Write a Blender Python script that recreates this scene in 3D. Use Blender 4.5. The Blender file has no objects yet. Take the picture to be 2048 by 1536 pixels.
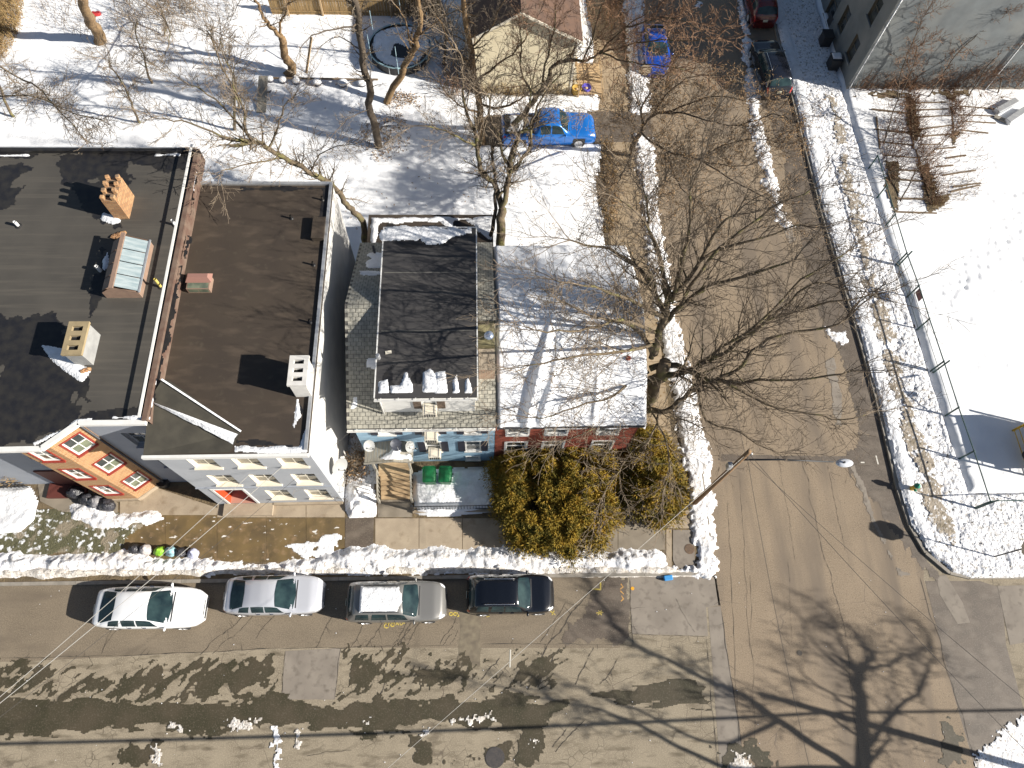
import bpy, bmesh, math, random
import numpy as np
from mathutils import Vector, Matrix, noise as mnoise

# ------------------------------------------------------------------ camera
F_PX, CX, CY, CAM_H = 1420.0, 1024.0, 768.0, 35.0
NAD, VPX = (970.0, 1398.0), 930.0
_dn = np.array([NAD[0]-CX, NAD[1]-CY, F_PX]); _dn /= np.linalg.norm(_dn)
_vpy = CY-((VPX-CX)*_dn[0]+F_PX*_dn[2])/_dn[1]
_Y = np.array([VPX-CX, _vpy-CY, F_PX]); _Y /= np.linalg.norm(_Y)
if _Y[1] > 0: _Y = -_Y
_Z = -_dn; _X = np.cross(_Y, _Z)
ROT = np.array([_X, _Y, _Z])                    # survey camera (x right, y down, z forward) -> world

def at(px, py, z=0.0):
    """world x, y of a surveyed photo point lying at height z"""
    d = ROT@np.array([(px-CX)/F_PX, (py-CY)/F_PX, 1.0]); t = (z-CAM_H)/d[2]
    return (float(d[0]*t), float(d[1]*t))
def at3(px, py, z=0.0):
    x, y = at(px, py, z); return Vector((x, y, z))

scene = bpy.context.scene
col = scene.collection
cam_d = bpy.data.cameras.new('camera'); cam = bpy.data.objects.new('camera', cam_d); col.objects.link(cam)
cam_d.sensor_fit = 'HORIZONTAL'; cam_d.sensor_width = 36.0; cam_d.lens = F_PX/2048.0*36.0
cam_d.clip_start = 0.5; cam_d.clip_end = 2000
R3 = Matrix([[ROT[i][0], -ROT[i][1], -ROT[i][2]] for i in range(3)])
cam.matrix_world = Matrix.Translation((0, 0, CAM_H)) @ R3.to_4x4()
scene.camera = cam

# ------------------------------------------------------------------ sky, sun, exposure
SUN_AZ = Vector((0.960, -0.280)); SUN_EL = math.radians(27.5)
world = bpy.data.worlds.new('World'); scene.world = world; world.use_nodes = True
wn = world.node_tree; bg = wn.nodes['Background']
sky = wn.nodes.new('ShaderNodeTexSky'); sky.sky_type = 'NISHITA'; sky.sun_disc = False
sky.sun_elevation = SUN_EL; sky.sun_rotation = math.atan2(SUN_AZ.x, SUN_AZ.y)
wn.links.new(sky.outputs[0], bg.inputs[0]); bg.inputs[1].default_value = 0.05
sd = bpy.data.lights.new('sun', 'SUN'); sd.energy = 5.0; sd.angle = math.radians(0.53); sd.color = (1.0, 0.945, 0.855)
sun = bpy.data.objects.new('sun', sd); col.objects.link(sun)
sv = Vector((SUN_AZ.x*math.cos(SUN_EL), SUN_AZ.y*math.cos(SUN_EL), math.sin(SUN_EL)))
sun.rotation_euler = sv.to_track_quat('Z', 'Y').to_euler(); sun.location = (40, -20, 60)
scene.view_settings.view_transform = 'Standard'; scene.view_settings.look = 'None'
scene.view_settings.exposure = 0.84; scene.view_settings.gamma = 1.0
scene.view_settings.use_curve_mapping = False

rnd = random.Random(7)

# ------------------------------------------------------------------ materials
MATS = {}
def M(name, c1, c2=None, scale=1.0, rough=0.8, bump=0.0, bscale=None, metal=0.0, thr=(0.35, 0.65), detail=6, spec=0.5, stretch=None, coat=0.0):
    if name in MATS: return MATS[name]
    m = bpy.data.materials.new(name); m.use_nodes = True; nt = m.node_tree
    p = nt.nodes['Principled BSDF']; p.inputs['Roughness'].default_value = rough; p.inputs['Metallic'].default_value = metal
    p.inputs['Specular IOR Level'].default_value = spec
    p.inputs['Base Color'].default_value = (*c1, 1)
    if coat: p.inputs['Coat Weight'].default_value = coat; p.inputs['Coat Roughness'].default_value = 0.06
    tc = nt.nodes.new('ShaderNodeTexCoord'); vec = tc.outputs['Object']
    if stretch:
        mp = nt.nodes.new('ShaderNodeMapping'); mp.inputs['Scale'].default_value = stretch; nt.links.new(vec, mp.inputs[0]); vec = mp.outputs[0]
    if c2 is not None:
        n = nt.nodes.new('ShaderNodeTexNoise'); n.inputs['Scale'].default_value = scale; n.inputs['Detail'].default_value = detail
        nt.links.new(vec, n.inputs['Vector'])
        r = nt.nodes.new('ShaderNodeMapRange'); r.inputs[1].default_value, r.inputs[2].default_value = thr
        nt.links.new(n.outputs[0], r.inputs[0])
        mx = nt.nodes.new('ShaderNodeMix'); mx.data_type = 'RGBA'; nt.links.new(r.outputs[0], mx.inputs[0])
        mx.inputs[6].default_value = (*c1, 1); mx.inputs[7].default_value = (*c2, 1)
        nt.links.new(mx.outputs[2], p.inputs['Base Color'])
    if bump:
        b = nt.nodes.new('ShaderNodeTexNoise'); b.inputs['Scale'].default_value = bscale or scale*4; b.inputs['Detail'].default_value = 5
        nt.links.new(vec, b.inputs['Vector'])
        bn = nt.nodes.new('ShaderNodeBump'); bn.inputs['Strength'].default_value = 1.0; bn.inputs['Distance'].default_value = bump
        nt.links.new(b.outputs[0], bn.inputs['Height']); nt.links.new(bn.outputs[0], p.inputs['Normal'])
    MATS[name] = m
    return m

def bsdf(m): return m.node_tree.nodes['Principled BSDF']
def chain_mix(m, fac_socket, color, name=None):
    """lay another colour over a material's present base colour"""
    nt = m.node_tree; p = bsdf(m); mx = nt.nodes.new('ShaderNodeMix'); mx.data_type = 'RGBA'
    inp = p.inputs['Base Color']
    if inp.is_linked: nt.links.new(inp.links[0].from_socket, mx.inputs[6])
    else: mx.inputs[6].default_value = inp.default_value
    mx.inputs[7].default_value = (*color, 1); nt.links.new(fac_socket, mx.inputs[0]); nt.links.new(mx.outputs[2], inp)
def node(m, t, **kw):
    n = m.node_tree.nodes.new(t)
    for k, v in kw.items():
        if k.startswith('i_'):
            key = k[2:]; key = int(key) if key.isdigit() else key
            n.inputs[key].default_value = v
        else: setattr(n, k, v)
    return n
def noise_fac(m, scale, lo, hi, detail=5, stretch=None, seed=0.0):
    nt = m.node_tree; tc = node(m, 'ShaderNodeTexCoord'); mp = node(m, 'ShaderNodeMapping')
    mp.inputs['Location'].default_value = (seed, seed*1.7, 0)
    if stretch: mp.inputs['Scale'].default_value = stretch
    nt.links.new(tc.outputs['Object'], mp.inputs[0])
    n = node(m, 'ShaderNodeTexNoise', i_Scale=scale, i_Detail=detail); nt.links.new(mp.outputs[0], n.inputs['Vector'])
    r = node(m, 'ShaderNodeMapRange', i_1=lo, i_2=hi); nt.links.new(n.outputs[0], r.inputs[0])
    return r.outputs[0]
def crack_fac(m, scale, width, lo, hi, seed=0.0, mscale=0.35):
    """thin network of cracks where a broad noise allows it"""
    nt = m.node_tree; tc = node(m, 'ShaderNodeTexCoord')
    w = node(m, 'ShaderNodeTexNoise', i_Scale=1.6, i_Detail=3); nt.links.new(tc.outputs['Object'], w.inputs['Vector'])
    add = node(m, 'ShaderNodeMix', data_type='VECTOR'); add.inputs[0].default_value = 0.18
    nt.links.new(tc.outputs['Object'], add.inputs[4]); nt.links.new(w.outputs['Color'], add.inputs[5])
    v = node(m, 'ShaderNodeTexVoronoi', feature='DISTANCE_TO_EDGE', i_Scale=scale); nt.links.new(add.outputs[1], v.inputs['Vector'])
    l = node(m, 'ShaderNodeMapRange', i_1=0.0, i_2=width, i_3=1.0, i_4=0.0); nt.links.new(v.outputs['Distance'], l.inputs[0])
    mk = noise_fac(m, mscale, lo, hi, 3, seed=seed)
    mul = node(m, 'ShaderNodeMath', operation='MULTIPLY'); nt.links.new(l.outputs[0], mul.inputs[0]); nt.links.new(mk, mul.inputs[1])
    return mul.outputs[0]

snow = M('snow', (0.84, 0.845, 0.855), (0.76, 0.765, 0.785), 0.9, 0.6, 0.035, 2.2, spec=0.2, thr=(0.40, 0.75))
snow_fine = M('snow_fine', (0.82, 0.83, 0.85), (0.70, 0.70, 0.71), 2.5, 0.6, 0.04, 9.0, spec=0.3)
bank_snow = M('bank_snow', (0.82, 0.82, 0.84), (0.58, 0.54, 0.49), 2.6, 0.7, 0.05, 7.0, thr=(0.48, 0.75))
chain_mix(bank_snow, noise_fac(bank_snow, 10, 0.57, 0.68, 5, seed=5), (0.34, 0.29, 0.24))
grit_snow = M('grit_snow', (0.74, 0.70, 0.65), (0.40, 0.35, 0.29), 4.5, 0.8, 0.06, 14.0, thr=(0.40, 0.72))
chain_mix(grit_snow, noise_fac(grit_snow, 11, 0.60, 0.70, 4, seed=9), (0.12, 0.10, 0.08))
trampled = M('trampled_snow', (0.80, 0.80, 0.82), (0.40, 0.36, 0.31), 4.5, 0.75, 0.10, 7.0, thr=(0.53, 0.72))
chain_mix(trampled, noise_fac(trampled, 7.0, 0.61, 0.67, 4, seed=3), (0.13, 0.11, 0.07))
path_mud = M('path_mud', (0.33, 0.28, 0.22), (0.76, 0.76, 0.77), 6.0, 0.8, 0.06, 9.0, thr=(0.55, 0.66))
chain_mix(path_mud, noise_fac(path_mud, 2.2, 0.54, 0.66, 5, seed=7), (0.20, 0.165, 0.115))
grass_snow = M('grass_snow', (0.10, 0.095, 0.05), (0.74, 0.75, 0.76), 4.5, 0.9, 0.06, 14.0, thr=(0.555, 0.62))
chain_mix(grass_snow, noise_fac(grass_snow, 1.3, 0.52, 0.62, 5, seed=4), (0.25, 0.21, 0.15))

side_asphalt = M('side_asphalt', (0.252, 0.192, 0.130), (0.205, 0.155, 0.104), 0.5, 0.85, 0.006, 60.0)
chain_mix(side_asphalt, noise_fac(side_asphalt, 22, 0.42, 0.72, 4), (0.31, 0.244, 0.172))
chain_mix(side_asphalt, noise_fac(side_asphalt, 14, 0.58, 0.74, 5, seed=14), (0.13, 0.102, 0.075))
chain_mix(side_asphalt, noise_fac(side_asphalt, 0.45, 0.46, 0.66, 7, (1.8, 0.22, 1), 3.0), (0.165, 0.130, 0.096))
chain_mix(side_asphalt, crack_fac(side_asphalt, 0.8, 0.008, 0.56, 0.62, 2.0), (0.14, 0.11, 0.085))
front_asphalt = M('front_asphalt', (0.190, 0.154, 0.110), (0.150, 0.121, 0.086), 0.6, 0.85, 0.006, 60.0)
chain_mix(front_asphalt, noise_fac(front_asphalt, 22, 0.42, 0.72, 4), (0.262, 0.208, 0.145))
chain_mix(front_asphalt, noise_fac(front_asphalt, 14, 0.58, 0.74, 5, seed=14), (0.11, 0.09, 0.068))
chain_mix(front_asphalt, noise_fac(front_asphalt, 0.5, 0.52, 0.74, 6, (0.5, 2.2, 1), 8.0), (0.135, 0.108, 0.078))
old_asphalt = M('old_asphalt', (0.285, 0.238, 0.170), (0.21, 0.173, 0.122), 0.9, 0.88, 0.008, 50.0)
chain_mix(old_asphalt, noise_fac(old_asphalt, 20, 0.45, 0.72, 4), (0.35, 0.30, 0.22))
chain_mix(old_asphalt, noise_fac(old_asphalt, 2.2, 0.52, 0.72, 8, (0.5, 1.6, 1), seed=15), (0.135, 0.110, 0.075))
chain_mix(old_asphalt, crack_fac(old_asphalt, 3.4, 0.05, 0.52, 0.66, 1.0, 0.6), (0.10, 0.082, 0.058))
chain_mix(old_asphalt, crack_fac(old_asphalt, 1.0, 0.012, 0.50, 0.62, 6.0, 0.3), (0.12, 0.095, 0.07))
wet_asphalt = M('wet_asphalt', (0.072, 0.058, 0.037), (0.046, 0.041, 0.023), 0.9, 0.55, 0.006, 50.0, spec=0.35)
chain_mix(wet_asphalt, noise_fac(wet_asphalt, 16, 0.52, 0.75, 5), (0.12, 0.10, 0.072))
damp_asphalt = M('damp_asphalt', (0.108, 0.083, 0.062), (0.082, 0.064, 0.048), 1.4, 0.6, 0.006, 50.0)
chain_mix(damp_asphalt, noise_fac(damp_asphalt, 1.1, 0.48, 0.68, 8, (1, 1.5, 1), seed=21), (0.155, 0.125, 0.096))
chain_mix(damp_asphalt, noise_fac(damp_asphalt, 18, 0.5, 0.75, 4, seed=22), (0.17, 0.14, 0.11))
pale_patch = M('pale_patch', (0.260, 0.225, 0.185), (0.205, 0.176, 0.145), 1.0, 0.85, 0.006, 50.0)
chain_mix(pale_patch, noise_fac(pale_patch, 3, 0.52, 0.75, 8), (0.14, 0.118, 0.095))
trench_patch = M('trench_patch', (0.135, 0.110, 0.080), (0.21, 0.175, 0.12), 3.0, 0.85, 0.006, 50.0)
crack_mat = M('crack_filler', (0.050, 0.041, 0.032), (0.10, 0.083, 0.062), 5, 0.7)
concrete = M('sidewalk_concrete', (0.37, 0.30, 0.215), (0.295, 0.236, 0.168), 1.6, 0.85, 0.004, 40.0)
chain_mix(concrete, noise_fac(concrete, 35, 0.5, 0.8, 3), (0.42, 0.345, 0.255))
chain_mix(concrete, noise_fac(concrete, 2.0, 0.56, 0.72, 8, seed=9), (0.23, 0.175, 0.115))
grey_concrete = M('grey_concrete', (0.26, 0.22, 0.168), (0.19, 0.16, 0.12), 1.2, 0.85, 0.004, 40.0)
wet_concrete = M('wet_concrete', (0.170, 0.116, 0.048), (0.098, 0.070, 0.035), 1.1, 0.6, 0.004, 30.0)
chain_mix(wet_concrete, noise_fac(wet_concrete, 3.5, 0.55, 0.75, 6, seed=2), (0.24, 0.16, 0.085))
chain_mix(wet_concrete, noise_fac(wet_concrete, 6.0, 0.655, 0.69, 6, (0.5, 1, 1), seed=12), (0.70, 0.68, 0.64))
kerb_stone = M('kerb_stone', (0.30, 0.27, 0.23), (0.22, 0.20, 0.17), 3, 0.85)
soil = M('soil', (0.10, 0.075, 0.045), (0.17, 0.125, 0.07), 2.5, 0.95, 0.05, 12)

roof_grey = M('roof_grey', (0.070, 0.063, 0.053), (0.054, 0.049, 0.042), 0.7, 0.8, 0.004, 40)
chain_mix(roof_grey, noise_fac(roof_grey, 1.2, 0.5, 0.75, 6, (0.25, 5, 1)), (0.088, 0.078, 0.064))
roof_brown = M('roof_brown', (0.052, 0.038, 0.026), (0.040, 0.029, 0.021), 0.6, 0.78, 0.004, 40)
chain_mix(roof_brown, noise_fac(roof_brown, 1.1, 0.52, 0.78, 6, (0.8, 2.2, 1), 4), (0.082, 0.060, 0.042))
chain_mix(roof_brown, noise_fac(roof_brown, 2.6, 0.60, 0.80, 6, (1, 1, 1), 8), (0.070, 0.056, 0.038))
roof_wet = M('roof_wet', (0.016, 0.016, 0.019), (0.03, 0.028, 0.026), 3.0, 0.45, 0.004, 40, spec=0.3)
roof_black = M('roof_black', (0.046, 0.043, 0.042), (0.035, 0.033, 0.034), 1.0, 0.75, 0.004, 40)
chain_mix(roof_black, noise_fac(roof_black, 1.6, 0.52, 0.75, 6, (0.4, 3, 1), 3), (0.082, 0.075, 0.068))
shingle_base = M('shingle_base', (0.10, 0.095, 0.085), None, 1, .9)
shingle = M('shingle', (0.38, 0.36, 0.30), (0.25, 0.24, 0.205), 4.5, 0.9, 0.01, 40)
white_paint = M('white_paint', (0.74, 0.73, 0.70), (0.66, 0.65, 0.62), 3, 0.6)
cream_paint = M('cream_paint', (0.76, 0.70, 0.58), (0.66, 0.60, 0.48), 2, 0.65)
grey_stucco = M('grey_stucco', (0.42, 0.435, 0.46), (0.37, 0.385, 0.41), 0.8, 0.85, 0.004, 60)
pale_stucco = M('pale_stucco', (0.62, 0.605, 0.57), (0.54, 0.53, 0.51), 1.5, 0.85, 0.01, 8)
slate_stucco = M('slate_stucco', (0.30, 0.32, 0.36), (0.26, 0.28, 0.32), 0.9, 0.85, 0.004, 60)
wall_teal = M('wall_teal', (0.175, 0.192, 0.195), (0.135, 0.148, 0.152), 1.2, 0.85, 0.004, 40)
chain_mix(wall_teal, noise_fac(wall_teal, 0.5, 0.45, 0.75, 6, (1, 1, 0.7), 1.0), (0.225, 0.228, 0.215))
blue_siding = M('blue_siding', (0.27, 0.41, 0.52), (0.24, 0.37, 0.48), 3, 0.6)
cream_siding = M('cream_siding', (0.70, 0.62, 0.44), (0.65, 0.57, 0.40), 2.5, 0.6)
red_brick = M('red_brick', (0.30, 0.070, 0.040), (0.22, 0.050, 0.03), 5, 0.8)
red_paint = M('red_paint', (0.27, 0.035, 0.022), None, 1, 0.5)
door_red = M('door_red', (0.55, 0.075, 0.02), (0.45, 0.06, 0.02), 3, 0.5)
porch_red = M('porch_red', (0.11, 0.028, 0.02), None, 1, 0.7)
pink_floor = M('pink_floor', (0.42, 0.22, 0.16), None, 1, 0.8)
trim_red = M('coping_red', (0.115, 0.065, 0.047), (0.17, 0.12, 0.09), 2.5, 0.8)
dark_trim = M('dark_trim', (0.045, 0.045, 0.05), None, 1, 0.6)
shutter_mat = M('shutter_blue', (0.025, 0.025, 0.04), None, 1, 0.6)
shutter_brown = M('shutter_brown', (0.17, 0.12, 0.085), (0.10, 0.07, 0.05), 9, 0.8)
metal_grey = M('metal_grey', (0.45, 0.46, 0.47), None, 1, 0.4, metal=0.6)
galv = M('galvanised', (0.50, 0.51, 0.52), (0.40, 0.41, 0.43), 4, 0.45, metal=0.5)
plaster_block = M('chimney_plaster', (0.33, 0.33, 0.32), (0.25, 0.25, 0.245), 2.5, 0.9, 0.006, 20)
chimney_cap = M('chimney_cap', (0.34, 0.265, 0.15), (0.27, 0.21, 0.12), 3, 0.9, 0.004, 30)
black_hole = M('flue_dark', (0.008, 0.008, 0.008), None, 1, 1.0)  # near black paints the unlit depth of a flue as flat colour
yellow_pipe = M('yellow_pipe', (0.55, 0.45, 0.13), None, 1, 0.5)
pvc = M('white_pipe', (0.78, 0.78, 0.78), None, 1, 0.4)
skylight_frame = M('skylight_frame', (0.30, 0.20, 0.145), (0.24, 0.16, 0.12), 4, 0.7)
skylight_glass = M('skylight_glass', (0.22, 0.28, 0.30), (0.34, 0.39, 0.40), 1.8, 0.25, stretch=(1, 5, 1), spec=0.5)
glass = M('window_glass', (0.035, 0.042, 0.045), (0.075, 0.08, 0.075), 1.5, 0.06, spec=0.6)
curtain_glass = M('curtained_glass', (0.42, 0.36, 0.26), (0.30, 0.26, 0.20), 2.5, 0.12, spec=0.5)
green_glass = M('greenish_glass', (0.20, 0.22, 0.15), (0.10, 0.12, 0.09), 2.5, 0.08, spec=0.5)
wood_pale = M('wood_pale', (0.46, 0.33, 0.19), (0.36, 0.25, 0.14), 4, 0.8, stretch=(1, 1, 0.2))
wood_fence = M('wood_fence', (0.36, 0.235, 0.105), (0.22, 0.15, 0.065), 5, 0.85, stretch=(3, 3, 0.3))
wood_grey = M('wood_grey', (0.34, 0.315, 0.26), (0.24, 0.22, 0.18), 5, 0.85, stretch=(3, 0.4, 1))
wood_dark = M('wood_dark', (0.13, 0.09, 0.055), (0.19, 0.14, 0.09), 6, 0.9)
pole_wood = M('pole_wood', (0.27, 0.165, 0.085), (0.19, 0.115, 0.06), 6, 0.85, stretch=(4, 4, 0.4))
bark = M('bark', (0.165, 0.125, 0.080), (0.095, 0.072, 0.048), 7, 0.95, 0.02, 18, stretch=(1, 1, 0.35))
chain_mix(bark, noise_fac(bark, 2.0, 0.52, 0.66, 5, seed=6), (0.17, 0.155, 0.06))
bark_dark = M('bark_dark', (0.115, 0.088, 0.062), (0.075, 0.058, 0.044), 7, 0.95, 0.02, 18)
bark_warm = M('bark_warm', (0.27, 0.175, 0.085), (0.17, 0.11, 0.06), 6, 0.95, 0.02, 18)
twig = M('twig', (0.215, 0.165, 0.115), (0.135, 0.105, 0.075), 3, 0.9)
twig_dark = M('twig_dark', (0.155, 0.130, 0.100), (0.215, 0.170, 0.120), 1.5, 0.9)
twig_red = M('twig_red', (0.25, 0.145, 0.082), (0.18, 0.105, 0.062), 3, 0.9)
dry_leaf = M('dry_leaf', (0.33, 0.205, 0.095), (0.22, 0.13, 0.06), 5, 0.85)
dry_grass = M('dry_grass', (0.34, 0.235, 0.10), (0.22, 0.15, 0.065), 3, 0.9)
yew_leaf = M('yew_leaf', (0.300, 0.200, 0.028), (0.125, 0.105, 0.020), 2.0, 0.7, thr=(0.40, 0.62), spec=0.2)
chain_mix(yew_leaf, noise_fac(yew_leaf, 5.0, 0.55, 0.7, 4, seed=8), (0.37, 0.21, 0.03))
yew_wood = M('yew_wood', (0.10, 0.075, 0.05), None, 1, 0.95)
tyre_rubber = M('tyre_rubber', (0.022, 0.022, 0.023), None, 1, 0.8)
alloy = M('alloy', (0.62, 0.62, 0.63), None, 1, 0.3, metal=0.8)
car_glass = M('car_glass', (0.010, 0.020, 0.026), (0.030, 0.055, 0.058), 1.8, 0.05, spec=0.3)
plastic_black = M('plastic_black', (0.025, 0.025, 0.027), None, 1, 0.55)
lamp_clear = M('headlamp_lens', (0.62, 0.63, 0.66), None, 1, 0.12)
lamp_red = M('tail_lamp_lens', (0.45, 0.02, 0.02), None, 1, 0.2)
plate_mat = M('plate_white', (0.70, 0.66, 0.50), None, 1, 0.5)
chrome = M('chrome', (0.75, 0.75, 0.77), None, 1, 0.15, metal=1.0)
bag_black = M('bag_black', (0.020, 0.020, 0.023), (0.05, 0.05, 0.06), 6, 0.3, 0.06, 9)
green_bin = M('bin_green', (0.010, 0.16, 0.050), (0.008, 0.115, 0.036), 2, 0.45)
iron = M('iron_black', (0.022, 0.023, 0.026), None, 1, 0.5)
fence_green = M('fence_green', (0.025, 0.065, 0.058), None, 1, 0.5)
hyd_yellow = M('hydrant_yellow', (0.66, 0.42, 0.02), None, 1, 0.5)
hyd_green = M('hydrant_green', (0.02, 0.22, 0.14), None, 1, 0.5)
play_yellow = M('play_yellow', (0.62, 0.38, 0.02), None, 1, 0.45)
mark_yellow = M('road_paint_yellow', (0.58, 0.44, 0.075), (0.36, 0.29, 0.14), 14, 0.8, thr=(0.45, 0.65))
mark_orange = M('road_paint_orange', (0.52, 0.27, 0.06), (0.33, 0.23, 0.13), 14, 0.8, thr=(0.45, 0.65))
mark_white = M('road_paint_white', (0.60, 0.57, 0.50), None, 14, 0.8)
iron_cover = M('iron_cover', (0.15, 0.095, 0.055), (0.10, 0.065, 0.045), 12, 0.75)
cable_mat = M('cable', (0.055, 0.05, 0.045), None, 1, 0.6)
wire_bright = M('wire_bright', (0.48, 0.46, 0.42), None, 1, 0.4, metal=0.4)
membrane = M('white_membrane', (0.87, 0.88, 0.90), (0.82, 0.83, 0.86), 1.2, 0.5, 0.01, 2.0, stretch=(2.5, 0.5, 1), spec=0.3)
dish_mat = M('dish_grey', (0.34, 0.34, 0.33), None, 1, 0.5)
lamp_head = M('lamp_head', (0.60, 0.62, 0.66), None, 1, 0.35, metal=0.2)

def brick_mat(name, c1, c2, mortar, bw=0.21, bh=0.075):
    m = M(name, c1, None, 1, 0.85); nt = m.node_tree
    tc = node(m, 'ShaderNodeTexCoord'); sx = node(m, 'ShaderNodeSeparateXYZ'); nt.links.new(tc.outputs['Object'], sx.inputs[0])
    ad = node(m, 'ShaderNodeMath', operation='ADD'); nt.links.new(sx.outputs[0], ad.inputs[0]); nt.links.new(sx.outputs[1], ad.inputs[1])
    cb = node(m, 'ShaderNodeCombineXYZ'); nt.links.new(ad.outputs[0], cb.inputs[0]); nt.links.new(sx.outputs[2], cb.inputs[1])
    b = node(m, 'ShaderNodeTexBrick', i_Scale=1.0); nt.links.new(cb.outputs[0], b.inputs['Vector'])
    b.inputs['Color1'].default_value = (*c1, 1); b.inputs['Color2'].default_value = (*c2, 1); b.inputs['Mortar'].default_value = (*mortar, 1)
    b.inputs['Mortar Size'].default_value = 0.014; b.inputs['Brick Width'].default_value = bw; b.inputs['Row Height'].default_value = bh
    nt.links.new(b.outputs['Color'], bsdf(m).inputs['Base Color'])
    bn = node(m, 'ShaderNodeBump'); bn.inputs['Distance'].default_value = 0.008; bn.invert = True
    nt.links.new(b.outputs['Fac'], bn.inputs['Height']); nt.links.new(bn.outputs[0], bsdf(m).inputs['Normal'])
    return m
tan_brick = brick_mat('tan_brick', (0.43, 0.225, 0.095), (0.32, 0.155, 0.065), (0.48, 0.36, 0.22), 0.30, 0.115)
chim_brick = brick_mat('chimney_brick', (0.50, 0.29, 0.14), (0.34, 0.175, 0.08), (0.24, 0.16, 0.10), 0.26, 0.11)
rust_brick = brick_mat('rust_brick', (0.33, 0.20, 0.13), (0.26, 0.15, 0.10), (0.30, 0.25, 0.19))
def siding_bump(m, pitch=0.12):
    nt = m.node_tree; tc = node(m, 'ShaderNodeTexCoord'); sx = node(m, 'ShaderNodeSeparateXYZ'); nt.links.new(tc.outputs['Object'], sx.inputs[0])
    dv = node(m, 'ShaderNodeMath', operation='DIVIDE', i_1=pitch); nt.links.new(sx.outputs[2], dv.inputs[0])
    fr = node(m, 'ShaderNodeMath', operation='FRACT'); nt.links.new(dv.outputs[0], fr.inputs[0])
    bn = node(m, 'ShaderNodeBump'); bn.inputs['Distance'].default_value = 0.02; bn.inputs['Strength'].default_value = 1.0; bn.invert = True
    nt.links.new(fr.outputs[0], bn.inputs['Height']); nt.links.new(bn.outputs[0], bsdf(m).inputs['Normal'])
siding_bump(cream_siding, 0.13); siding_bump(blue_siding, 0.13)
def paint(name, c, metal=0.3, rough=0.3):
    return M(name, c, None, 1, rough, metal=metal, coat=0.7)

# ------------------------------------------------------------------ objects
def wloc(o):
    v = Vector((0, 0, 0))
    while o is not None: v += o.location; o = o.parent
    return v
def tag(o, label=None, cat=None, group=None, kind=None):
    if label: o['label'] = label
    if cat: o['category'] = cat
    if group: o['group'] = group
    if kind: o['kind'] = kind
    return o
def thing(name, loc, label, cat, group=None):
    o = bpy.data.objects.new(name, None); col.objects.link(o); o.location = loc; o.empty_display_size = 0.3
    return tag(o, label, cat, group)

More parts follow.
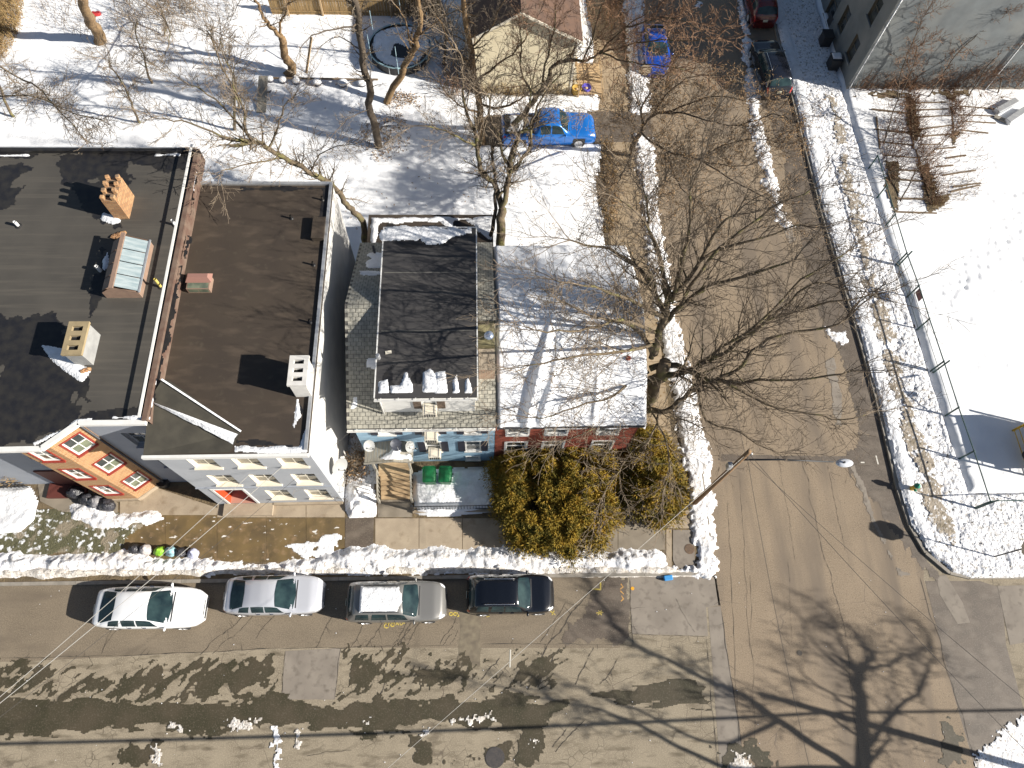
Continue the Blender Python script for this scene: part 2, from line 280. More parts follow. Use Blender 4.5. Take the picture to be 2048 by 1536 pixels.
class MB:
    def __init__(self): self.v = []; self.f = []
    def add(self, vs, fs):
        n = len(self.v); self.v += [tuple(p) for p in vs]; self.f += [tuple(i+n for i in f) for f in fs]
    def box(self, x0, x1, y0, y1, z0, z1):
        self.add([(x0,y0,z0),(x1,y0,z0),(x1,y1,z0),(x0,y1,z0),(x0,y0,z1),(x1,y0,z1),(x1,y1,z1),(x0,y1,z1)],
                 [(0,3,2,1),(4,5,6,7),(0,1,5,4),(1,2,6,5),(2,3,7,6),(3,0,4,7)]); return self
    def obox(self, c, size, rz=0.0, rx=0.0, ry=0.0):
        m = Matrix.Translation(c) @ Matrix.Rotation(rz,4,'Z') @ Matrix.Rotation(ry,4,'Y') @ Matrix.Rotation(rx,4,'X')
        a, b, d = size[0]/2, size[1]/2, size[2]/2
        vs = [m@Vector(p) for p in [(-a,-b,-d),(a,-b,-d),(a,b,-d),(-a,b,-d),(-a,-b,d),(a,-b,d),(a,b,d),(-a,b,d)]]
        self.add(vs, [(0,3,2,1),(4,5,6,7),(0,1,5,4),(1,2,6,5),(2,3,7,6),(3,0,4,7)]); return self
    def beam(self, p, q, w, h, up=(0, 0, 1)):
        p = Vector(p); q = Vector(q); d = (q-p).normalized(); u = Vector(up)
        if abs(d.dot(u)) > 0.97: u = Vector((1, 0, 0))
        s = d.cross(u).normalized()*w/2; t = s.cross(d).normalized()*h/2
        self.add([p-s-t,p+s-t,p+s+t,p-s+t,q-s-t,q+s-t,q+s+t,q-s+t],[(0,1,2,3),(7,6,5,4),(0,4,5,1),(1,5,6,2),(2,6,7,3),(3,7,4,0)]); return self
    def prism(self, poly, z0, z1):
        a = sum(poly[i][0]*poly[(i+1)%len(poly)][1]-poly[(i+1)%len(poly)][0]*poly[i][1] for i in range(len(poly)))
        if a < 0: poly = poly[::-1]
        n = len(poly); zt = z1 if callable(z1) else (lambda x, y: z1)
        self.add([(x,y,z0) for x,y in poly]+[(x,y,zt(x,y)) for x,y in poly],
                 [tuple(range(n-1,-1,-1)), tuple(range(n,2*n))]+[(i,(i+1)%n,n+(i+1)%n,n+i) for i in range(n)]); return self
    def quad(self, a, b, c, d): self.add([a,b,c,d],[(0,1,2,3)]); return self
    def tube(self, pts, rad, n=6, cap=True):
        pts = [Vector(p) for p in pts]
        if not hasattr(rad, '__len__'): rad = [rad]*len(pts)
        base = len(self.v); u = None
        for i, p in enumerate(pts):
            d = (pts[min(i+1,len(pts)-1)]-pts[max(i-1,0)])
            d = d.normalized() if d.length > 1e-9 else Vector((0,0,1))
            if u is None: u = d.orthogonal().normalized()
            else:
                u = u-d*u.dot(d); u = u.normalized() if u.length > 1e-6 else d.orthogonal().normalized()
            w = d.cross(u); r = rad[i]
            for k in range(n):
                a = 2*math.pi*k/n; self.v.append(tuple(p+(u*math.cos(a)+w*math.sin(a))*r))
        for i in range(len(pts)-1):
            for k in range(n):
                a = base+i*n+k; b = base+i*n+(k+1)%n; self.f.append((a,b,b+n,a+n))
        if cap:
            self.f.append(tuple(base+k for k in range(n-1,-1,-1))); e = base+(len(pts)-1)*n; self.f.append(tuple(e+k for k in range(n)))
        return self
    def lathe(self, c, prof, n=16, axis='Z'):
        base = len(self.v); c = Vector(c)
        for r, z in prof:
            for k in range(n):
                a = 2*math.pi*k/n; p = Vector((r*math.cos(a), r*math.sin(a), z))
                if axis == 'Y': p = Vector((p.x, p.z, p.y))
                self.v.append(tuple(c+p))
        for i in range(len(prof)-1):
            for k in range(n):
                a = base+i*n+k; b = base+i*n+(k+1)%n
                self.f.append((a,b,b+n,a+n) if axis == 'Z' else (a,a+n,b+n,b))
        e = base+(len(prof)-1)*n
        self.f.append(tuple(base+k for k in range(n-1,-1,-1)) if axis=='Z' else tuple(base+k for k in range(n)))
        self.f.append(tuple(e+k for k in range(n)) if axis=='Z' else tuple(e+k for k in range(n-1,-1,-1)))
        return self
    def lump(self, c, r, seed=0, n=10, m=7, amp=0.18, freq=1.5, flat=0.0):
        base = len(self.v); c = Vector(c); r = r if hasattr(r,'__len__') else (r,r,r)
        for i in range(m+1):
            t = math.pi*i/m
            for k in range(n):
                a = 2*math.pi*k/n; d = Vector((math.sin(t)*math.cos(a), math.sin(t)*math.sin(a), math.cos(t)))
                s = 1+amp*mnoise.noise(d*freq+Vector((seed*3.1, seed*1.7, 0)))*2
                z = d.z*r[2]*s
                if flat and z < -r[2]*flat: z = -r[2]*flat
                self.v.append((c.x+d.x*r[0]*s, c.y+d.y*r[1]*s, c.z+z))
        for i in range(m):
            for k in range(n):
                a = base+i*n+k; b = base+i*n+(k+1)%n; self.f.append((a,a+n,b+n,b))
        return self
    def build(self, name, mat, parent=None, smooth=False, local=False, bevel=0.0, loc=None):
        me = bpy.data.meshes.new(name); me.from_pydata(self.v, [], self.f); me.update()
        return link_mesh(name, me, mat, parent, smooth, local, bevel)
def link_mesh(name, me, mat, parent=None, smooth=False, local=False, bevel=0.0):
    if mat is not None: me.materials.append(mat)
    if smooth: me.polygons.foreach_set('use_smooth', [True]*len(me.polygons))
    o = bpy.data.objects.new(name, me); col.objects.link(o)
    if parent is not None:
        o.parent = parent
        if not local: o.location = -wloc(parent)
    if bevel:
        b = o.modifiers.new('bevel', 'BEVEL'); b.width = bevel; b.segments = 2; b.limit_method = 'ANGLE'; b.angle_limit = math.radians(40)
    return o
def part(name, mat, parent, fn, **kw):
    b = MB(); fn(b); return b.build(name, mat, parent, **kw)

# ------------------------------------------------------------------ numpy noise and ragged sheets
def _h(ix, iy, s):
    n = (ix.astype(np.int64)*374761393+iy.astype(np.int64)*668265263+s*982451653) & 0xFFFFFFFF
    n = ((n ^ (n >> 13))*1274126177) & 0xFFFFFFFF
    return ((n ^ (n >> 16)) & 0xFFFF)/65535.0
def vnoise(x, y, s=0):
    ix = np.floor(x); iy = np.floor(y); fx = x-ix; fy = y-iy
    fx = fx*fx*(3-2*fx); fy = fy*fy*(3-2*fy)
    a = _h(ix,iy,s); b = _h(ix+1,iy,s); c = _h(ix,iy+1,s); d = _h(ix+1,iy+1,s)
    return (a+(b-a)*fx)*(1-fy)+(c+(d-c)*fx)*fy
def fbm(x, y, s=0, o=4):
    t = 0; a = 0.5; n = 0
    for i in range(o):
        t = t+a*vnoise(x*2**i+17.3*i, y*2**i-9.1*i, s+i); n += a; a *= 0.5
    return t/n*2-1            # about -1..1
def sdist(px, py, poly):
    poly = np.array(poly, float); ins = np.zeros(px.shape, bool); dm = np.full(px.shape, 1e9)
    n = len(poly)
    for i in range(n):
        x0, y0 = poly[i]; x1, y1 = poly[(i+1)%n]; dx, dy = x1-x0, y1-y0
        t = np.clip(((px-x0)*dx+(py-y0)*dy)/(dx*dx+dy*dy+1e-12), 0, 1)
        dm = np.minimum(dm, (px-x0-t*dx)**2+(py-y0-t*dy)**2)
        c = ((y0 > py) != (y1 > py)) & (px < (x1-x0)*(py-y0)/((y1-y0) if y1 != y0 else 1e-12)+x0)
        ins ^= c
    d = np.sqrt(dm); return np.where(ins, d, -d)
def sheet(name, poly, z0, mat, parent=None, thick=0.0, edge=0.25, soft=0.3, res=0.15, freq=1.0, lump=0.0, lfreq=1.5,
          holes=(), seed=0, ripple=0.0, dents=(), ecut=0.0, rag=0.0, rfreq=5.0, rot=0.0, stretch=(1, 1), zfun=None, kind=None, smooth=True, bias=0.0):
    """a ragged-edged patch (snow, damp, tar) on a surface, real thickness when thick > 0"""
    P = np.array(poly, float); pad = edge+res*2
    x0, y0 = P.min(0)-pad; x1, y1 = P.max(0)+pad
    nx = max(3, int((x1-x0)/res)+1); ny = max(3, int((y1-y0)/res)+1)
    X, Y = np.meshgrid(np.linspace(x0, x1, nx), np.linspace(y0, y1, ny))
    S = sdist(X, Y, poly)
    for h in holes: S = np.minimum(S, -sdist(X, Y, h))
    cr, sr = math.cos(rot), math.sin(rot); U = (X*cr+Y*sr)*freq*stretch[0]; W = (Y*cr-X*sr)*freq*stretch[1]
    E = S+edge*fbm(U, W, seed, 5)*1.3+bias
    if rag: E = E+rag*fbm(U*rfreq, W*rfreq, seed+77, 4)
    if ecut: E = np.minimum(E, S+ecut)
    Z = np.zeros_like(X)
    if thick > 0:
        t = np.clip(E/soft, 0, 1); t = t*t*(3-2*t)
        Z = thick*t*(1+lump*fbm(X*lfreq, Y*lfreq, seed+31, 5)*2)+ripple*fbm(X*6, Y*6, seed+57, 3)*t
        for (dx, dy, r, dep) in dents:
            ix0 = int((dx-3*r-x0)/res); ix1 = int((dx+3*r-x0)/res)+2; iy0 = int((dy-3*r-y0)/res); iy1 = int((dy+3*r-y0)/res)+2
            if ix1 < 0 or iy1 < 0 or ix0 >= nx or iy0 >= ny: continue
            sl = (slice(max(iy0,0), iy1), slice(max(ix0,0), ix1))
            Z[sl] -= dep*np.exp(-((X[sl]-dx)**2+(Y[sl]-dy)**2)/(r*r))
        Z = np.maximum(Z, -0.01)
    base = zfun(X, Y) if zfun else z0
    Z = base+Z+(np.where(E < 0, -0.012, 0.0) if thick > 0 else 0)
    keep = E > (-res*0.6 if thick > 0 else 0)
    fk = keep[:-1,:-1] & keep[1:,:-1] & keep[:-1,1:] & keep[1:,1:]
    idx = np.arange(nx*ny).reshape(ny, nx)
    F = np.stack([idx[:-1,:-1][fk], idx[:-1,1:][fk], idx[1:,1:][fk], idx[1:,:-1][fk]], 1)
    if len(F) == 0: F = np.array([[0,1,nx+1,nx]])
    used, inv = np.unique(F, return_inverse=True); F = inv.reshape(-1, 4)
    V = np.stack([X.ravel(), Y.ravel(), Z.ravel()], 1)[used]
    me = bpy.data.meshes.new(name); me.vertices.add(len(V)); me.vertices.foreach_set('co', V.ravel())
    me.loops.add(F.size); me.loops.foreach_set('vertex_index', F.ravel().astype(np.int32))
    me.polygons.add(len(F)); me.polygons.foreach_set('loop_start', np.arange(0, F.size, 4, dtype=np.int32))
    me.update(calc_edges=True); me.validate()
    o = link_mesh(name, me, mat, parent, smooth and thick > 0)
    if kind: o['kind'] = kind
    return o
def pxs(pts, z=0.12): return [at(p[0], p[1], p[2] if len(p) > 2 else z) for p in pts]
def rect(x0, x1, y0, y1): return [(x0,y0),(x1,y0),(x1,y1),(x0,y1)]

G = 0.12          # yard and pavement level above the roadway

# ================================================================== GROUND
def flat(name, poly, z, mat, parent=None, kind='structure'):
    b = MB(); n = len(poly)
    a = sum(poly[i][0]*poly[(i+1)%n][1]-poly[(i+1)%n][0]*poly[i][1] for i in range(n))
    if a < 0: poly = poly[::-1]
    b.add([(x, y, z) for x, y in poly], [tuple(range(n))])
    o = b.build(name, mat, parent)
    if kind: o['kind'] = kind
    return o
flat('ground', rect(-400, 400, -300, 500), -0.06, snow)
street = flat('front_street', rect(-70, 70, -12, 6.5), 0.0, old_asphalt)
side = flat('side_street', [(11.35, -12), (21.9, -12), (21.55, 4.8), (22.6, 8), (22.3, 90), (10.2, 90), (10.6, 8), (11.2, 5.0)], 0.004, side_asphalt)

WEST = [(-70, 5.62), (10.2, 5.36), (10.9, 5.6), (11.15, 6.4), (11.25, 15), (10.9, 20), (10.85, 90), (-70, 90)]
EAST = [(20.95, 90), (20.95, 36), (21.0, 26.6), (21.3, 20), (21.45, 14.3), (21.35, 9.3), (21.5, 7.4), (21.95, 6.05), (22.9, 5.05), (23.8, 4.82), (70, 4.6), (70, 90)]
wb = MB().prism(WEST, -0.4, G-0.02).build('west_pavement', soil); wb['kind'] = 'structure'
eb = MB().prism(EAST, -0.4, G-0.02).build('east_pavement', soil); eb['kind'] = 'structure'
def kerb(name, pts, parent, w=0.16, h=G+0.012):
    for i in range(len(pts)-1):
        p = Vector((*pts[i], 0)); q = Vector((*pts[i+1], 0)); L = (q-p).length; n = max(1, round(L/2.4))
        for k in range(n):
            a = p.lerp(q, k/n); c = p.lerp(q, (k+1)/n); d = (c-a).normalized()*0.008
            MB().beam(a+d+Vector((0, 0, h/2-0.05)), c-d+Vector((0, 0, h/2-0.05)), w, h+0.1).build('kerb_stone', kerb_stone, parent)
kerb('kerb', [(20.95, 44), (20.95, 36), (21.0, 26.6), (21.3, 20), (21.45, 14.3), (21.35, 9.3), (21.5, 7.4), (21.95, 6.05), (22.9, 5.05), (23.8, 4.82), (28, 4.75)], eb)
kerb('kerb', [(-24, 5.52), (10.2, 5.3), (10.9, 5.55), (11.2, 6.4), (11.3, 15)], wb)

# ---- roadway: repaved lane, patches, damp, cracks, paint
flat('repaved_lane', [(-70, 2.35), (-20.6, 2.1), (-9, 2.4), (6.3, 2.0), (6.55, 5.5), (-70, 5.7)], 0.004, front_asphalt, street, None)
flat('asphalt_patch', pxs([(1258,1152),(1432,1150),(1440,1210),(1412,1215),(1416,1272),(1264,1268)], 0), 0.004, pale_patch, street, None)
flat('asphalt_patch', pxs([(1416,1215),(1441,1212),(1490,1536),(1440,1536)], 0), 0.0042, pale_patch, street, None)
flat('asphalt_patch', pxs([(571,1302),(682,1296),(670,1399),(562,1399)], 0), 0.004, pale_patch, street, None)
sheet('trench_patch', pxs([(921,1222),(964,1222),(961,1334),(913,1334)], 0), 0.0085, trench_patch, street, edge=0.05, res=0.05, freq=2.5)
sheet('side_trench', pxs([(1436,908),(1760,912),(1760,926),(1436,922)], 0), 0.008, damp_asphalt, side, edge=0.04, res=0.06, freq=2)
flat('asphalt_patch', pxs([(1850,1162),(1960,1162),(2002,1176),(2012,1290),(2048,1420),(2140,1536),(1950,1536),(1905,1380)], 0), 0.0045, damp_asphalt, street, None)
flat('asphalt_patch', pxs([(1872,1152),(1892,1150),(1925,1205),(1940,1245),(1915,1248),(1880,1190)], 0), 0.009, pale_patch, street, None)
flat('asphalt_patch', pxs([(1995,1172),(2060,1170),(2075,1280),(2020,1290)], 0), 0.009, pale_patch, street, None)
for i, (poly, e, fr, st, bi, rg) in enumerate([
    ([(-60,1392),(200,1392),(330,1398),(560,1402),(700,1404),(900,1400),(1010,1392),(1130,1408),(1110,1440),(1000,1452),(560,1462),(330,1452),(200,1472),(-60,1478)], 0.45, 0.7, (0.6, 1.5), 0.05, .45),
    ([(-60,1325),(230,1320),(560,1300),(565,1402),(300,1412),(-60,1412)], 0.8, 0.8, (0.7, 1.6), -0.50, 1.25),
    ([(680,1300),(910,1296),(1010,1320),(1010,1400),(680,1404)], 0.8, 0.9, (0.7, 1.6), -0.56, 1.25),
    ([(1040,1296),(1130,1296),(1110,1370),(1010,1395),(1010,1360)], 0.5, 1.2, (0.6, 2.2), -0.28, .9),
    ([(1150,1370),(1420,1360),(1420,1415),(1200,1412)], 0.5, 0.5, (0.35, 2.4), -0.22, .4),
    ([(250,1480),(330,1480),(290,1536),(230,1536)], 0.3, 1.0, (1, 1), -.05, .3),
    ([(820,1470),(880,1468),(870,1536),(830,1536)], 0.3, 1.0, (1, 1), -.05, .3),
    ([(1040,1450),(1100,1440),(1090,1500),(1060,1536),(1020,1536)], 0.3, 1.0, (1, 1), -.05, .3),
    ([(900,1500),(1040,1480),(1020,1536),(850,1536)], 0.4, 1.0, (1, 1), -0.2, .4),
    ([(1520,1470),(1560,1536),(1440,1536),(1400,1490)], 0.5, 0.8, (1, 1), -.1, .5),
    ([(1880,1420),(1920,1460),(1930,1536),(1860,1536),(1880,1470)], 0.3, 1.0, (1, 1), -.1, .4)]):
    sheet('damp_stain', pxs(poly, 0), 0.0125+0.0004*i, wet_asphalt, street, edge=e, rag=rg, rfreq=4.5, res=0.04, freq=fr, stretch=st, seed=20+i, bias=bi, rot=math.radians(38) if i in (1, 2, 3) else 0)
MB().lathe((*at(990,1515),0),[(.42,.019),(.42,.024),(.38,.026)],28).build('dark_disc', M('disc_dark',(.045,.042,.042),(.07,.06,.055),14,.7), street)  # first: thin dark round disc lying on the street
MB().lathe((*at(1599,1306),0),[(.12,.012),(.12,.02),(.10,.021)],20).build('valve_cover', M('valve_iron',(.12,.10,.08),None,1,.7), side)
for i, (poly, e, st, bi) in enumerate([
    ([(1590,200),(1640,430),(1702,622),(1752,802),(1795,985),(1812,1055),(1870,1130),(1900,1160),(1865,1165),(1800,1090),(1750,1010),(1700,945),(1695,905),(1720,860),(1690,760),(1640,640),(1600,500),(1580,380),(1545,250)], 0.30, (1.6, 0.5), -0.05),
    ([(1500,180),(1585,200),(1600,300),(1590,330),(1550,260)], 0.3, (1, 1), 0),
    ([(1215,1150),(1260,1150),(1262,1280),(1235,1292),(1110,1292),(1140,1240),(1200,1180)], 0.35, (1, 0.8), -0.1)]):
    sheet('damp_gutter', pxs(poly, 0), 0.0092+0.001*i, damp_asphalt, side if i < 2 else street, edge=e, rag=0.22, res=0.06, freq=1.1, stretch=st, seed=40+i, bias=bi)
for i, poly in enumerate([[(1700,930),(1712,928),(1738,1000),(1760,1060),(1790,1130),(1820,1150),(1800,1155),(1765,1085),(1740,1040),(1722,990)],
                          [(1650,720),(1668,716),(1682,790),(1684,850),(1672,850),(1664,790)], [(1545,400),(1560,395),(1590,480),(1580,490)]]):
    sheet('dried_silt', pxs(poly, 0), 0.0145, pale_patch, side, edge=0.16, res=0.05, freq=2.2, seed=60+i, bias=0.02)

def crack(b, p, q, w, seed, steps=26, jit=0.10):
    """an irregular crack: wandering line, width swelling and pinching, a few spurs"""
    r = random.Random(seed); p = Vector((*p, 0)); q = Vector((*q, 0)); d = (q-p).normalized(); s = Vector((-d.y, d.x, 0)); L = []
    L_ = (q-p).length; pts = []
    for i in range(steps+1):
        f = i/steps; wob = mnoise.noise(Vector((f*L_*.9, seed*.71, 0)))*jit*1.6+mnoise.noise(Vector((f*L_*4.5, seed*.37, 5)))*jit*.45
        pts.append(p.lerp(q, f)+s*wob*min(1, 4*f, 4*(1-f)))
    for i, c in enumerate(pts):
        ww = w*max(.12, .55+1.0*mnoise.noise(Vector((i*.55, seed*1.3, 2))))*(0.3 if i in (0, steps) else 1)/2; L.append((c-s*ww, c+s*ww*r.uniform(.5,1.3)))
    for i in range(steps):
        a, bb = L[i]; c, dd = L[i+1]; b.quad((a.x,a.y,0.0118),(c.x,c.y,0.0118),(dd.x,dd.y,0.0118),(bb.x,bb.y,0.0118))
    if w > .03 and L_ > 1:
        for k in range(3):
            i = r.randrange(3, steps-3); c = pts[i]; e = c+(s*r.choice((-1,1))+d*r.uniform(-.3,.9))*r.uniform(.15,.45); n_ = (e-c).normalized(); m_ = Vector((-n_.y,n_.x,0))*w*.22
            b.quad((*(c-m_).xy,.0115),(*(e-m_*.2).xy,.0115),(*(e+m_*.2).xy,.0115),(*(c+m_).xy,.0115))
cb = MB()
for i, (a, c, w) in enumerate([((490,1228),(400,1310),.05),((508,1230),(425,1308),.035),((553,1228),(512,1278),.04),((665,1232),(632,1296),.045),
    ((726,1249),(703,1294),.04),((768,1243),(735,1292),.045),((813,1246),(786,1290),.04),((825,1242),(795,1290),.05),((832,1246),(800,1290),.05),((841,1243),(815,1290),.04),
    ((920,1222),(880,1290),.04),((905,1268),(886,1290),.03),((916,1260),(900,1288),.03),((1183,1178),(1095,1290),.09),((1132,1204),(1080,1285),.03),((1128,1222),(1100,1285),.03),
    ((225,1258),(203,1308),.03),((235,1258),(205,1300),.03),((1256,1222),(1216,1266),.04),((1095,1290),(1055,1380),.10),((1120,1296),(1075,1375),.07),((1188,1295),(1150,1370),.05),((1235,1318),(1200,1368),.06),
    ((755,1322),(722,1372),.05),((792,1330),(760,1390),.08),((830,1330),(815,1355),.07),((858,1330),(838,1358),.06),((1000,1315),(962,1360),.06),((1016,1330),(985,1368),.05),
    ((1140,1448),(1105,1495),.05),((1170,1440),(1110,1505),.05),((1150,1210),(1290,1215),.02),((1264,1228),(1275,1268),.02),((1350,1195),(1390,1265),.02),
    ((612,1512),(705,1500),.03),((330,1440),(480,1432),.02),((0,1316),(230,1312),.05),((230,1312),(560,1296),.06),((560,1297),(910,1290),.04),((964,1288),(1264,1290),.05),((1260,1160),(1266,1290),.05),
    ((1412,1272),(1436,1536),.045),((1441,1212),(1490,1536),.05),((1432,1150),(1441,1212),.05),((1264,1268),(1412,1273),.035),((571,1302),(562,1399),.03),((682,1296),(670,1399),.03)]):
    crack(cb, at(*a), at(*c), w*0.85, 100+i, jit=0.12 if w < 0.1 and i < 36 else 0.05)
o = cb.build('crack_lines', crack_mat, street); o['kind'] = 'stuff'
cb = MB()
for i, (a, c, w) in enumerate([((1455,1000),(1480,1536),.03),((1478,940),(1500,1300),.025),((1500,1150),(1512,1536),.02),((1600,900),(1640,1080),.03),((1640,1080),(1690,1260),.035),((1690,1260),(1720,1536),.03),
    ((1840,1155),(1955,1536),.06),((1560,930),(1590,1120),.02),((1655,930),(1690,1100),.025),((1575,1120),(1584,1290),.02),((1540,1240),(1580,1290),.02),((1740,1225),(1830,1240),.02)]):
    crack(cb, at(*a), at(*c), w*.8, 300+i, 40, 0.09)
o = cb.build('crack_lines', crack_mat, side); o['kind'] = 'stuff'

# utility paint on the roadway, drawn as strokes
def strokes(name, mat, parent, lines, w=0.05, z=0.0125):
    b = MB()
    for ln in lines:
        pts = [Vector((*at(*p), 0)) for p in ln]
        for i in range(len(pts)-1):
            d = (pts[i+1]-pts[i]).normalized(); s = Vector((-d.y, d.x, 0))*w/2; e = d*w*0.3
            a, c = pts[i]-e, pts[i+1]+e; zz = z+0.0002*(i % 3)
            b.quad((*(a-s).xy, zz), (*(c-s).xy, zz), (*(c+s).xy, zz), (*(a+s).xy, zz))
    return b.build(name, mat, parent)
def ring_px(cx, cy, rx, ry, n=10): return [(cx+rx*math.cos(2*math.pi*k/n), cy+ry*math.sin(2*math.pi*k/n)) for k in range(n+1)]
strokes('yellow_numbers', mark_yellow, street, [ring_px(775,1246,3.5,3), ring_px(773,1252,4.5,4), ring_px(786,1245,3,2.6), ring_px(785,1250,3.5,3),
    [(792,1250),(794,1244),(797,1250)], [(799,1244),(801,1250)], [(803,1250),(808,1244),(809,1247)]], 0.045)
strokes('yellow_numbers', mark_yellow, street, [ring_px(902,1228,3.5,3), ring_px(910,1228,3,3), [(914,1225),(918,1232),(915,1233)]], 0.045)
strokes('yellow_arrow', mark_yellow, street, [[(970,1231),(980,1227)], [(972,1226),(978,1233)], [(976,1225),(974,1234)]], 0.04)
strokes('yellow_corner', mark_yellow, street, [[(1201,1165),(1201,1179),(1185,1178)]], 0.07)
strokes('yellow_arrow', mark_yellow, street, [[(1193,1226),(1206,1225)], [(1197,1221),(1203,1230)], [(1196,1230),(1203,1221)]], 0.04)
strokes('yellow_arrow', mark_yellow, street, [[(1100,1222),(1110,1229)], [(1104,1230),(1108,1222)]], 0.04)
strokes('orange_numbers', mark_orange, street, [[(1242,1168),(1246,1174),(1241,1178)], [(1241,1182),(1247,1188)], [(1243,1192),(1247,1198),(1242,1202)]], 0.05)
strokes('white_line', mark_white, street, [[(1021,1300),(1020,1334)]], 0.06)
MB().lathe((*at(1265,1177), 0.0), [(0.085, 0.013), (0.085, 0.016)], 14).build('orange_marker', M('marker_orange', (0.70, 0.33, 0.02), None), street)
strokes('white_line', mark_white, side, [[(1722,925),(1728,925)], [(1752,912),(1756,928)]], 0.07)

# ---- pavement slabs
walk = MB().box(-24.0, 10.1, 6.1, 8.95, G-0.03, G-0.012).build('front_sidewalk', soil); walk['kind'] = 'structure'
walk2 = MB().box(7.55, 10.3, 8.96, 60, G-0.03, G-0.012).build('side_sidewalk', soil); walk2['kind'] = 'structure'
def slab(parent, poly, mat, z=G, dz=0.0):
    return MB().prism(poly, G-0.02, z+dz).build('paving_slab', mat, parent)
def slab_px(parent, x0, x1, y0, y1, mat, gap=0.6, dz=0.0):
    return slab(parent, pxs([(x0+gap,y0+gap),(x1-gap,y0+gap),(x1-gap,y1-gap),(x0+gap,y1-gap)]), mat, G, dz)
xs = [238, 330, 434, 532, 612, 690]
for i in range(5):
    slab_px(walk, xs[i], xs[i+1], 1036 if i > 1 else 1030, 1124, wet_concrete, dz=rnd.uniform(-0.004, 0.004))
for i in range(2, 5): slab_px(walk, xs[i], xs[i+1], 1002, 1035, concrete, dz=rnd.uniform(-0.004, 0.004))
slab(walk, pxs([(240,1000),(312,975),(435,1016),(433,1030),(240,1030)]), concrete)
slab(walk, pxs([(75,965),(140,955),(190,985),(235,1005),(235,1030),(130,1028),(80,1002)]), grey_concrete)
flat('asphalt_infill', pxs([(691,1036),(748,1036),(746,1104),(690,1106)]), G+0.002, damp_asphalt, walk, None)
xs = [750, 838, 925, 1012, 1100]
for i in range(4): slab_px(walk, xs[i], xs[i+1], 1036, 1100, concrete, dz=rnd.uniform(-0.003, 0.003))
slab_px(walk, 755, 825, 990, 1035, grey_concrete)
for (x0, x1, y0, y1, mt) in [(1100,1180,1030,1104,grey_concrete),(1180,1236,1030,1104,grey_concrete),(1236,1331,1036,1100,grey_concrete),(1332,1344,1058,1134,concrete),(1236,1300,1000,1036,grey_concrete),(1300,1392,1020,1057,concrete)]:
    slab_px(walk, x0, x1, y0, y1, mt, dz=rnd.uniform(-0.003, 0.003))
flat('asphalt_infill', pxs([(1346,1060),(1388,1060),(1390,1130),(1370,1138),(1352,1134),(1346,1120)]), G+0.003, pale_patch, walk, None)
MB().lathe((*at(1379,1098,G), 0), [(0.25, G+0.004), (0.25, G+0.012), (0.22, G+0.016)], 20).build('utility_cover', iron_cover, walk)
yy = 9.0
k = 0
side_tan = M('side_concrete', (0.355, 0.275, 0.185), (0.27, 0.205, 0.13), 1.1, 0.88, 0.004, 40)
chain_mix(side_tan, noise_fac(side_tan, 6, 0.55, 0.7, 6, seed=3), (0.20, 0.13, 0.06))
while yy < 58:
    slab(walk2, rect(7.75, 9.95, yy+0.01, yy+1.52), side_tan, G, rnd.uniform(-0.005, 0.005)); yy += 1.54; k += 1
flat('driveway', pxs([(955,232),(1215,222),(1300,226),(1306,285),(1215,284),(955,296)]), G+0.004, damp_asphalt)

# ---- snow in the yards
B1P = rect(-40, -13.0, 10.3, 23.6); B2P = rect(-13.0, -6.9, 9.1, 22.3); B3P = rect(-5.7, 0.6, 11.2, 23.4); B4P = rect(0.6, 7.2, 11.2, 20.2)
DRIVE = pxs([(960,236),(1215,224),(1230,224),(1230,284),(960,292)])
GAR = rect(-0.6, 6.3, 36.3, 45)
rr = random.Random(3)
dents = [(rr.uniform(-22, 7), rr.uniform(21, 42), rr.uniform(0.10, 0.22), rr.uniform(0.03, 0.09)) for _ in range(420)]
tag(sheet('yard_snow', [(-60, 10.5), (-13, 10.5), (-13, 20), (7.35, 20.1), (7.35, 29.5), (8.0, 32.5), (7.4, 60), (-60, 60)], G-0.01, snow, thick=0.16, edge=0.22, soft=0.35, res=0.17, freq=0.8,
      lump=0.22, lfreq=0.45, holes=[B1P, B2P, B3P, B4P, DRIVE, GAR], dents=dents, ripple=0.014, seed=2), kind='stuff')
tag(sheet('alley_snow', rect(-7.0, -5.4, 9.4, 22), G-0.01, trampled, thick=0.10, edge=0.2, res=0.12, freq=1.5, lump=0.3, holes=[B2P], seed=5), kind='stuff')
tag(sheet('alley_heap', pxs([(697,965),(752,962),(755,1036),(697,1038),(690,1010)]), G-0.01, bank_snow, thick=0.30, edge=0.12, soft=0.4, res=0.07, freq=1.5, lump=0.35, lfreq=3, ripple=0.05, seed=6), kind='stuff')
tag(sheet('front_yard_snow', pxs([(826,948),(848,940),(990,932),(998,1022),(905,1034),(828,1030)]), G-0.01, snow_fine, thick=0.28, edge=0.06, soft=0.25, res=0.08, freq=1.5, lump=0.10, lfreq=2, ripple=0.04, seed=7), kind='stuff')
tag(sheet('pavement_slush', pxs([(-30,1030),(70,1020),(235,1028),(300,1040),(250,1075),(238,1108),(-30,1112)]), G+0.012, grass_snow, thick=0.03, edge=0.12, soft=0.2, res=0.08, freq=1.2, seed=8), kind='stuff')
tag(sheet('corner_yard_snow', pxs([(-40,975),(60,972),(78,1000),(72,1040),(40,1068),(-40,1078)]), G+0.0, snow_fine, thick=0.25, edge=0.08, soft=0.3, res=0.09, freq=1.5, lump=0.1, lfreq=1.5, ripple=0.03, seed=9), kind='stuff')
tag(sheet('heaped_snow', pxs([(140,1012),(190,1004),(235,1030),(320,1022),(330,1038),(250,1058),(190,1058),(138,1040)]), G+0.005, bank_snow, thick=0.14, edge=0.16, soft=0.3, res=0.07, freq=1.6, lump=0.3, lfreq=3, seed=10, ripple=0.04), kind='stuff')
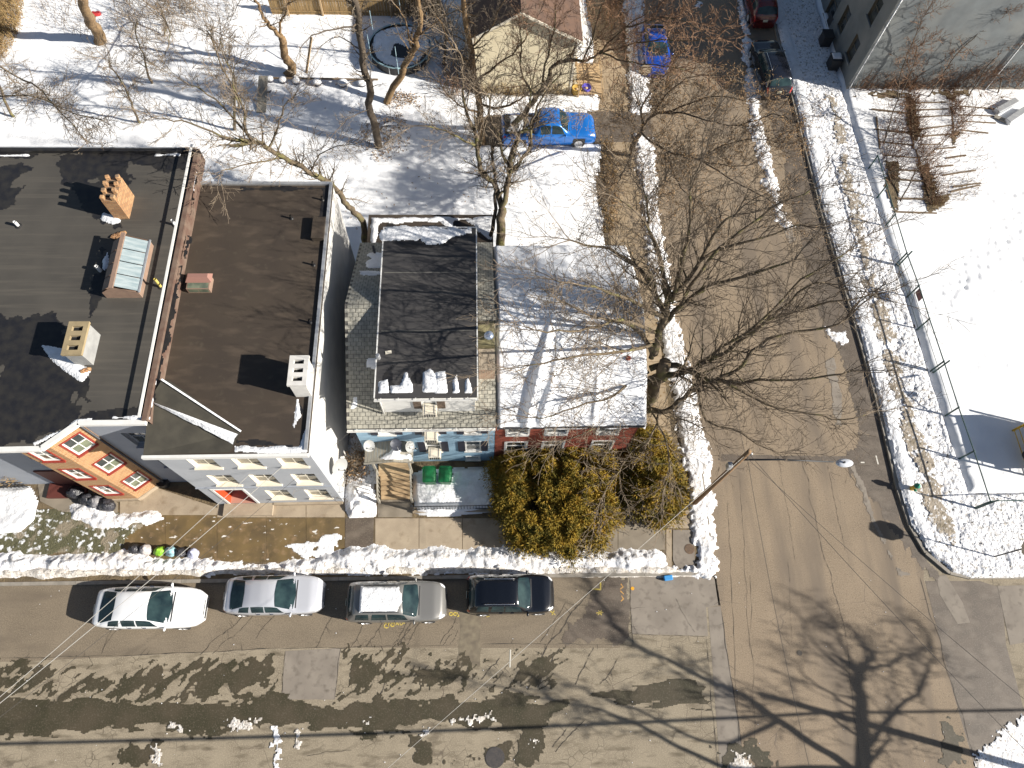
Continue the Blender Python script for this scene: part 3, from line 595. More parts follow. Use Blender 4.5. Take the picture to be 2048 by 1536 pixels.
tag(sheet('thin_snow', pxs([(560,1085),(690,1040),(694,1110),(600,1125)]), G+0.009, snow_fine, thick=0.02, edge=0.5, soft=0.1, res=0.05, freq=1.6, seed=13, bias=-0.30, stretch=(1, 1.8)), kind='stuff')
# ploughed banks
def kerb_level(X, Y): return np.where(sdist(X, Y, WEST) > 0, G-.02, -.01)
tag(sheet('snow_bank', pxs([(-60,1104),(120,1104),(250,1100),(300,1108),(430,1118),(600,1120),(640,1104),(700,1092),(860,1090),(1020,1093),(1200,1098),(1320,1096),(1333,1112),(1336,1140),(1200,1146),(-60,1150)], 0.12), 0.0, bank_snow, zfun=kerb_level,
    thick=0.34, edge=0.22, rag=.16, soft=0.75, res=0.07, freq=1.0, lump=0.20, lfreq=1.1, ripple=0.022, seed=11), kind='stuff')
tag(sheet('gritty_bank_foot', pxs([(-60,1128),(430,1128),(700,1122),(1330,1124),(1400,1140),(1432,1152),(1340,1157),(1000,1154),(440,1158),(-60,1166)], 0.05), -0.005, grit_snow,
    thick=0.26, edge=0.10, soft=0.45, res=0.07, freq=1.4, lump=0.20, lfreq=2.0, ripple=0.03, seed=12), kind='stuff')
BL = [(1240,-60),(1250,60),(1258,150),(1262,225),(1268,300),(1285,430),(1300,560),(1325,700),(1350,800),(1365,900),(1378,1000),(1385,1080),(1390,1125),(1345,1140)]
BR = [(1395,1158),(1425,1158),(1440,1140),(1430,1090),(1430,1000),(1418,900),(1397,800),(1368,700),(1340,560),(1322,430),(1312,300),(1300,225),(1300,150),(1290,60),(1285,-60)]
gap = pxs([(1240,226),(1330,232),(1330,272),(1240,268)])
tag(sheet('snow_bank', pxs(BL+BR, 0.12), 0.0, bank_snow, zfun=kerb_level, thick=0.15, edge=0.22, rag=.30, soft=0.28, res=0.065, freq=1.1, lump=0.25, lfreq=1.3, ripple=0.03, seed=14, bias=.04, holes=[gap]), kind='stuff')
tag(sheet('snow_bank', pxs([(1486,-40),(1500,60),(1510,150),(1520,230),(1545,320),(1560,400),(1590,455),(1575,462),(1545,420),(1525,340),(1502,250),(1492,150),(1480,40),(1475,-40)], 0), 0.0, bank_snow,
    thick=0.13, edge=0.30, rag=.3, soft=0.4, res=0.075, freq=1.0, lump=0.3, lfreq=1.8, ripple=0.03, seed=15, bias=0.10), kind='stuff')
for i, p in enumerate([[(1560,-40),(1590,-40),(1608,80),(1612,130),(1590,130),(1565,60)], [(1395,2),(1405,6),(1402,16),(1390,14)], [(1650,655),(1690,668),(1700,690),(1665,688)]]):
    tag(sheet('snow_remnant', pxs(p, 0), 0.012, bank_snow, thick=0.05, edge=0.2, rag=.3, soft=0.2, res=0.06, freq=1.4, lump=0.3, lfreq=3, seed=70+i, bias=-.05), kind='stuff')
for i, p in enumerate([[(322,1440),(370,1436),(380,1462),(330,1470)],[(455,1440),(515,1442),(510,1462),(460,1462)],[(303,1485),(332,1484),(325,1530),(300,1530)],[(543,1455),(562,1458),(570,1500),(560,1545),(545,1545)],[(590,1460),(606,1455),(603,1500),(590,1500)],
                       [(838,1458),(858,1458),(856,1470),(840,1470)],[(1058,1455),(1070,1455),(1078,1490),(1068,1495)],[(720,1440),(745,1432),(740,1455),(725,1455)],[(1465,1500),(1500,1508),(1530,1560),(1460,1560)],[(2010,1462),(2070,1425),(2110,1560),(1950,1560),(1955,1505)],[(900,1435),(980,1428),(990,1440),(900,1448)]]):
    tag(sheet('street_snow', pxs(p, 0), 0.020, grit_snow if i not in (3, 9) else bank_snow, thick=0.022, edge=0.20, rag=.35, soft=0.10, res=0.045, freq=1.6, lump=0.3, lfreq=3, seed=80+i, bias=-.06 if i != 9 else .1), kind='stuff')

# ---- east side: verge, trodden path, playground snow
r6 = random.Random(17)
vd = [(r6.uniform(21.5,24.8), r6.uniform(4.8,38), r6.uniform(.06,.10), r6.uniform(.03,.08)) for _ in range(900)]+[(r6.uniform(24,36), r6.uniform(4.8,9), r6.uniform(.06,.10), r6.uniform(.03,.08)) for _ in range(350)]
tag(sheet('verge_snow', [(21.05, 60), (21.05, 36), (21.08, 26.6), (21.38, 20), (21.53, 14.3), (21.43, 9.3), (21.58, 7.4), (22.05, 6.1), (23.0, 5.1), (23.9, 4.75), (60, 4.5), (60, 9), (25, 9), (24.75, 14), (24.5, 26), (24.3, 60)], G-0.01, trampled,
      thick=0.15, edge=0.05, soft=0.12, res=0.075, freq=1.6, lump=0.16, lfreq=1.2, ripple=0.035, dents=vd, seed=16), kind='stuff')
tag(sheet('verge_crust', [(21.08, 60), (21.08, 36), (21.1, 26.6), (21.4, 20), (21.55, 14.3), (21.45, 9.3), (21.6, 7.4), (22.1, 6.1), (22.6, 6.4), (22.3, 9.3), (22.5, 14), (22.4, 20), (22.1, 27), (22.0, 36), (22.0, 60)], G+0.09, snow_fine,
      thick=0.09, edge=0.16, rag=.12, soft=0.35, res=0.085, freq=1.2, lump=0.2, lfreq=1.4, ripple=0.02, seed=17, ecut=0.02), kind='stuff')
tag(sheet('trodden_path', pxs([(1648,190),(1672,300),(1690,420),(1722,560),(1752,680),(1782,800),(1818,920),(1858,1040),(1895,1100),(1925,1090),(1905,1020),(1870,920),(1830,800),(1795,690),(1762,560),(1728,420),(1704,300),(1675,190)], 0.3), G+0.150, path_mud,
      thick=0.02, edge=0.45, rag=.45, soft=0.15, res=0.06, freq=1.2, lump=0.2, seed=18, bias=-.22), kind='stuff')
tag(sheet('trodden_path', pxs([(1925,1040),(2060,1052),(2060,1098),(1925,1085)], 0.3), G+0.145, trampled, thick=0.04, edge=0.2, soft=0.2, res=0.07, freq=1.5, seed=19), kind='stuff')
pd = []
r4 = random.Random(11)
for tr in range(4):                                   # footprints crossing the open snow
    a = Vector(at(2060, 372+22*tr, G)); c = Vector(at(1862-10*tr, 600+26*tr, G)); n_ = Vector((c.y-a.y, a.x-c.x)).normalized(); k = 0; f = 0
    while f < 1:
        p = a.lerp(c, f)+n_*(.14 if k % 2 else -.14)+n_*.5*mnoise.noise(Vector((f*5, tr*3.3, 0))); pd.append((p.x+r4.uniform(-.08, .08), p.y+r4.uniform(-.08, .08), r4.uniform(.07,.11), r4.uniform(.04,.10)))
        f += r4.uniform(.03, .06); k += 1
for _ in range(60): pd.append((r4.uniform(25, 36), r4.uniform(9, 34), 0.12, 0.05))
tag(sheet('playground_snow', [(24.2, 60), (24.4, 26), (24.6, 20), (24.75, 14), (24.9, 8.9), (60, 8.9), (60, 60)], G-0.01, snow, thick=0.27, edge=0.12, soft=0.4, res=0.11, freq=0.9, lump=0.16, lfreq=0.35, ripple=0.008, dents=pd, seed=21), kind='stuff')

# ================================================================== BUILDINGS
def facade(b, o, u, L, z0, z1, opens=()):
    """wall plane from o along unit u, with rectangular openings (u0,u1,za,zb)"""
    us = sorted({0.0, L, *[q for w in opens for q in w[:2]]}); zs = sorted({z0, z1, *[q for w in opens for q in w[2:4]]})
    P = lambda a, z: (o[0]+u[0]*a, o[1]+u[1]*a, z)
    for i in range(len(us)-1):
        for j in range(len(zs)-1):
            a, c = (us[i]+us[i+1])/2, (zs[j]+zs[j+1])/2
            if any(w[0] < a < w[1] and w[2] < c < w[3] for w in opens): continue
            b.quad(P(us[i],zs[j]), P(us[i+1],zs[j]), P(us[i+1],zs[j+1]), P(us[i],zs[j+1]))
def window(parent, o, u, w, depth=0.16, frame=white_paint, gl=glass, gl2=None, sill=True, casing=0.0, casing_mat=None, grid=(2, 2), fw=0.055, sill_mat=None, name='window', shutters=None, sash=True):
    """window in the opening w=(u0,u1,za,zb) of a facade; outward normal is u turned by -90 degrees"""
    u = Vector((u[0], u[1], 0)); n = Vector((u.y, -u.x, 0)); O = Vector((o[0], o[1], 0)); u0, u1, za, zb = w[:4]
    P = lambda a, d, z: O+u*a+n*d+Vector((0, 0, z))
    def bar(b, a0, a1, d0, d1, zz0, zz1):
        b.add([P(a0,d0,zz0),P(a1,d0,zz0),P(a1,d1,zz0),P(a0,d1,zz0),P(a0,d0,zz1),P(a1,d0,zz1),P(a1,d1,zz1),P(a0,d1,zz1)],
              [(0,1,2,3),(7,6,5,4),(4,5,1,0),(5,6,2,1),(6,7,3,2),(7,4,0,3)])
    b = MB(); D = -depth
    b.quad(P(u0,0,za),P(u0,D,za),P(u0,D,zb),P(u0,0,zb)); b.quad(P(u1,0,za),P(u1,0,zb),P(u1,D,zb),P(u1,D,za))
    b.quad(P(u0,0,zb),P(u0,D,zb),P(u1,D,zb),P(u1,0,zb)); b.quad(P(u0,0,za),P(u1,0,za),P(u1,D,za),P(u0,D,za))
    bar(b,u0,u0+fw,D,D+0.05,za,zb); bar(b,u1-fw,u1,D,D+0.05,za,zb); bar(b,u0+fw,u1-fw,D,D+0.05,za,za+fw); bar(b,u0+fw,u1-fw,D,D+0.05,zb-fw,zb)
    wo = b.build(name, frame, parent)
    zm = (za+zb)/2
    if sash:
        b = MB(); bar(b,u0+fw,u1-fw,D+0.004,D+0.045,zm-0.03,zm+0.03)
        nx = grid[0]
        for i in range(1, nx): a = u0+(u1-u0)*i/nx; bar(b,a-0.016,a+0.016,D+0.006,D+0.032,za+fw,zb-fw)
        b.build('muntin', frame, wo)
    for k, (zz0, zz1) in enumerate(((za+fw, zm), (zm, zb-fw))):
        MB().quad(P(u0+fw,D+0.012+0.008*k,zz0),P(u1-fw,D+0.012+0.008*k,zz0),P(u1-fw,D+0.012+0.008*k,zz1),P(u0+fw,D+0.012+0.008*k,zz1)).build('pane', gl if k == 0 else (gl2 or gl), wo)
    if sill:
        b = MB(); bar(b,u0-0.07,u1+0.07,-0.01,0.09,za-0.09,za-0.002); b.build('sill', sill_mat or frame, wo)
    if casing:
        b = MB(); c = casing
        bar(b,u0-c,u0,-0.01,0.035,za,zb+c); bar(b,u1,u1+c,-0.01,0.035,za,zb+c); bar(b,u0,u1,-0.01,0.035,zb,zb+c); b.build('casing', casing_mat or frame, wo)
    if shutters:
        for s in (0, 1):
            a0 = u0-0.36 if s == 0 else u1+0.02
            b = MB(); bar(b,a0,a0+0.34,-0.005,0.04,za-0.02,zb+0.02); b.build('shutter', shutters, wo)
    return wo
def ac_unit(owner_label, o, u, a, z, name='air_conditioner'):
    u = Vector((u[0],u[1],0)); n = Vector((u.y,-u.x,0)); c = Vector((o[0],o[1],0))+u*a+n*0.18+Vector((0,0,z))
    t = thing(name, c, owner_label, 'air conditioner', 'window air conditioners on the blue house')
    b = MB(); b.obox((0,0,0.19),(0.60,0.52,0.36)); b.build('housing', cream_paint, t, local=True, bevel=0.02)
    b = MB()
    for k in range(5): b.obox((-0.2+0.1*k,-0.265,0.19),(0.05,0.012,0.28))
    b.build('grille', dark_trim, t, local=True)
    b = MB(); b.obox((-0.2,-0.02,0.378),(0.03,0.44,0.012)); b.obox((0.2,-0.02,0.378),(0.03,0.44,0.012)); b.build('bracket', metal_grey, t, local=True)
    return t
def roof_pipe(parent, px, py, z, h, r, mat, cap=None):
    x, y = at(px, py, z); b = MB(); b.tube([(x,y,z),(x,y,z+h)], r, 10, cap=False); b.tube([(x,y,z+h),(x,y,z)], r*0.82, 10, cap=False)
    o = b.build('vent_pipe', mat, parent, smooth=True)
    MB().lathe((x,y,z),[(r*2.2,0.004),(r*1.3,0.05)],12).build('pipe_collar', roof_wet, o)
    return o

# ---------------------------------------------------------------- brick-fronted building on the left
Z1 = 8.75; Z2 = 8.1; b1x, b1y0, b1y1 = -13.02, 10.30, 23.62
b1 = thing('brick_bay_building', (-20, 15, G), 'long flat roofed building with tan brick bay and dark tar roof at left edge', 'building')
def bay_pts(): return [(-15.75, 10.30), (-16.85, 9.42), (-18.25, 9.40), (-19.35, 10.30)]
BW = bay_pts()
wb1 = MB()
rec_w = [(1.0, 1.95, 5.55, 7.2), (1.0, 1.95, 2.7, 4.2)]
facade(wb1, (-15.75, 10.30), (1, 0), 2.73, G, Z1-0.12, rec_w)
wb1.quad((b1x,b1y0,G),(b1x,b1y1,G),(b1x,b1y1,Z1-0.12),(b1x,b1y0,Z1-0.12))
wb1.quad((-42,b1y1,G),(-42,b1y1,Z1-.12),(b1x,b1y1,Z1-.12),(b1x,b1y1,G))
wb1.quad((-42,b1y0,G),(-19.35,b1y0,G),(-19.35,b1y0,Z1-.12),(-42,b1y0,Z1-.12))
wb1.build('wall', slate_stucco, b1)
for w in rec_w: window(b1, (-15.75,10.30), (1,0), w, 0.22, frame=slate_stucco, gl=glass, sill=True)
bw = MB(); wins = []
for i in range(3):
    p = Vector(BW[i+1]); q = Vector(BW[i]); L = (q-p).length; u = (q-p)/L; hw = 0.38
    ops = [(L/2-hw, L/2+hw, z, z+1.35) for z in (1.35, 3.95, 6.5)]
    facade(bw, p, u, L, G, Z1-0.2, ops); wins.append((p, u, ops))
bw.build('brick_bay', tan_brick, b1)
for p, u, ops in wins:
    for w in ops:
        wo = window(b1, p, u, w, 0.07, frame=white_paint, gl=green_glass, gl2=glass, casing=0.07, casing_mat=red_paint, sill=True, sill_mat=red_paint, fw=0.06)
# corner quoin strip, downpipe and water table
b = MB(); b.tube([(-15.72,10.20,Z1-0.3),(-15.72,10.20,0.4),(-15.66,9.98,0.25)],0.05,8); b.build('downpipe', dark_trim, b1, smooth=True)
b = MB(); b.prism([(-15.72,10.30),(-16.83,9.36),(-18.27,9.34),(-19.38,10.30)],G,0.42); b.build('water_table', concrete, b1)
# roof deck, snow-lined gutter edge, parapet
roofp = [(b1x,b1y1),(b1x,b1y0-0.05),(-15.6,b1y0-0.05),(-16.75,9.24),(-18.35,9.22),(-19.5,b1y0-0.05),(-42,b1y0-0.05),(-42,b1y1)]
MB().prism(roofp, Z1-0.12, Z1).build('roof_deck', roof_grey, b1)
b = MB()
for p, q in [((b1x,b1y0-0.14),(-15.6,b1y0-0.14)),((-15.6,b1y0-0.14),(-16.75,9.14)),((-16.75,9.14),(-18.35,9.12)),((-18.35,9.12),(-19.5,b1y0-0.14)),((-19.5,b1y0-0.14),(-42,b1y0-0.14))]:
    b.beam((*p,Z1-0.03),(*q,Z1-0.03),0.20,0.16)
b.build('cornice', white_paint, b1)
b = MB(); b.beam((b1x-.02,b1y0-0.1,Z1+0.06),(b1x-.02,b1y1,Z1+0.06),0.20,0.20); b.quad((b1x+.09,b1y0-.1,Z2),(b1x+.09,b1y1,Z2),(b1x+.085,b1y1,Z1+.1),(b1x+.085,b1y0-.1,Z1+.1)); b.build('parapet', trim_red, b1)
b = MB(); b.beam((-42,b1y1-0.08,Z1+0.08),(b1x-.12,b1y1-0.08,Z1+0.08),0.16,0.20); b.build('back_parapet', roof_wet, b1)
b = MB(); b.beam((-42,b1y1+0.03,Z1+0.16),(b1x-.12,b1y1+0.03,Z1+0.16),0.05,0.08); b.build('back_flashing', galv, b1)
b = MB(); b.beam((b1x-0.10,b1y0-0.1,Z1+0.43),(b1x-0.16,b1y1,Z1+0.43),0.10,0.04); b.build('coping', white_paint, b1)
def rs(nm, poly, z, **kw): return sheet(nm, pxs(poly, z), z, kw.pop('mat', roof_wet), kw.pop('parent', b1), **kw)
zr = Z1+0.004
for i, (poly, e, bi, st) in enumerate([
    ([(115,303),(395,306),(392,420),(382,430),(372,345),(260,325),(250,375),(130,365)], .35, 0, (1,1)),
    ([(-40,300),(120,300),(60,318),(-40,315)], .15, 0, (1,1)),
    ([(155,360),(260,350),(215,410),(240,455),(160,430)], .4, 0, (1,1)),
    ([(-40,635),(90,632),(140,690),(185,760),(150,838),(60,885),(-40,885)], .9, -.12, (1.2,.8)),
    ([(60,650),(130,640),(125,690),(85,700)], .3, .1, (1,1)),
    ([(205,490),(215,560),(185,640),(170,640),(190,560)], .25, 0, (1,1)),
    ([(375,470),(385,470),(340,660),(318,780),(305,838),(150,845),(60,880),(110,850),(180,820),(285,810),(305,720)], .18, .02, (1,1)),
    ([(-40,330),(40,322),(70,335),(25,375),(60,365),(30,410),(-40,420)], .4, -.1, (1,1)),
    ([(-40,860),(60,868),(60,885),(-40,892)], .2, 0, (1,1))]):
    rs('wet_stain', poly, zr+0.0005*i, edge=e, rag=.16, res=.05, freq=1.1, seed=120+i, bias=bi, stretch=st)
for i, poly in enumerate([[(205,425),(238,430),(242,445),(225,450),(200,438)],[(80,690),(140,700),(180,745),(165,765),(120,735)],[(60,885),(120,862),(150,838),(185,836),(185,842),(152,845),(70,893)],
                          [(215,503),(222,530),(205,545),(203,520)],[(318,720),(306,800),(298,838),(225,838),(225,833),(290,832),(305,740)],[(310,308),(360,306),(360,311),(310,312)],[(-40,310),(55,308),(60,312),(-40,314)],[(395,305),(388,380),(383,380),(390,310)]]):
    rs('roof_snow', poly, zr+0.006, mat=snow_fine, thick=.07, edge=.07, soft=.15, res=.05, freq=2, lump=.3, seed=140+i)
def chimney(px_corners, zroof, h, mat, capmat, flues, label, name='chimney', batter=0.0, cap=0.10, castle=False):
    P = [Vector(at(*p, zroof+h)) for p in px_corners]      # four top corners, seen from above
    x0 = min(p.x for p in P); x1 = max(p.x for p in P); y0 = min(p.y for p in P); y1 = max(p.y for p in P)
    t = thing(name, ((x0+x1)/2,(y0+y1)/2,zroof), label, 'chimney')
    MB().box(x0,x1,y0,y1,zroof,zroof+h-(0 if castle else cap)).build('stack', mat, t, bevel=0.01)
    n = flues; L = y1-y0
    if castle:
        b = MB()
        for k in range(n+1):
            yc = y0+0.09+(L-0.18)*k/n
            for s in (x0+0.09, x1-0.09): MB().obox((s, yc, zroof+h+0.10),(0.18,0.18,0.20+0.05*((k*7+int(s*10))%3)),0.1*k).build('crown_brick', capmat, t, bevel=0.03)
    else:
        b = MB(); c = 0.05; wy = (L+0.1)/(n*2+1)
        b.box(x0-c,x0+0.13,y0-c,y1+c,zroof+h-cap,zroof+h); b.box(x1-0.13,x1+c,y0-c,y1+c,zroof+h-cap,zroof+h)
        for k in range(n+1):
            ya = y0-c+(2*k)*wy; b.box(x0+0.13,x1-0.13,ya,ya+wy,zroof+h-cap,zroof+h)
        b.build('cap', capmat, t)
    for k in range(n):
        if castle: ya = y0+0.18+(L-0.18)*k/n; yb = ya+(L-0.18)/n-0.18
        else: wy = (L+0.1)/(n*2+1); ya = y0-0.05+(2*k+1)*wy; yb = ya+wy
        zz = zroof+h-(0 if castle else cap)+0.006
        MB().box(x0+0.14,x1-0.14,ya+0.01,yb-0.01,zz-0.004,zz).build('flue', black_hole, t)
    return t
chimney([(214,355),(240,360),(207,398),(232,402)], Z1, 1.25, chim_brick, chim_brick, 3, 'weathered orange brick chimney with crumbling crown on the dark roof', castle=True)
chimney([(140,645),(170,645),(128,707),(160,707)], Z1, 1.05, plaster_block, chimney_cap, 3, 'grey plastered chimney with tan slab and three flues', cap=0.12)
# ridge skylight
t = thing('ridge_skylight', (*at(248,530,Z1), Z1), 'long ridged glass skylight with four panes a side and brown frame', 'skylight')
sx0, sx1, sy0, sy1 = -15.62, -14.15, 15.75, 18.35; xr = -15.05; zb_, ze, zt = Z1, Z1+0.42, Z1+0.85
b = MB(); b.box(sx0,sx1,sy0,sy1,zb_,ze)
b.add([(sx0,sy0,ze),(sx1,sy0,ze),(xr,sy0,zt)],[(0,1,2)]); b.add([(sx0,sy1,ze),(sx1,sy1,ze),(xr,sy1,zt)],[(0,2,1)])
b.build('kerb_frame', skylight_frame, t)
b = MB(); b.beam((xr,sy0-.06,zt+.02),(xr,sy1+.06,zt+.02),0.17,0.07); b.build('ridge_cap', skylight_frame, t)
for k in range(4):
    ya = sy0+0.05+(sy1-sy0-.1)*k/4+0.02; yb = sy0+0.05+(sy1-sy0-.1)*(k+1)/4-0.02
    MB().quad((sx1+.02,ya,ze+.012),(sx1+.02,yb,ze+.012),(xr+.08,yb,zt-.03),(xr+.08,ya,zt-.03)).build('pane', skylight_glass, t)
    MB().quad((sx0-.02,ya,ze+.012),(xr-.08,ya,zt-.03),(xr-.08,yb,zt-.03),(sx0-.02,yb,ze+.012)).build('pane', skylight_frame, t)
b = MB(); b.beam((sx1+.03,sy0,ze+.02),(sx1+.03,sy1,ze+.02),0.07,0.06); b.build('eave_trim', galv, t)
roof_pipe(b1, 202, 543, Z1, 0.42, 0.075, pvc); roof_pipe(b1, 322, 574, Z1, 0.62, 0.06, yellow_pipe); roof_pipe(b1, 350, 450, Z1, 0.35, 0.06, pvc); roof_pipe(b1, 37, 452, Z1, 0.3, 0.07, pvc)
b = MB()
for k, (dx, dy) in enumerate([(-.15,0),(0.02,.1),(.16,.2),(.05,-.05)]): x, y = at(238,475,Z1); b.lump((x+dx,y+dy,Z1+.06),(.16,.12,.08),k,7,5,.3)
tag(b.build('brick_rubble', chim_brick), 'small heap of broken orange brick beside the ridged skylight', 'rubble')
b = MB(); x, y = at(172,744,Z1)
for k in range(3): b.lump((x+.1*k-.1,y+.05*k,Z1+.05),(.12,.09,.07),k+9,7,5,.3)
tag(b.build('brick_rubble', chim_brick), 'few loose orange bricks below the grey plastered chimney', 'rubble')
# entrance left of the bay
e = thing('entrance_porch', (-20.3, 9.9, G), 'dark red recessed entrance left of the brick bay', 'porch')
MB().box(-21.3,-19.45,9.55,10.27,G,0.30).build('step', porch_red, e); MB().box(-20.9,-19.8,10.22,10.285,0.31,2.4).build('door', porch_red, e)

# ---------------------------------------------------------------- grey three-storey building
Z2 = 8.1; x0, x1, y0, y1 = -13.0, -6.9, 9.12, 22.3
b2 = thing('grey_building', (-9.95, 15.7, G), 'pale grey three storey building with brown flat roof and red entrance', 'building')
ops = []
for z in (1.05, 3.55, 6.15):
    for k, a in enumerate((1.15, 2.92, 4.72)):
        if z < 2 and k == 0: continue
        ops.append((a-0.05, a+0.98, z, z+1.45))
door = (0.62, 1.92, 0.30, 2.75)
b = MB(); facade(b, (x0,y0), (1,0), x1-x0, G, Z2-0.16, ops+[door])
b.quad((x1,y0,G),(x1,y0+0.5,G),(x1,y0+0.5,Z2-.16),(x1,y0,Z2-.16)); b.build('front_wall', grey_stucco, b2)
b = MB(); b.quad((x1,y0+0.5,G),(x1,y1,G),(x1,y1,Z2-.16),(x1,y0+0.5,Z2-.16)); b.quad((x1,y1,G),(x0,y1,G),(x0,y1,Z2-.16),(x1,y1,Z2-.16)); b.build('side_wall', pale_stucco, b2)
for i, w in enumerate(ops): window(b2, (x0,y0), (1,0), w, 0.17, frame=cream_paint, gl=M('blind_glass',(.20,.175,.13),(.12,.11,.09),2.5,.12), gl2=glass, fw=0.05, sill_mat=cream_paint)
# recessed red doorway
b = MB(); u0,u1,za,zb = door; D = 0.75
b.quad((x0+u0,y0,za),(x0+u0,y0+D,za),(x0+u0,y0+D,zb),(x0+u0,y0,zb)); b.quad((x0+u1,y0,za),(x0+u1,y0,zb),(x0+u1,y0+D,zb),(x0+u1,y0+D,za)); b.quad((x0+u0,y0+D,za),(x0+u1,y0+D,za),(x0+u1,y0+D,zb),(x0+u0,y0+D,zb))
b.quad((x0+u0,y0,zb),(x0+u0,y0+D,zb),(x0+u1,y0+D,zb),(x0+u1,y0,zb))
dw = b.build('doorway', door_red, b2)
MB().quad((x0+u0,y0,za),(x0+u1,y0,za),(x0+u1,y0+D,za),(x0+u0,y0+D,za)).build('threshold', pink_floor, dw)
MB().box(x0+.85,x0+1.7,y0+D-.05,y0+D-.01,za+.01,zb-.25).build('door', door_red, dw)
b = MB(); b.box(x0+u0-.12,x0+u0,y0-.03,y0+.02,za,zb+.12); b.box(x0+u1,x0+u1+.12,y0-.03,y0+.02,za,zb+.12); b.box(x0+u0,x0+u1,y0-.03,y0+.02,zb,zb+.12); b.build('door_surround', white_paint, dw)
MB().box(x0+.3,x0+2.7,y0-.62,y0-.004,G,.29).build('stoop', concrete, b2, bevel=.02)
MB().box(x0+2.71,x1-.02,y0-.12,y0-.004,G,.32).build('plinth', concrete, b2)
b = MB(); b.box(x0-.02,x1+.02,y0-.06,y0-.004,3.12,3.2); b.build('string_course', slate_stucco, b2)
MB().box(x0-.22,x1+.03,y0-.10,y1+.02,Z2-.16,Z2-.004).build('roof_deck', roof_brown, b2)
b = MB(); b.beam((x0-.25,y0-.16,Z2-.07),(x1+.06,y0-.16,Z2-.07),.12,.22); b.build('cornice', white_paint, b2)
b = MB(); b.beam((x1-.05,y0+.02,Z2+.05),(x1-.05,y1+.02,Z2+.05),.12,.12); b.build('parapet', galv, b2)
b = MB(); b.beam((x0,y1-.05,Z2+.05),(x1-.12,y1-.05,Z2+.05),.14,.12); b.build('back_coping', galv, b2)
# snow-filled cricket (raised triangular saddle)
A = Vector((*at(356,771,Z2+.75), Z2+.75)); Bq = Vector((*at(468,885,Z2+.05), Z2+.02)); Cq = Vector((x0-.05, 9.9, Z2+.02)); Dq = Vector((x0-.05, 12.3, Z2+.02)); A = Vector((x0+.35, 11.9, Z2+.8))
Fq = Vector((x0-.2, y0-.08, Z2+.03)); Gq = Vector((x0+3.1, y0-.02, Z2+.03)); Bq = Vector((x0+3.45, 9.95, Z2+.03)); Hq = Vector((x0-.1, 11.2, Z2+.55))
b = MB(); b.add([Fq, Gq, Bq, A, Hq],[(0,1,2,4),(4,2,3)]); b.add([A,Bq,Vector((x0+.3,12.2,Z2))],[(0,1,2)]); b.add([Fq,Hq,A,Vector((x0+.3,12.2,Z2)),Vector((x0-.2,12.2,Z2))],[(0,1,2,3,4)])
b.build('cricket', M('cricket_felt',(.060,.054,.040),(.038,.034,.026),1.6,.85,.004,30), b2)
b = MB(); up = Vector((0,0,.05))
b.beam(A+up,Bq+up,.07,.05); b.build('cricket_snow', snow_fine, b2)
def tri_snow(p, q, w0, w1, zl):
    d = (q-p); n = 14; s = Vector((-d.y,d.x,0)).normalized(); bb = MB(); rows = []
    for i in range(n+1):
        c = p.lerp(q,i/n); w = (w0+(w1-w0)*i/n)*(1+.25*mnoise.noise(Vector((i*.7,3,0))))
        rows.append([c+s*0+Vector((0,0,.012)), c-s*w*.5+Vector((0,0,zl)), c-s*w+Vector((0,0,-.02))])
    for i in range(n):
        for k in range(2): bb.quad(rows[i][k],rows[i][k+1],rows[i+1][k+1],rows[i+1][k])
    return bb
tri_snow(Vector((x0+.15,11.0,Z2+.56)), Bq+Vector((-.1,-.12,.04)), .05, .42, .10).build('drift_snow', snow_fine, b2, smooth=True)
for i, (poly, m_, th, bi) in enumerate([([(470,893),(600,893),(612,850),(614,905),(470,905)], snow_fine, .06, 0), ([(585,790),(600,810),(590,850),(608,820)], roof_wet, 0, .02), ([(300,880),(420,892),(420,903),(292,903)], roof_wet, 0, -.05),
                                   ([(470,875),(590,890),(585,896),(470,888)], roof_wet, 0, 0), ([(640,372),(664,372),(655,470),(622,490),(620,435),(635,430)], roof_wet, 0, -.12), ([(480,372),(660,372),(660,380),(480,384)], roof_wet, 0, 0),
                                   ([(595,790),(605,830),(590,860),(585,850)], snow_fine, .04, -.02)]):
    rs('roof_snow' if m_ is snow_fine else 'wet_stain', poly, Z2+.001+.0006*i, mat=m_, parent=b2, thick=th, edge=.12, soft=.15, res=.05, freq=2, seed=160+i, bias=bi)
chimney([(582,713),(612,713),(580,766),(610,768)], Z2, 1.3, M('white_stack', (.66,.64,.60), (.55,.53,.50), 3, .85), M('white_stack', (.66,.64,.60)), 3, 'white painted chimney with three brown flues on the brown roof edge', cap=.14)
t = thing('box_skylight', (*at(403,565,Z2), Z2), 'small hipped skylight with red brown cap on the brown roof', 'skylight')
x, y = at(403,572,Z2); b = MB(); b.box(x-.48,x+.48,y-.35,y+.32,Z2,Z2+.34); b.build('kerb_frame', skylight_frame, t)
b = MB(); b.add([(x-.55,y-.05,Z2+.36),(x+.55,y-.05,Z2+.36),(x+.55,y+.4,Z2+.36),(x-.55,y+.4,Z2+.36),(x-.42,y+.1,Z2+.56),(x+.42,y+.1,Z2+.56),(x+.42,y+.28,Z2+.56),(x-.42,y+.28,Z2+.56)],[(0,1,5,4),(1,2,6,5),(2,3,7,6),(3,0,4,7),(4,5,6,7),(3,2,1,0)]); b.build('cap', M('cap_red', (.27,.14,.11), None), t)
for s in (-1, 1): MB().box(x+(s*.22)-.2,x+(s*.22)+.2,y-.358,y-.352,Z2+.06,Z2+.30).build('pane', green_glass, t)
MB().quad((x-.44,y-.32,Z2+.345),(x+.44,y-.32,Z2+.345),(x+.44,y-.06,Z2+.352),(x-.44,y-.06,Z2+.352)).build('pane', green_glass, t)
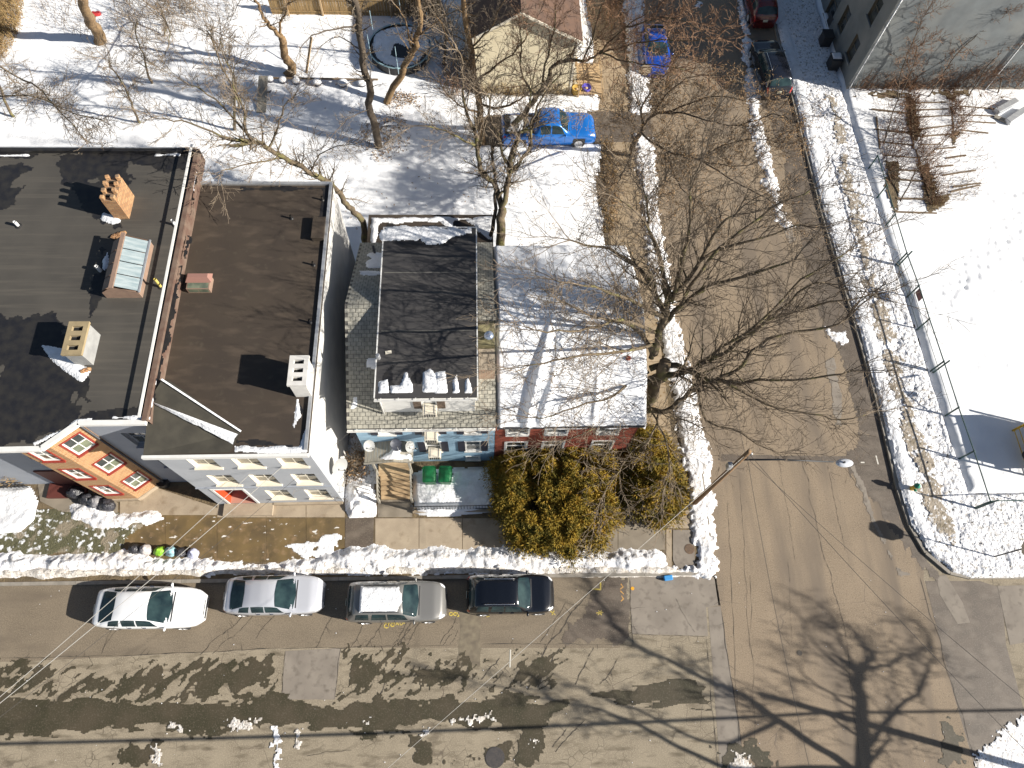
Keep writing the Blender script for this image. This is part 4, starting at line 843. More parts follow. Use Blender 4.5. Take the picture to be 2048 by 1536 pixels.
t = thing('roof_hatch', (*at(640,462,Z2), Z2), 'raised dark roof hatch at the brown roof\'s right edge', 'hatch')
hx, hy = at(640,462,Z2); MB().box(hx-.28,hx+.24,hy-.55,hy+.55,Z2,Z2+.25).build('kerb_frame', roof_brown, t); MB().box(hx-.31,hx+.27,hy-.58,hy+.58,Z2+.252,Z2+.30).build('lid', roof_brown, t, bevel=.02)
for p in [(627,530),(620,645),(583,437),(645,400)]: roof_pipe(b2, p[0], p[1], Z2, .25, .045, roof_wet)
# meter boxes, dish and vine twigs on the right corner
def dish(label, base, aim, r=.38, group=None, arm=.4, mat=None):
    t = thing('satellite_dish', base, label, 'satellite dish', group)
    aim = Vector(aim).normalized(); q = aim.to_track_quat('Z','Y').to_matrix(); bb = MB(); n = 18; rings = 5
    c = Vector((0,0,arm))
    vs = [c]; fs = []
    for i in range(1, rings+1):
        for k in range(n):
            a = 2*math.pi*k/n; rr_ = r*i/rings; vs.append(c+q@Vector((rr_*math.cos(a), rr_*1.1*math.sin(a), .28*rr_*rr_/r)))
    for k in range(n): fs.append((0,1+k,1+(k+1)%n))
    for i in range(rings-1):
        for k in range(n): a = 1+i*n+k; b_ = 1+i*n+(k+1)%n; fs.append((a,a+n,b_+n,b_))
    bb.add(vs, fs); bb.build('reflector', mat or dish_mat, t, local=True, smooth=True)
    MB().tube([(0,0,0),(0,0,arm*.7),tuple(c-aim*.05)],.025,8).build('mast', metal_grey, t, local=True)
    feed = c+aim*.42+q@Vector((0,-.12,0)); MB().tube([tuple(c+q@Vector((0,-r,.05))),tuple(feed)],.012,6).build('feed_arm', metal_grey, t, local=True)
    MB().tube([tuple(feed),tuple(feed-aim*.1)],.035,8).build('feed_horn', plastic_black, t, local=True)
    return t
dish('large pale satellite dish hung on the corner of the grey building', (x1+.35, y0+.75, 3.4), (.75,-.55,.35), .42, arm=.35)

# ---------------------------------------------------------------- blue house with flat-topped dormer
hx0, hx1, hy0, hy1 = -5.72, 0.58, 11.18, 20.1; ZE, ZR, YR = 5.85, 8.2, 15.7
b3 = thing('blue_house', (-2.6, 15.5, G), 'blue sided house with grey shingles and flat black dormer roof', 'house')
ops = [(x+5.72-.36, x+5.72+.36, z, z+1.35) for z in (1.75, 4.25) for x in (-4.35, -2.35, -.45) if not (z < 2 and x < -4)]
ops += [(5.72-.8, 5.72-.15, .35, .85)]
b = MB(); facade(b, (hx0,hy0), (1,0), hx1-hx0, G, ZE, ops)
b.build('front_wall', blue_siding, b3)
b = MB(); b.add([(hx0,hy0,G),(hx0,hy1,G),(hx0,hy1,ZE),(hx0,YR,ZR),(hx0,hy0,ZE)],[(4,3,2,1,0)]); b.quad((hx1,hy1,G),(hx0,hy1,G),(hx0,hy1,ZE),(hx1,hy1,ZE)); b.build('side_wall', slate_stucco, b3)
for i, w in enumerate(ops): window(b3, (hx0,hy0), (1,0), w, .08, frame=white_paint, gl=glass if i != 3 else curtain_glass, casing=.05, shutters=shutter_mat if w[3]-w[2] > 1 else None, grid=(1,1))
DW0, DW1 = -4.22, -.30; DY0, DY1 = 11.5, 19.45; ZD = 8.36
b = MB()
OV = .14
for (ya, yb) in ((10.87, YR), (20.53, YR)):
    b.add([(hx0-OV,ya,ZE),(hx1+.02,ya,ZE),(hx1+.02,yb,ZR),(hx0-OV,yb,ZR),(hx0-OV,ya,ZE-.12),(hx1+.02,ya,ZE-.12),(hx1+.02,yb,ZR-.12),(hx0-OV,yb,ZR-.12)],
          [(0,1,2,3) if ya < yb else (3,2,1,0),(4,5,1,0),(0,3,7,4),(1,5,6,2),(7,6,5,4)])
roof3 = b.build('roof', shingle_base, b3)
sh = MB(); r5 = random.Random(5); ang = math.atan2(ZR-ZE, YR-10.87)
for side_ in (0, 1):
    nrow = 30
    for j in range(nrow):
        ta = j/nrow; tb = (j+.90)/nrow
        for k in range(28):
            xa = hx0-OV+k*.235+(0.117 if j % 2 else 0); xb = xa+.215
            xb = min(xb, hx1+.02)
            if xa > hx1: continue
            xm = (xa+xb)/2; ym = 10.87+(YR-10.87)*ta if side_ == 0 else 20.53-(20.53-YR)*ta
            if DW0+.1 < xm < DW1-.1 and 11.55 < ym < 19.4: continue
            lift = .022+r5.uniform(0,.008)
            f = (lambda t: (10.87+(YR-10.87)*t)) if side_ == 0 else (lambda t: 20.53-(20.53-YR)*t)
            za_, zb_2 = ZE+(ZR-ZE)*ta, ZE+(ZR-ZE)*min(tb,1)
            vs = [(xa,f(ta),za_+lift),(xb,f(ta),za_+lift),(xb,f(min(tb,1)),zb_2+.012),(xa,f(min(tb,1)),zb_2+.012),(xa,f(ta),za_+.001),(xb,f(ta),za_+.001)]
            sh.add(vs, [(0,1,2,3),(4,5,1,0)] if side_ == 0 else [(3,2,1,0),(0,1,5,4)])
tag(sh.build('shingles', shingle, roof3), kind='stuff')
b = MB(); dops = [(1.68, 2.30, 6.62, 7.75)]
facade(b, (DW0,DY0), (1,0), DW1-DW0, 6.05, ZD-.1, dops)
for xx, nrm in ((DW0,-1),(DW1,1)):
    vs = [(xx,DY0,6.05),(xx,YR,ZR-.05),(xx,DY1,6.1),(xx,DY1,ZD-.1),(xx,DY0,ZD-.1)]
    b.add(vs, [(0,1,2,3,4)] if nrm > 0 else [(4,3,2,1,0)])
dm = b.build('dormer', white_paint, b3)
window(b3, (DW0,DY0), (1,0), dops[0], .06, frame=white_paint, gl=glass, casing=.05, shutters=shutter_brown, grid=(1,1))
MB().box(DW0-.10,DW1+.10,DY0-.25,DY1+.12,ZD-.1,ZD).build('dormer_roof', roof_black, b3)
b = MB(); b.beam((DW0-.13,DY0-.25,ZD-.03),(DW0-.13,DY1+.12,ZD-.03),.05,.10); b.beam((DW1+.13,DY0-.25,ZD-.03),(DW1+.13,DY1+.12,ZD-.03),.05,.10); b.beam((DW0-.15,DY1+.145,ZD-.03),(DW1+.15,DY1+.145,ZD-.03),.05,.10); b.build('roof_edging', white_paint, b3)
def gutter(parent, xa, xb, y, z, mat=white_paint):
    b = MB(); b.beam((xa,y-.10,z),(xb,y-.10,z),.02,.10); b.beam((xa,y-.04,z-.05),(xb,y-.04,z-.05),.12,.02)
    for k in range(6): xx = xa+(xb-xa)*(k+.4)/6; b.beam((xx,y-.10,z+.04),(xx,y+.03,z+.04),.03,.012)
    return b.build('gutter', mat, parent)
gutter(b3, DW0-.15, DW1+.15, DY0-.27, ZD-.08); gutter(b3, hx0-OV, hx1, 10.83, ZE-.06)
b = MB(); b.tube([(DW0-.05,DY0-.3,ZD-.15),(DW0-.02,DY0-.08,ZD-.5),(DW0-.02,DY0-.08,6.2)],.04,8); b.build('downpipe', white_paint, b3, smooth=True)
for yy_ in (14.3, 17.2): b = MB(); b.box(DW0,DW1,yy_-.02,yy_+.02,ZD+.001,ZD+.006); b.build('seam', M('seam_grey', (.12,.115,.10), None), b3)
zt_ = ZD+.004
for i, (poly, e, bi) in enumerate([([(755,455),(800,452),(945,452),(948,470),(905,480),(880,490),(840,488),(800,490),(770,488),(758,505)], .30, -.08), ([(757,763),(775,758),(778,786),(757,786)], .08, 0), ([(780,772),(800,770),(806,745),(815,742),(824,768),(826,786),(782,786)], .10, 0), ([(846,745),(860,738),(874,750),(880,786),(845,786)], .08, 0),
                                   ([(870,745),(890,742),(895,786),(870,786)], .06, 0), ([(905,760),(913,750),(920,786),(906,786)], .06, 0), ([(930,760),(938,752),(944,786),(930,786)], .06, 0)]):
    rs('roof_snow', poly, zt_, mat=snow_fine, parent=b3, thick=.06, edge=e, soft=.12, res=.05, freq=1.8, seed=180+i, bias=bi, ecut=.02)
for i, (poly, e) in enumerate([([(765,780),(762,755),(775,735),(790,720),(786,760),(800,770),(800,786),(755,790)], .14), ([(815,770),(835,730),(855,735),(845,770)], .12), ([(780,482),(840,480),(880,490),(930,455),(915,485),(880,500),(800,496)], .12)]):
    rs('wet_stain', poly, zt_+.001, parent=b3, edge=e, res=.05, freq=2.4, seed=190+i, bias=-.04)
x, y = at(777,705,ZD); MB().obox((x,y,ZD+.02),(.26,.14,.02),.2).build('roof_patch', cream_paint, b3); MB().lathe((*at(757,716,ZD),ZD),[(.10,0),(.10,.25),(.06,.3)],10).build('roof_vent', galv, b3)
# snow left on the shaded slope
def on_back(X, Y): return ZE+(ZR-ZE)*(1-np.abs(Y-YR)/(YR-10.87))+.02
for i, (poly) in enumerate([rect(-5.3,-4.35,18.3,19.6), rect(-5.6,-4.4,17.8,18.2)]):
    sheet('slope_snow', poly, 0, snow_fine, b3, thick=.05, edge=.22, soft=.12, res=.06, freq=1.4, stretch=(.6,2.2), seed=200+i, zfun=on_back, bias=-.02)
for i, p in enumerate([rect(-5.72,-5.3,11.6,12.2), rect(-5.0,-4.5,13.2,13.6)]):
    sheet('slope_snow', p, 0, snow_fine, b3, thick=.04, edge=.16, soft=.12, res=.06, freq=1.8, seed=203+i, zfun=on_back, bias=-.02)
# low rear wing
MB().box(hx0-.05,hx1+.05,20.1,23.45,G,4.0).build('rear_wing', slate_stucco, b3)
MB().box(hx0-.15,hx1+.1,20.12,23.55,4.01,4.10).build('rear_roof', roof_brown, b3)
for i, poly in enumerate([[(742,436),(982,434),(982,440),(870,444),(760,446),(750,490),(742,490)], [(930,440),(982,438),(984,480),(960,470),(950,450)], [(870,438),(910,436),(905,452),(885,450)]]):
    rs('roof_snow', poly, 4.105, mat=snow_fine, parent=b3, thick=.08, edge=.14, soft=.15, res=.06, freq=1.8, seed=210+i)
rs('wet_stain', [(770,445),(860,446),(920,440),(930,470),(760,470)], 4.106, parent=b3, edge=.3, res=.06, seed=215, bias=-.1)
# chimney and vent between the two houses
t = thing('party_chimney', (.35, 13.6, 7.0), 'rusty brick chimney stub with metal cowl between the two houses', 'chimney')
MB().box(-.12,.56,12.75,13.75,6.3,7.72).build('stack', rust_brick, t)
MB().box(-.15,.58,13.8,15.0,6.6,7.9).build('tarred_hood', M('tarred_hood', (.26,.23,.12), (.15,.13,.07), 4, .8), t)
MB().lathe((.32,14.2,7.9),[(.13,0),(.13,.12),(.21,.16),(.19,.26),(.08,.32)],14).build('cowl', M('cowl_blue', (.35,.42,.55), None, 1, .35, metal=.5), t, smooth=True)
x, y = at(748,500,6.6); MB().tube([(x,y,6.2),(x,y,6.9)],.06,8).build('vent_pipe', dark_trim, b3)
# porch with corrugated shingled hood, deck and stairs
pr = thing('wooden_porch', (-4.4, 10.4, G), 'weathered wooden porch with pitched board hood and stairs at the blue house', 'porch')
px0, px1, pxm = -5.52, -3.25, -4.15; pzl, pzm, pzr = 2.95, 3.28, 3.05
b = MB(); hoodp = []
for k in range(9):
    xa = px0+(pxm-px0)*k/9+.006; xb = px0+(pxm-px0)*(k+1)/9-.006; za_ = pzl+(pzm-pzl)*k/9; zb_2 = pzl+(pzm-pzl)*(k+1)/9
    b = MB(); b.add([(xa,10.24,za_),(xb,10.24,zb_2),(xb,11.3,zb_2+.1),(xa,11.3,za_+.1),(xa,10.24,za_-.03),(xb,10.24,zb_2-.03),(xb,11.3,zb_2+.07),(xa,11.3,za_+.07)],[(0,1,2,3),(7,6,5,4),(4,5,1,0),(1,5,6,2),(3,7,4,0)])
    b.build('hood_board', wood_grey, pr)
b = MB(); b.add([(pxm,10.2,pzm),(px1,10.24,pzr),(px1,11.3,pzr+.1),(pxm,11.3,pzm+.1),(pxm,10.2,pzm-.04),(px1,10.24,pzr-.04),(px1,11.3,pzr+.06),(pxm,11.3,pzm+.06)],[(0,1,2,3),(7,6,5,4),(4,5,1,0),(1,5,6,2)]); b.build('hood_panel', wood_grey, pr)
b = MB(); b.beam((px0-.02,10.2,pzl-.03),(pxm,10.2,pzm-.03),.05,.14); b.beam((pxm,10.2,pzm-.03),(px1+.02,10.2,pzr-.03),.05,.14); b.build('fascia', wood_grey, pr)
def hoodz(X, Y): return np.where(X < pxm, pzl+(pzm-pzl)*(X-px0)/(pxm-px0), pzm+(pzr-pzm)*(X-pxm)/(px1-pxm))+(Y-10.24)*.095+.012
sheet('hood_snow', [(-5.1,10.32),(-4.3,10.6),(-4.1,10.9),(-3.75,10.85),(-3.8,10.55),(-3.35,10.65),(-3.3,10.3)], 0, snow_fine, pr, thick=.10, edge=.07, soft=.14, res=.05, freq=2.5, lump=.3, seed=220, zfun=hoodz)
for xx in (-5.2, -3.5): MB().box(xx-.05,xx+.05,10.30,10.40,.9,3.0).build('post', wood_grey, pr)
for k in range(7): MB().box(-5.15,-3.55,10.2+k*.14+.004,10.2+k*.14+.136,.86,.90).build('deck_board', wood_pale, pr)
for k in range(5):
    MB().box(-5.05,-3.6,9.2+k*.2,9.2+k*.2+.22,G+.0,.26+k*.145).build('stair_tread', wood_pale, pr)
for xx in (-5.12, -3.5):
    MB().beam((xx,9.05,.95),(xx,10.3,1.75),.06,.08).build('handrail', wood_grey, pr)
    for k in range(7): yy_ = 9.12+k*.19; MB().box(xx-.018,xx+.018,yy_-.018,yy_+.018,.2+k*.12,.98+k*.12).build('baluster', wood_grey, pr)
    MB().box(xx-.05,xx+.05,9.0,9.10,G,1.05).build('newel', wood_grey, pr)
dish('small pale dish on the left end of the porch hood', (-5.3,10.95,3.05), (.5,-.45,.75), .27, 'dishes on the porch hood', .28)
dish('small pale dish tilted on the right end of the porch hood', (-3.42,10.85,3.12), (.75,-.3,.6), .27, 'dishes on the porch hood', .28)
dish('dark grey round dish in the middle of the porch hood snow', (-4.0,10.9,3.3), (.12,-.25,1), .27, 'dishes on the porch hood', .22, M('dish_dark', (.06,.065,.085), None, 1, .5))
ac_unit('cream window air conditioner under the dormer window of the blue house', (DW0,DY0), (1,0), 2.0, 6.60)
ac_unit('cream window air conditioner in the upper middle window of the blue house', (hx0,hy0), (1,0), 3.40, 4.22)
ac_unit('grey beige window air conditioner in the lower middle window of the blue house', (hx0,hy0), (1,0), 3.40, 1.72)

# ---------------------------------------------------------------- red house under a white sheet
gx0, gx1 = .60, 7.22; ZE4, ZR4, YR4 = 5.75, 7.9, 15.6
b4 = thing('red_house', (3.9, 15.6, G), 'red corner house with roof covered by wrinkled white snowy sheet', 'house')
ops = [(a, a+.95, z, z+1.45) for a in (.55, 2.35, 4.75) for z in (1.4, 3.95)]
b = MB(); facade(b, (gx0,hy0+.02), (1,0), gx1-gx0-.05, G, ZE4, ops); b.build('front_wall', red_brick, b4)
for w in ops: window(b4, (gx0,hy0+.02), (1,0), w, .10, frame=white_paint, gl=glass, casing=.09, grid=(1,1), sill=True)
b = MB(); b.add([(gx1-.06,hy0,G),(gx1-.06,20.2,G),(gx1-.06,20.2,ZE4),(gx1-.06,YR4,ZR4-.05),(gx1-.06,hy0,ZE4)],[(0,1,2,3,4)]); b.quad((gx1-.06,20.2,G),(gx0,20.2,G),(gx0,20.2,ZE4),(gx1-.06,20.2,ZE4)); b.build('side_wall', wood_grey, b4)
b = MB(); b.add([(gx0+.02,10.95,ZE4-.06),(gx1,10.95,ZE4-.06),(gx1,YR4,ZR4-.06),(gx0+.02,YR4,ZR4-.06),(gx0+.02,20.4,ZE4-.06),(gx1,20.4,ZE4-.06)],[(0,1,2,3),(3,2,5,4)]); b.build('roof', shingle, b4)
# the white sheet: folds, a broad wrinkle and a drooping hem
nx, ny = 130, 150; vs = []; fs = []
for j in range(ny+1):
    for i in range(nx+1):
        a, c = i/nx, j/ny; x = gx0+.06+(gx1-gx0+.02)*a; y = 10.86+(20.5-10.86)*c
        z = ZE4+(ZR4-ZE4)*(1-abs(y-YR4)/(YR4-10.86 if y < YR4 else 20.5-YR4))
        z -= .03*math.exp(-((y-YR4)/.5)**2)
        n1 = mnoise.noise(Vector((x*1.1,y*.25,3))); n2 = mnoise.noise(Vector((x*3.2+y*.4,y*.45,7)))
        xf = 1.75+.28*(y-11) if y < YR4+1 else 3.3
        fold = .34*math.exp(-((x-xf-.2)/.20)**2)*max(0, min(1, (16.6-y)/4)) + .2*math.exp(-((x-xf-.85)/.16)**2)*max(0, min(1, (14.8-y)/3))
        fold += .10*math.exp(-((x-4.9-.1*(y-11))/.12)**2)*max(0, min(1, (14-y)/2))
        z += .07+.05*n1+.018*n2+fold+.006*mnoise.noise(Vector((x*7,y*2.5,1)))
        hem = min(a, 1-a)*(gx1-gx0); 
        if hem < .12: z -= (.12-hem)*1.6
        hy_ = min(c, 1-c)*9.64
        if hy_ < .15: z -= (.15-hy_)*2.2*(1+.6*mnoise.noise(Vector((x*2,c*5,0))))
        vs.append((x+.05*n2*(1 if hem > .1 else 2), y+.04*n1, z))
for j in range(ny):
    for i in range(nx): k = j*(nx+1)+i; fs.append((k,k+1,k+nx+2,k+nx+1))
b = MB(); b.add(vs, fs); b.build('white_sheet', membrane, b4, smooth=True)
b = MB(); b.beam((gx0+.05,10.90,ZE4-.16),(gx1,10.90,ZE4-.16),.08,.12); b.build('eave_board', dark_trim, b4)
b = MB(); b.lump((*at(1257,716,7.1),7.08),(.12,.1,.1),3); b.lump((*at(1243,707,7.1),7.06),(.08,.06,.08),5); b.build('loose_brick', red_brick, b4)

# ---------------------------------------------------------------- cream gabled garage
t = thing('cream_garage', (2.9, 40, G), 'cream sided gabled outbuilding behind the bare trees near the driveway', 'garage')
ga, gb, gy = -.35, 6.05, 36.35
b = MB(); b.add([(ga,gy,G),(gb,gy,G),(gb,gy,4.45),(2.5,gy,6.2),(ga,gy,4.45)],[(0,1,2,3,4)]); b.quad((gb,gy,G),(gb,45,G),(gb,45,4.45),(gb,gy,4.45)); b.quad((ga,45,G),(ga,gy,G),(ga,gy,4.45),(ga,45,4.45)); b.build('wall', cream_siding, t)
for s, m_ in ((0, None), (1, None)):
    xe = ga-.3 if s == 0 else gb+.3; ze_ = 4.28
    b = MB(); b.add([(2.5,gy-.25,6.30),(2.5,45.2,6.30),(xe,45.2,ze_),(xe,gy-.25,ze_),(2.5,gy-.25,6.18),(2.5,45.2,6.18),(xe,45.2,ze_-.12),(xe,gy-.25,ze_-.12)],[(0,1,2,3) if s else (3,2,1,0),(4,0,3,7) if s else (7,3,0,4),(7,3,2,6)]); b.build('roof_slope', M('garage_roof', (.13,.075,.05), (.09,.055,.04), 2, .85), t)
b = MB(); b.beam((ga-.3,gy-.27,4.26),(2.5,gy-.27,6.27),.04,.16); b.beam((2.5,gy-.27,6.27),(gb+.3,gy-.27,4.26),.04,.16); b.build('barge_board', cream_paint, t)
for xx in (ga+.05, gb-.05): MB().box(xx-.06,xx+.06,gy-.03,gy-.004,G,4.4).build('corner_board', cream_paint, t)

# ---------------------------------------------------------------- grey apartment block, top right
ax, ay, AZ = 24.63, 36.75, 9.2
t = thing('grey_apartment_block', (30, 42, G), 'tall grey green apartment block with blank front wall at top right', 'building')
ops = []
for z in (1.3, 4.2, 7.0):
    for a in (1.2, 3.9, 6.6, 9.3): ops.append((a, a+1.0, z, z+1.55))
ops = [w for w in ops if not (w[2] < 2 and 5 < w[0] < 8)]+[(5.9, 7.2, .3, 2.7)]
L = 14.0
flip = [(L-w[1], L-w[0], w[2], w[3]) for w in ops]
b = MB(); facade(b, (ax,ay+L), (0,-1), L, G, AZ, flip); b.build('side_wall', wall_teal, t)
for w in flip: window(t, (ax,ay+L), (0,-1), w, .18, frame=M('sash_dark', (.10,.085,.06), None), gl=glass, sill=True, sill_mat=wall_teal, grid=(1,1), fw=.05)
b = MB(); b.quad((ax,ay,G),(ax+26,ay,G),(ax+26,ay,AZ),(ax,ay,AZ)); b.build('front_wall', wall_teal, t)
MB().box(ax-.15,ax+26,ay-.12,ay+L,AZ+.002,AZ+.25).build('roof_deck', roof_grey, t)
for xx in (ax+.12, ax+9.5): MB().tube([(xx,ay-.08,AZ-.1),(xx,ay-.08,.3),(xx,ay-.25,.18)],.045,8).build('downpipe', galv, t, smooth=True)
MB().box(ax,ax+26,ay-.05,ay-.004,G,.55).build('plinth', kerb_stone, t)

# ================================================================== VEHICLES
SEDAN = dict(
    zb=[(0,.55),(.02,.80),(.06,.93),(.16,.98),(.35,.99),(.62,.97),(.75,.95),(.88,.86),(.955,.74),(.985,.62),(1,.50)],
    zt=[(0,.58),(.02,.84),(.05,.99),(.095,1.04),(.14,1.14),(.25,1.36),(.31,1.42),(.42,1.46),(.50,1.43),(.555,1.37),(.68,1.12),(.745,1.00),(.88,.92),(.955,.79),(.985,.66),(1,.54)],
    hw=[(0,.66),(.02,.78),(.06,.88),(.14,.95),(.3,1),(.7,1),(.86,.96),(.94,.87),(.98,.72),(1,.60)],
    tw=[(0,.60),(.05,.78),(.10,.80),(.15,.74),(.25,.66),(.40,.65),(.55,.67),(.68,.78),(.75,.84),(.9,.80),(1,.5)],
    rear=(.095,.252), front=(.548,.742), side=[(.19,.29,.31),(.325,.445,.45),(.46,.64,.58)], H=1.46)
SUV = dict(
    zb=[(0,.60),(.012,.88),(.03,1.02),(.10,1.08),(.4,1.06),(.66,1.04),(.74,1.02),(.88,.98),(.955,.86),(.985,.72),(1,.58)],
    zt=[(0,.62),(.012,.95),(.03,1.12),(.06,1.34),(.10,1.56),(.16,1.66),(.35,1.70),(.50,1.68),(.57,1.62),(.68,1.22),(.725,1.09),(.88,1.03),(.955,.92),(.985,.76),(1,.62)],
    hw=[(0,.78),(.012,.86),(.04,.94),(.12,.98),(.3,1),(.75,1),(.88,.96),(.95,.88),(.98,.76),(1,.66)],
    tw=[(0,.70),(.03,.80),(.06,.74),(.10,.70),(.2,.69),(.5,.70),(.57,.71),(.68,.80),(.73,.85),(.9,.80),(1,.56)],
    rear=(.030,.098), front=(.575,.728), side=[(.11,.245,.25),(.27,.42,.42),(.435,.63,.595)], H=1.70)
PICKUP = dict(
    zb=[(0,.80),(.01,1.05),(.05,1.08),(.36,1.10),(.6,1.12),(.72,1.12),(.9,1.08),(.96,1.0),(.99,.85),(1,.7)],
    zt=[(0,.82),(.01,1.08),(.05,1.11),(.355,1.13),(.362,1.45),(.39,1.74),(.45,1.82),(.55,1.82),(.60,1.76),(.68,1.34),(.71,1.18),(.9,1.15),(.96,1.06),(.99,.9),(1,.74)],
    hw=[(0,.90),(.01,.95),(.05,.97),(.3,1),(.75,1),(.9,.97),(.96,.92),(.99,.82),(1,.74)],
    tw=[(0,.86),(.1,.90),(.35,.90),(.37,.76),(.45,.72),(.58,.73),(.68,.80),(.73,.86),(.93,.84),(1,.66)],
    rear=(.358,.388), front=(.605,.705), side=[(.40,.505,.505),(.52,.655,.625)], H=1.82)
def car(name, label, kind, L, W, pm, loc, rz, rails=None, hscale=1.0, wheel_r=.33, cat='car', group='cars parked on the streets', plate=True):
    t = thing(name, (loc[0], loc[1], loc[2] if len(loc) > 2 else 0.012), label, cat, group); t.rotation_euler = (0, 0, rz)
    K = kind
    ip = lambda key, u: float(np.interp(u, [p[0] for p in K[key]], [p[1] for p in K[key]]))
    def ips(key, u): return sum(ip(key, min(1, max(0, u+d)))*w for d, w in ((-.012,.25),(0,.5),(.012,.25)))
    def sec(u):
        hw = ips('hw',u)*W/2; tw = ips('tw',u)*W/2; zb = ips('zb',u)*hscale; zt = max(ips('zt',u)*hscale, zb+.02)
        cabin = zt-zb > .12
        P = [(0,.20),(hw*.86,.20),(hw*.96,.30),(hw,.50 if zb > .6 else zb*.8),(hw*1.005,zb*.78),(hw*.985,zb-.06),(hw*.95,zb)]
        if cabin: P += [(hw*.95+(tw-hw*.95)*.5+.012, zb+(zt-zb)*.52), (tw+.015, zt-.075), (tw-.07, zt-.018), (tw*.55, zt+.008), (0, zt+.02)]
        else: P += [(hw*.95+(tw-hw*.95)*.4, zb+(zt-zb)*.55), (tw, zt-.006), (tw*.75, zt+.006), (tw*.4, zt+.016), (0, zt+.02)]
        return P
    N = 54; b = MB(); us = [0.5-0.5*math.cos(math.pi*i/N) for i in range(N+1)]; us = [.55*a+.45*(i/N) for i, a in enumerate(us)]
    full = []
    for u in us:
        P = sec(u); x = (u-.5)*L; nose = 0
        ring = [(x,y,z) for y,z in P]+[(x,-y,z) for y,z in P[-2:0:-1]]; full.append(ring)
    m = len(full[0])
    for r_ in full: b.v += r_
    for i in range(N):
        for k in range(m): a = i*m+k; c = i*m+(k+1)%m; b.f.append((a,a+m,c+m,c))
    b.f.append(tuple(range(m))); b.f.append(tuple(N*m+k for k in range(m-1,-1,-1)))
    body = b.build('body', pm, t, smooth=True, local=True)
    es = body.modifiers.new('edges','EDGE_SPLIT'); es.split_angle = math.radians(48)
    def spt(u, s, sign):           # s: 6 = shoulder, 8 = roof rail, 11 = centre line
        P = sec(u); i = int(min(len(P)-2, math.floor(s))); f = s-i
        y = P[i][0]+(P[i+1][0]-P[i][0])*f; z = P[i][1]+(P[i+1][1]-P[i][1])*f
        return Vector(((u-.5)*L, y*sign, z))
    def patch(nm, mat, ufun, s0, s1, nu=6, ns=5, sign=0, off=.007):
        bb = MB()
        cols_ = []
        if sign: ss = [(s0+(s1-s0)*j/ns, sign) for j in range(ns+1)]
        else: ss = [(s0+(11-s0)*j/ns, 1) for j in range(ns+1)]+[(11-(11-s0)*j/ns, -1) for j in range(1, ns+1)]
        for (s, sg) in ss:
            q = (s-s0)/((s1-s0) or 1); ua, ub = ufun(q, sg); cols_.append([spt(ua+(ub-ua)*i/nu, s, sg) for i in range(nu+1)])
        n = len(cols_)
        for j in range(n):
            for i in range(nu+1):
                p = cols_[j][i]; du = cols_[j][min(i+1,nu)]-cols_[j][max(i-1,0)]; ds = cols_[min(j+1,n-1)][i]-cols_[max(j-1,0)][i]
                nn = du.cross(ds); nn = nn.normalized() if nn.length > 1e-9 else Vector((0,0,1))
                if nn.dot(Vector((p.x*.02, p.y, p.z-.6))) < 0: nn = -nn
                bb.v.append(tuple(p+nn*off))
        for j in range(n-1):
            for i in range(nu): a = j*(nu+1)+i; bb.f.append((a,a+1,a+nu+2,a+nu+1))
        return bb.build(nm, mat, t, smooth=True, local=True)
    f0, f1 = K['front']; r0, r1 = K['rear']
    patch('windscreen', car_glass, lambda q, s: (f0+.012*q*0+.02*(1-q)*.6, f1-.018*(1-q)), 8.35, 11)
    patch('rear_window', car_glass, lambda q, s: (r0+.012*(1-q), r1-.012*(1-q)), 8.35, 11)
    for sg in (1, -1):
        for (ua, ub, ut) in K['side']:
            d = (ub-ut); 
            patch('side_window', car_glass, lambda q, s, ua=ua, ub=ub, ut=ut: (ua+.02*q*(1 if ua < .3 else 0), ub+(ut-ub)*q), 6.22, 7.95, 6, 4, sg)
        for u in ([.36,.495,.655] if K is not PICKUP else [.365,.51,.66]):
            patch('door_gap', plastic_black, lambda q, s, u=u: (u-.0014, u+.0014), 3.2, 6.1, 1, 3, sg, .004)
        for u in ([.385,.515] if K is not PICKUP else [.40,.53]):
            p = spt(u, 5.2, sg); MB().obox(tuple(p+Vector((0,sg*.012,0))),(.16,.03,.025)).build('door_handle', chrome if K is SEDAN else pm, t, local=True)
        p = spt(f1-.035, 6.0, sg); mb = MB(); mb.lump(tuple(p+Vector((-.02,sg*.10,.06))),(.06,.095,.06),2,10,6,.03); mb.obox(tuple(p+Vector((0,sg*.03,.02))),(.05,.10,.04)); mb.build('wing_mirror', pm, t, local=True, smooth=True)
        patch('headlight', lamp_clear, lambda q, s: (.925+.02*q, .985-.005*q), 5.4, 7.6, 4, 3, sg, .006)
        if K is SEDAN: patch('tail_light', lamp_red, lambda q, s: (.006, .05), 4.9, 6.4, 3, 3, sg, .006)
        else: patch('tail_light', lamp_red, lambda q, s: (.003, .035), 5.0, 7.2, 3, 3, sg, .006)
        for u in (.185, .815):
            x = (u-.5)*L; y = sg*(ips('hw',u)*W/2-.095); R_ = wheel_r
            tb = MB(); prof = [(R_*.62,-.11),(R_*.95,-.11),(R_,-.08),(R_,.08),(R_*.95,.11),(R_*.62,.11)]
            tb.lathe((x,y,R_),prof,22,'Y'); ty = tb.build('wheel', tyre_rubber, t, smooth=False, local=True)
            rb = MB(); rb.lathe((x,y+sg*.085,R_),[(R_*.60,-.02),(R_*.64,.0),(R_*.64,.03),(R_*.58,.035)] if sg > 0 else [(R_*.58,-.035),(R_*.64,-.03),(R_*.64,0),(R_*.60,.02)],22,'Y')
            for k in range(5):
                a = 2*math.pi*k/5; rb.beam((x,y+sg*.125,R_),(x+math.cos(a)*R_*.58,y+sg*.12,R_+math.sin(a)*R_*.58),.07,.02,up=(0,1,0))
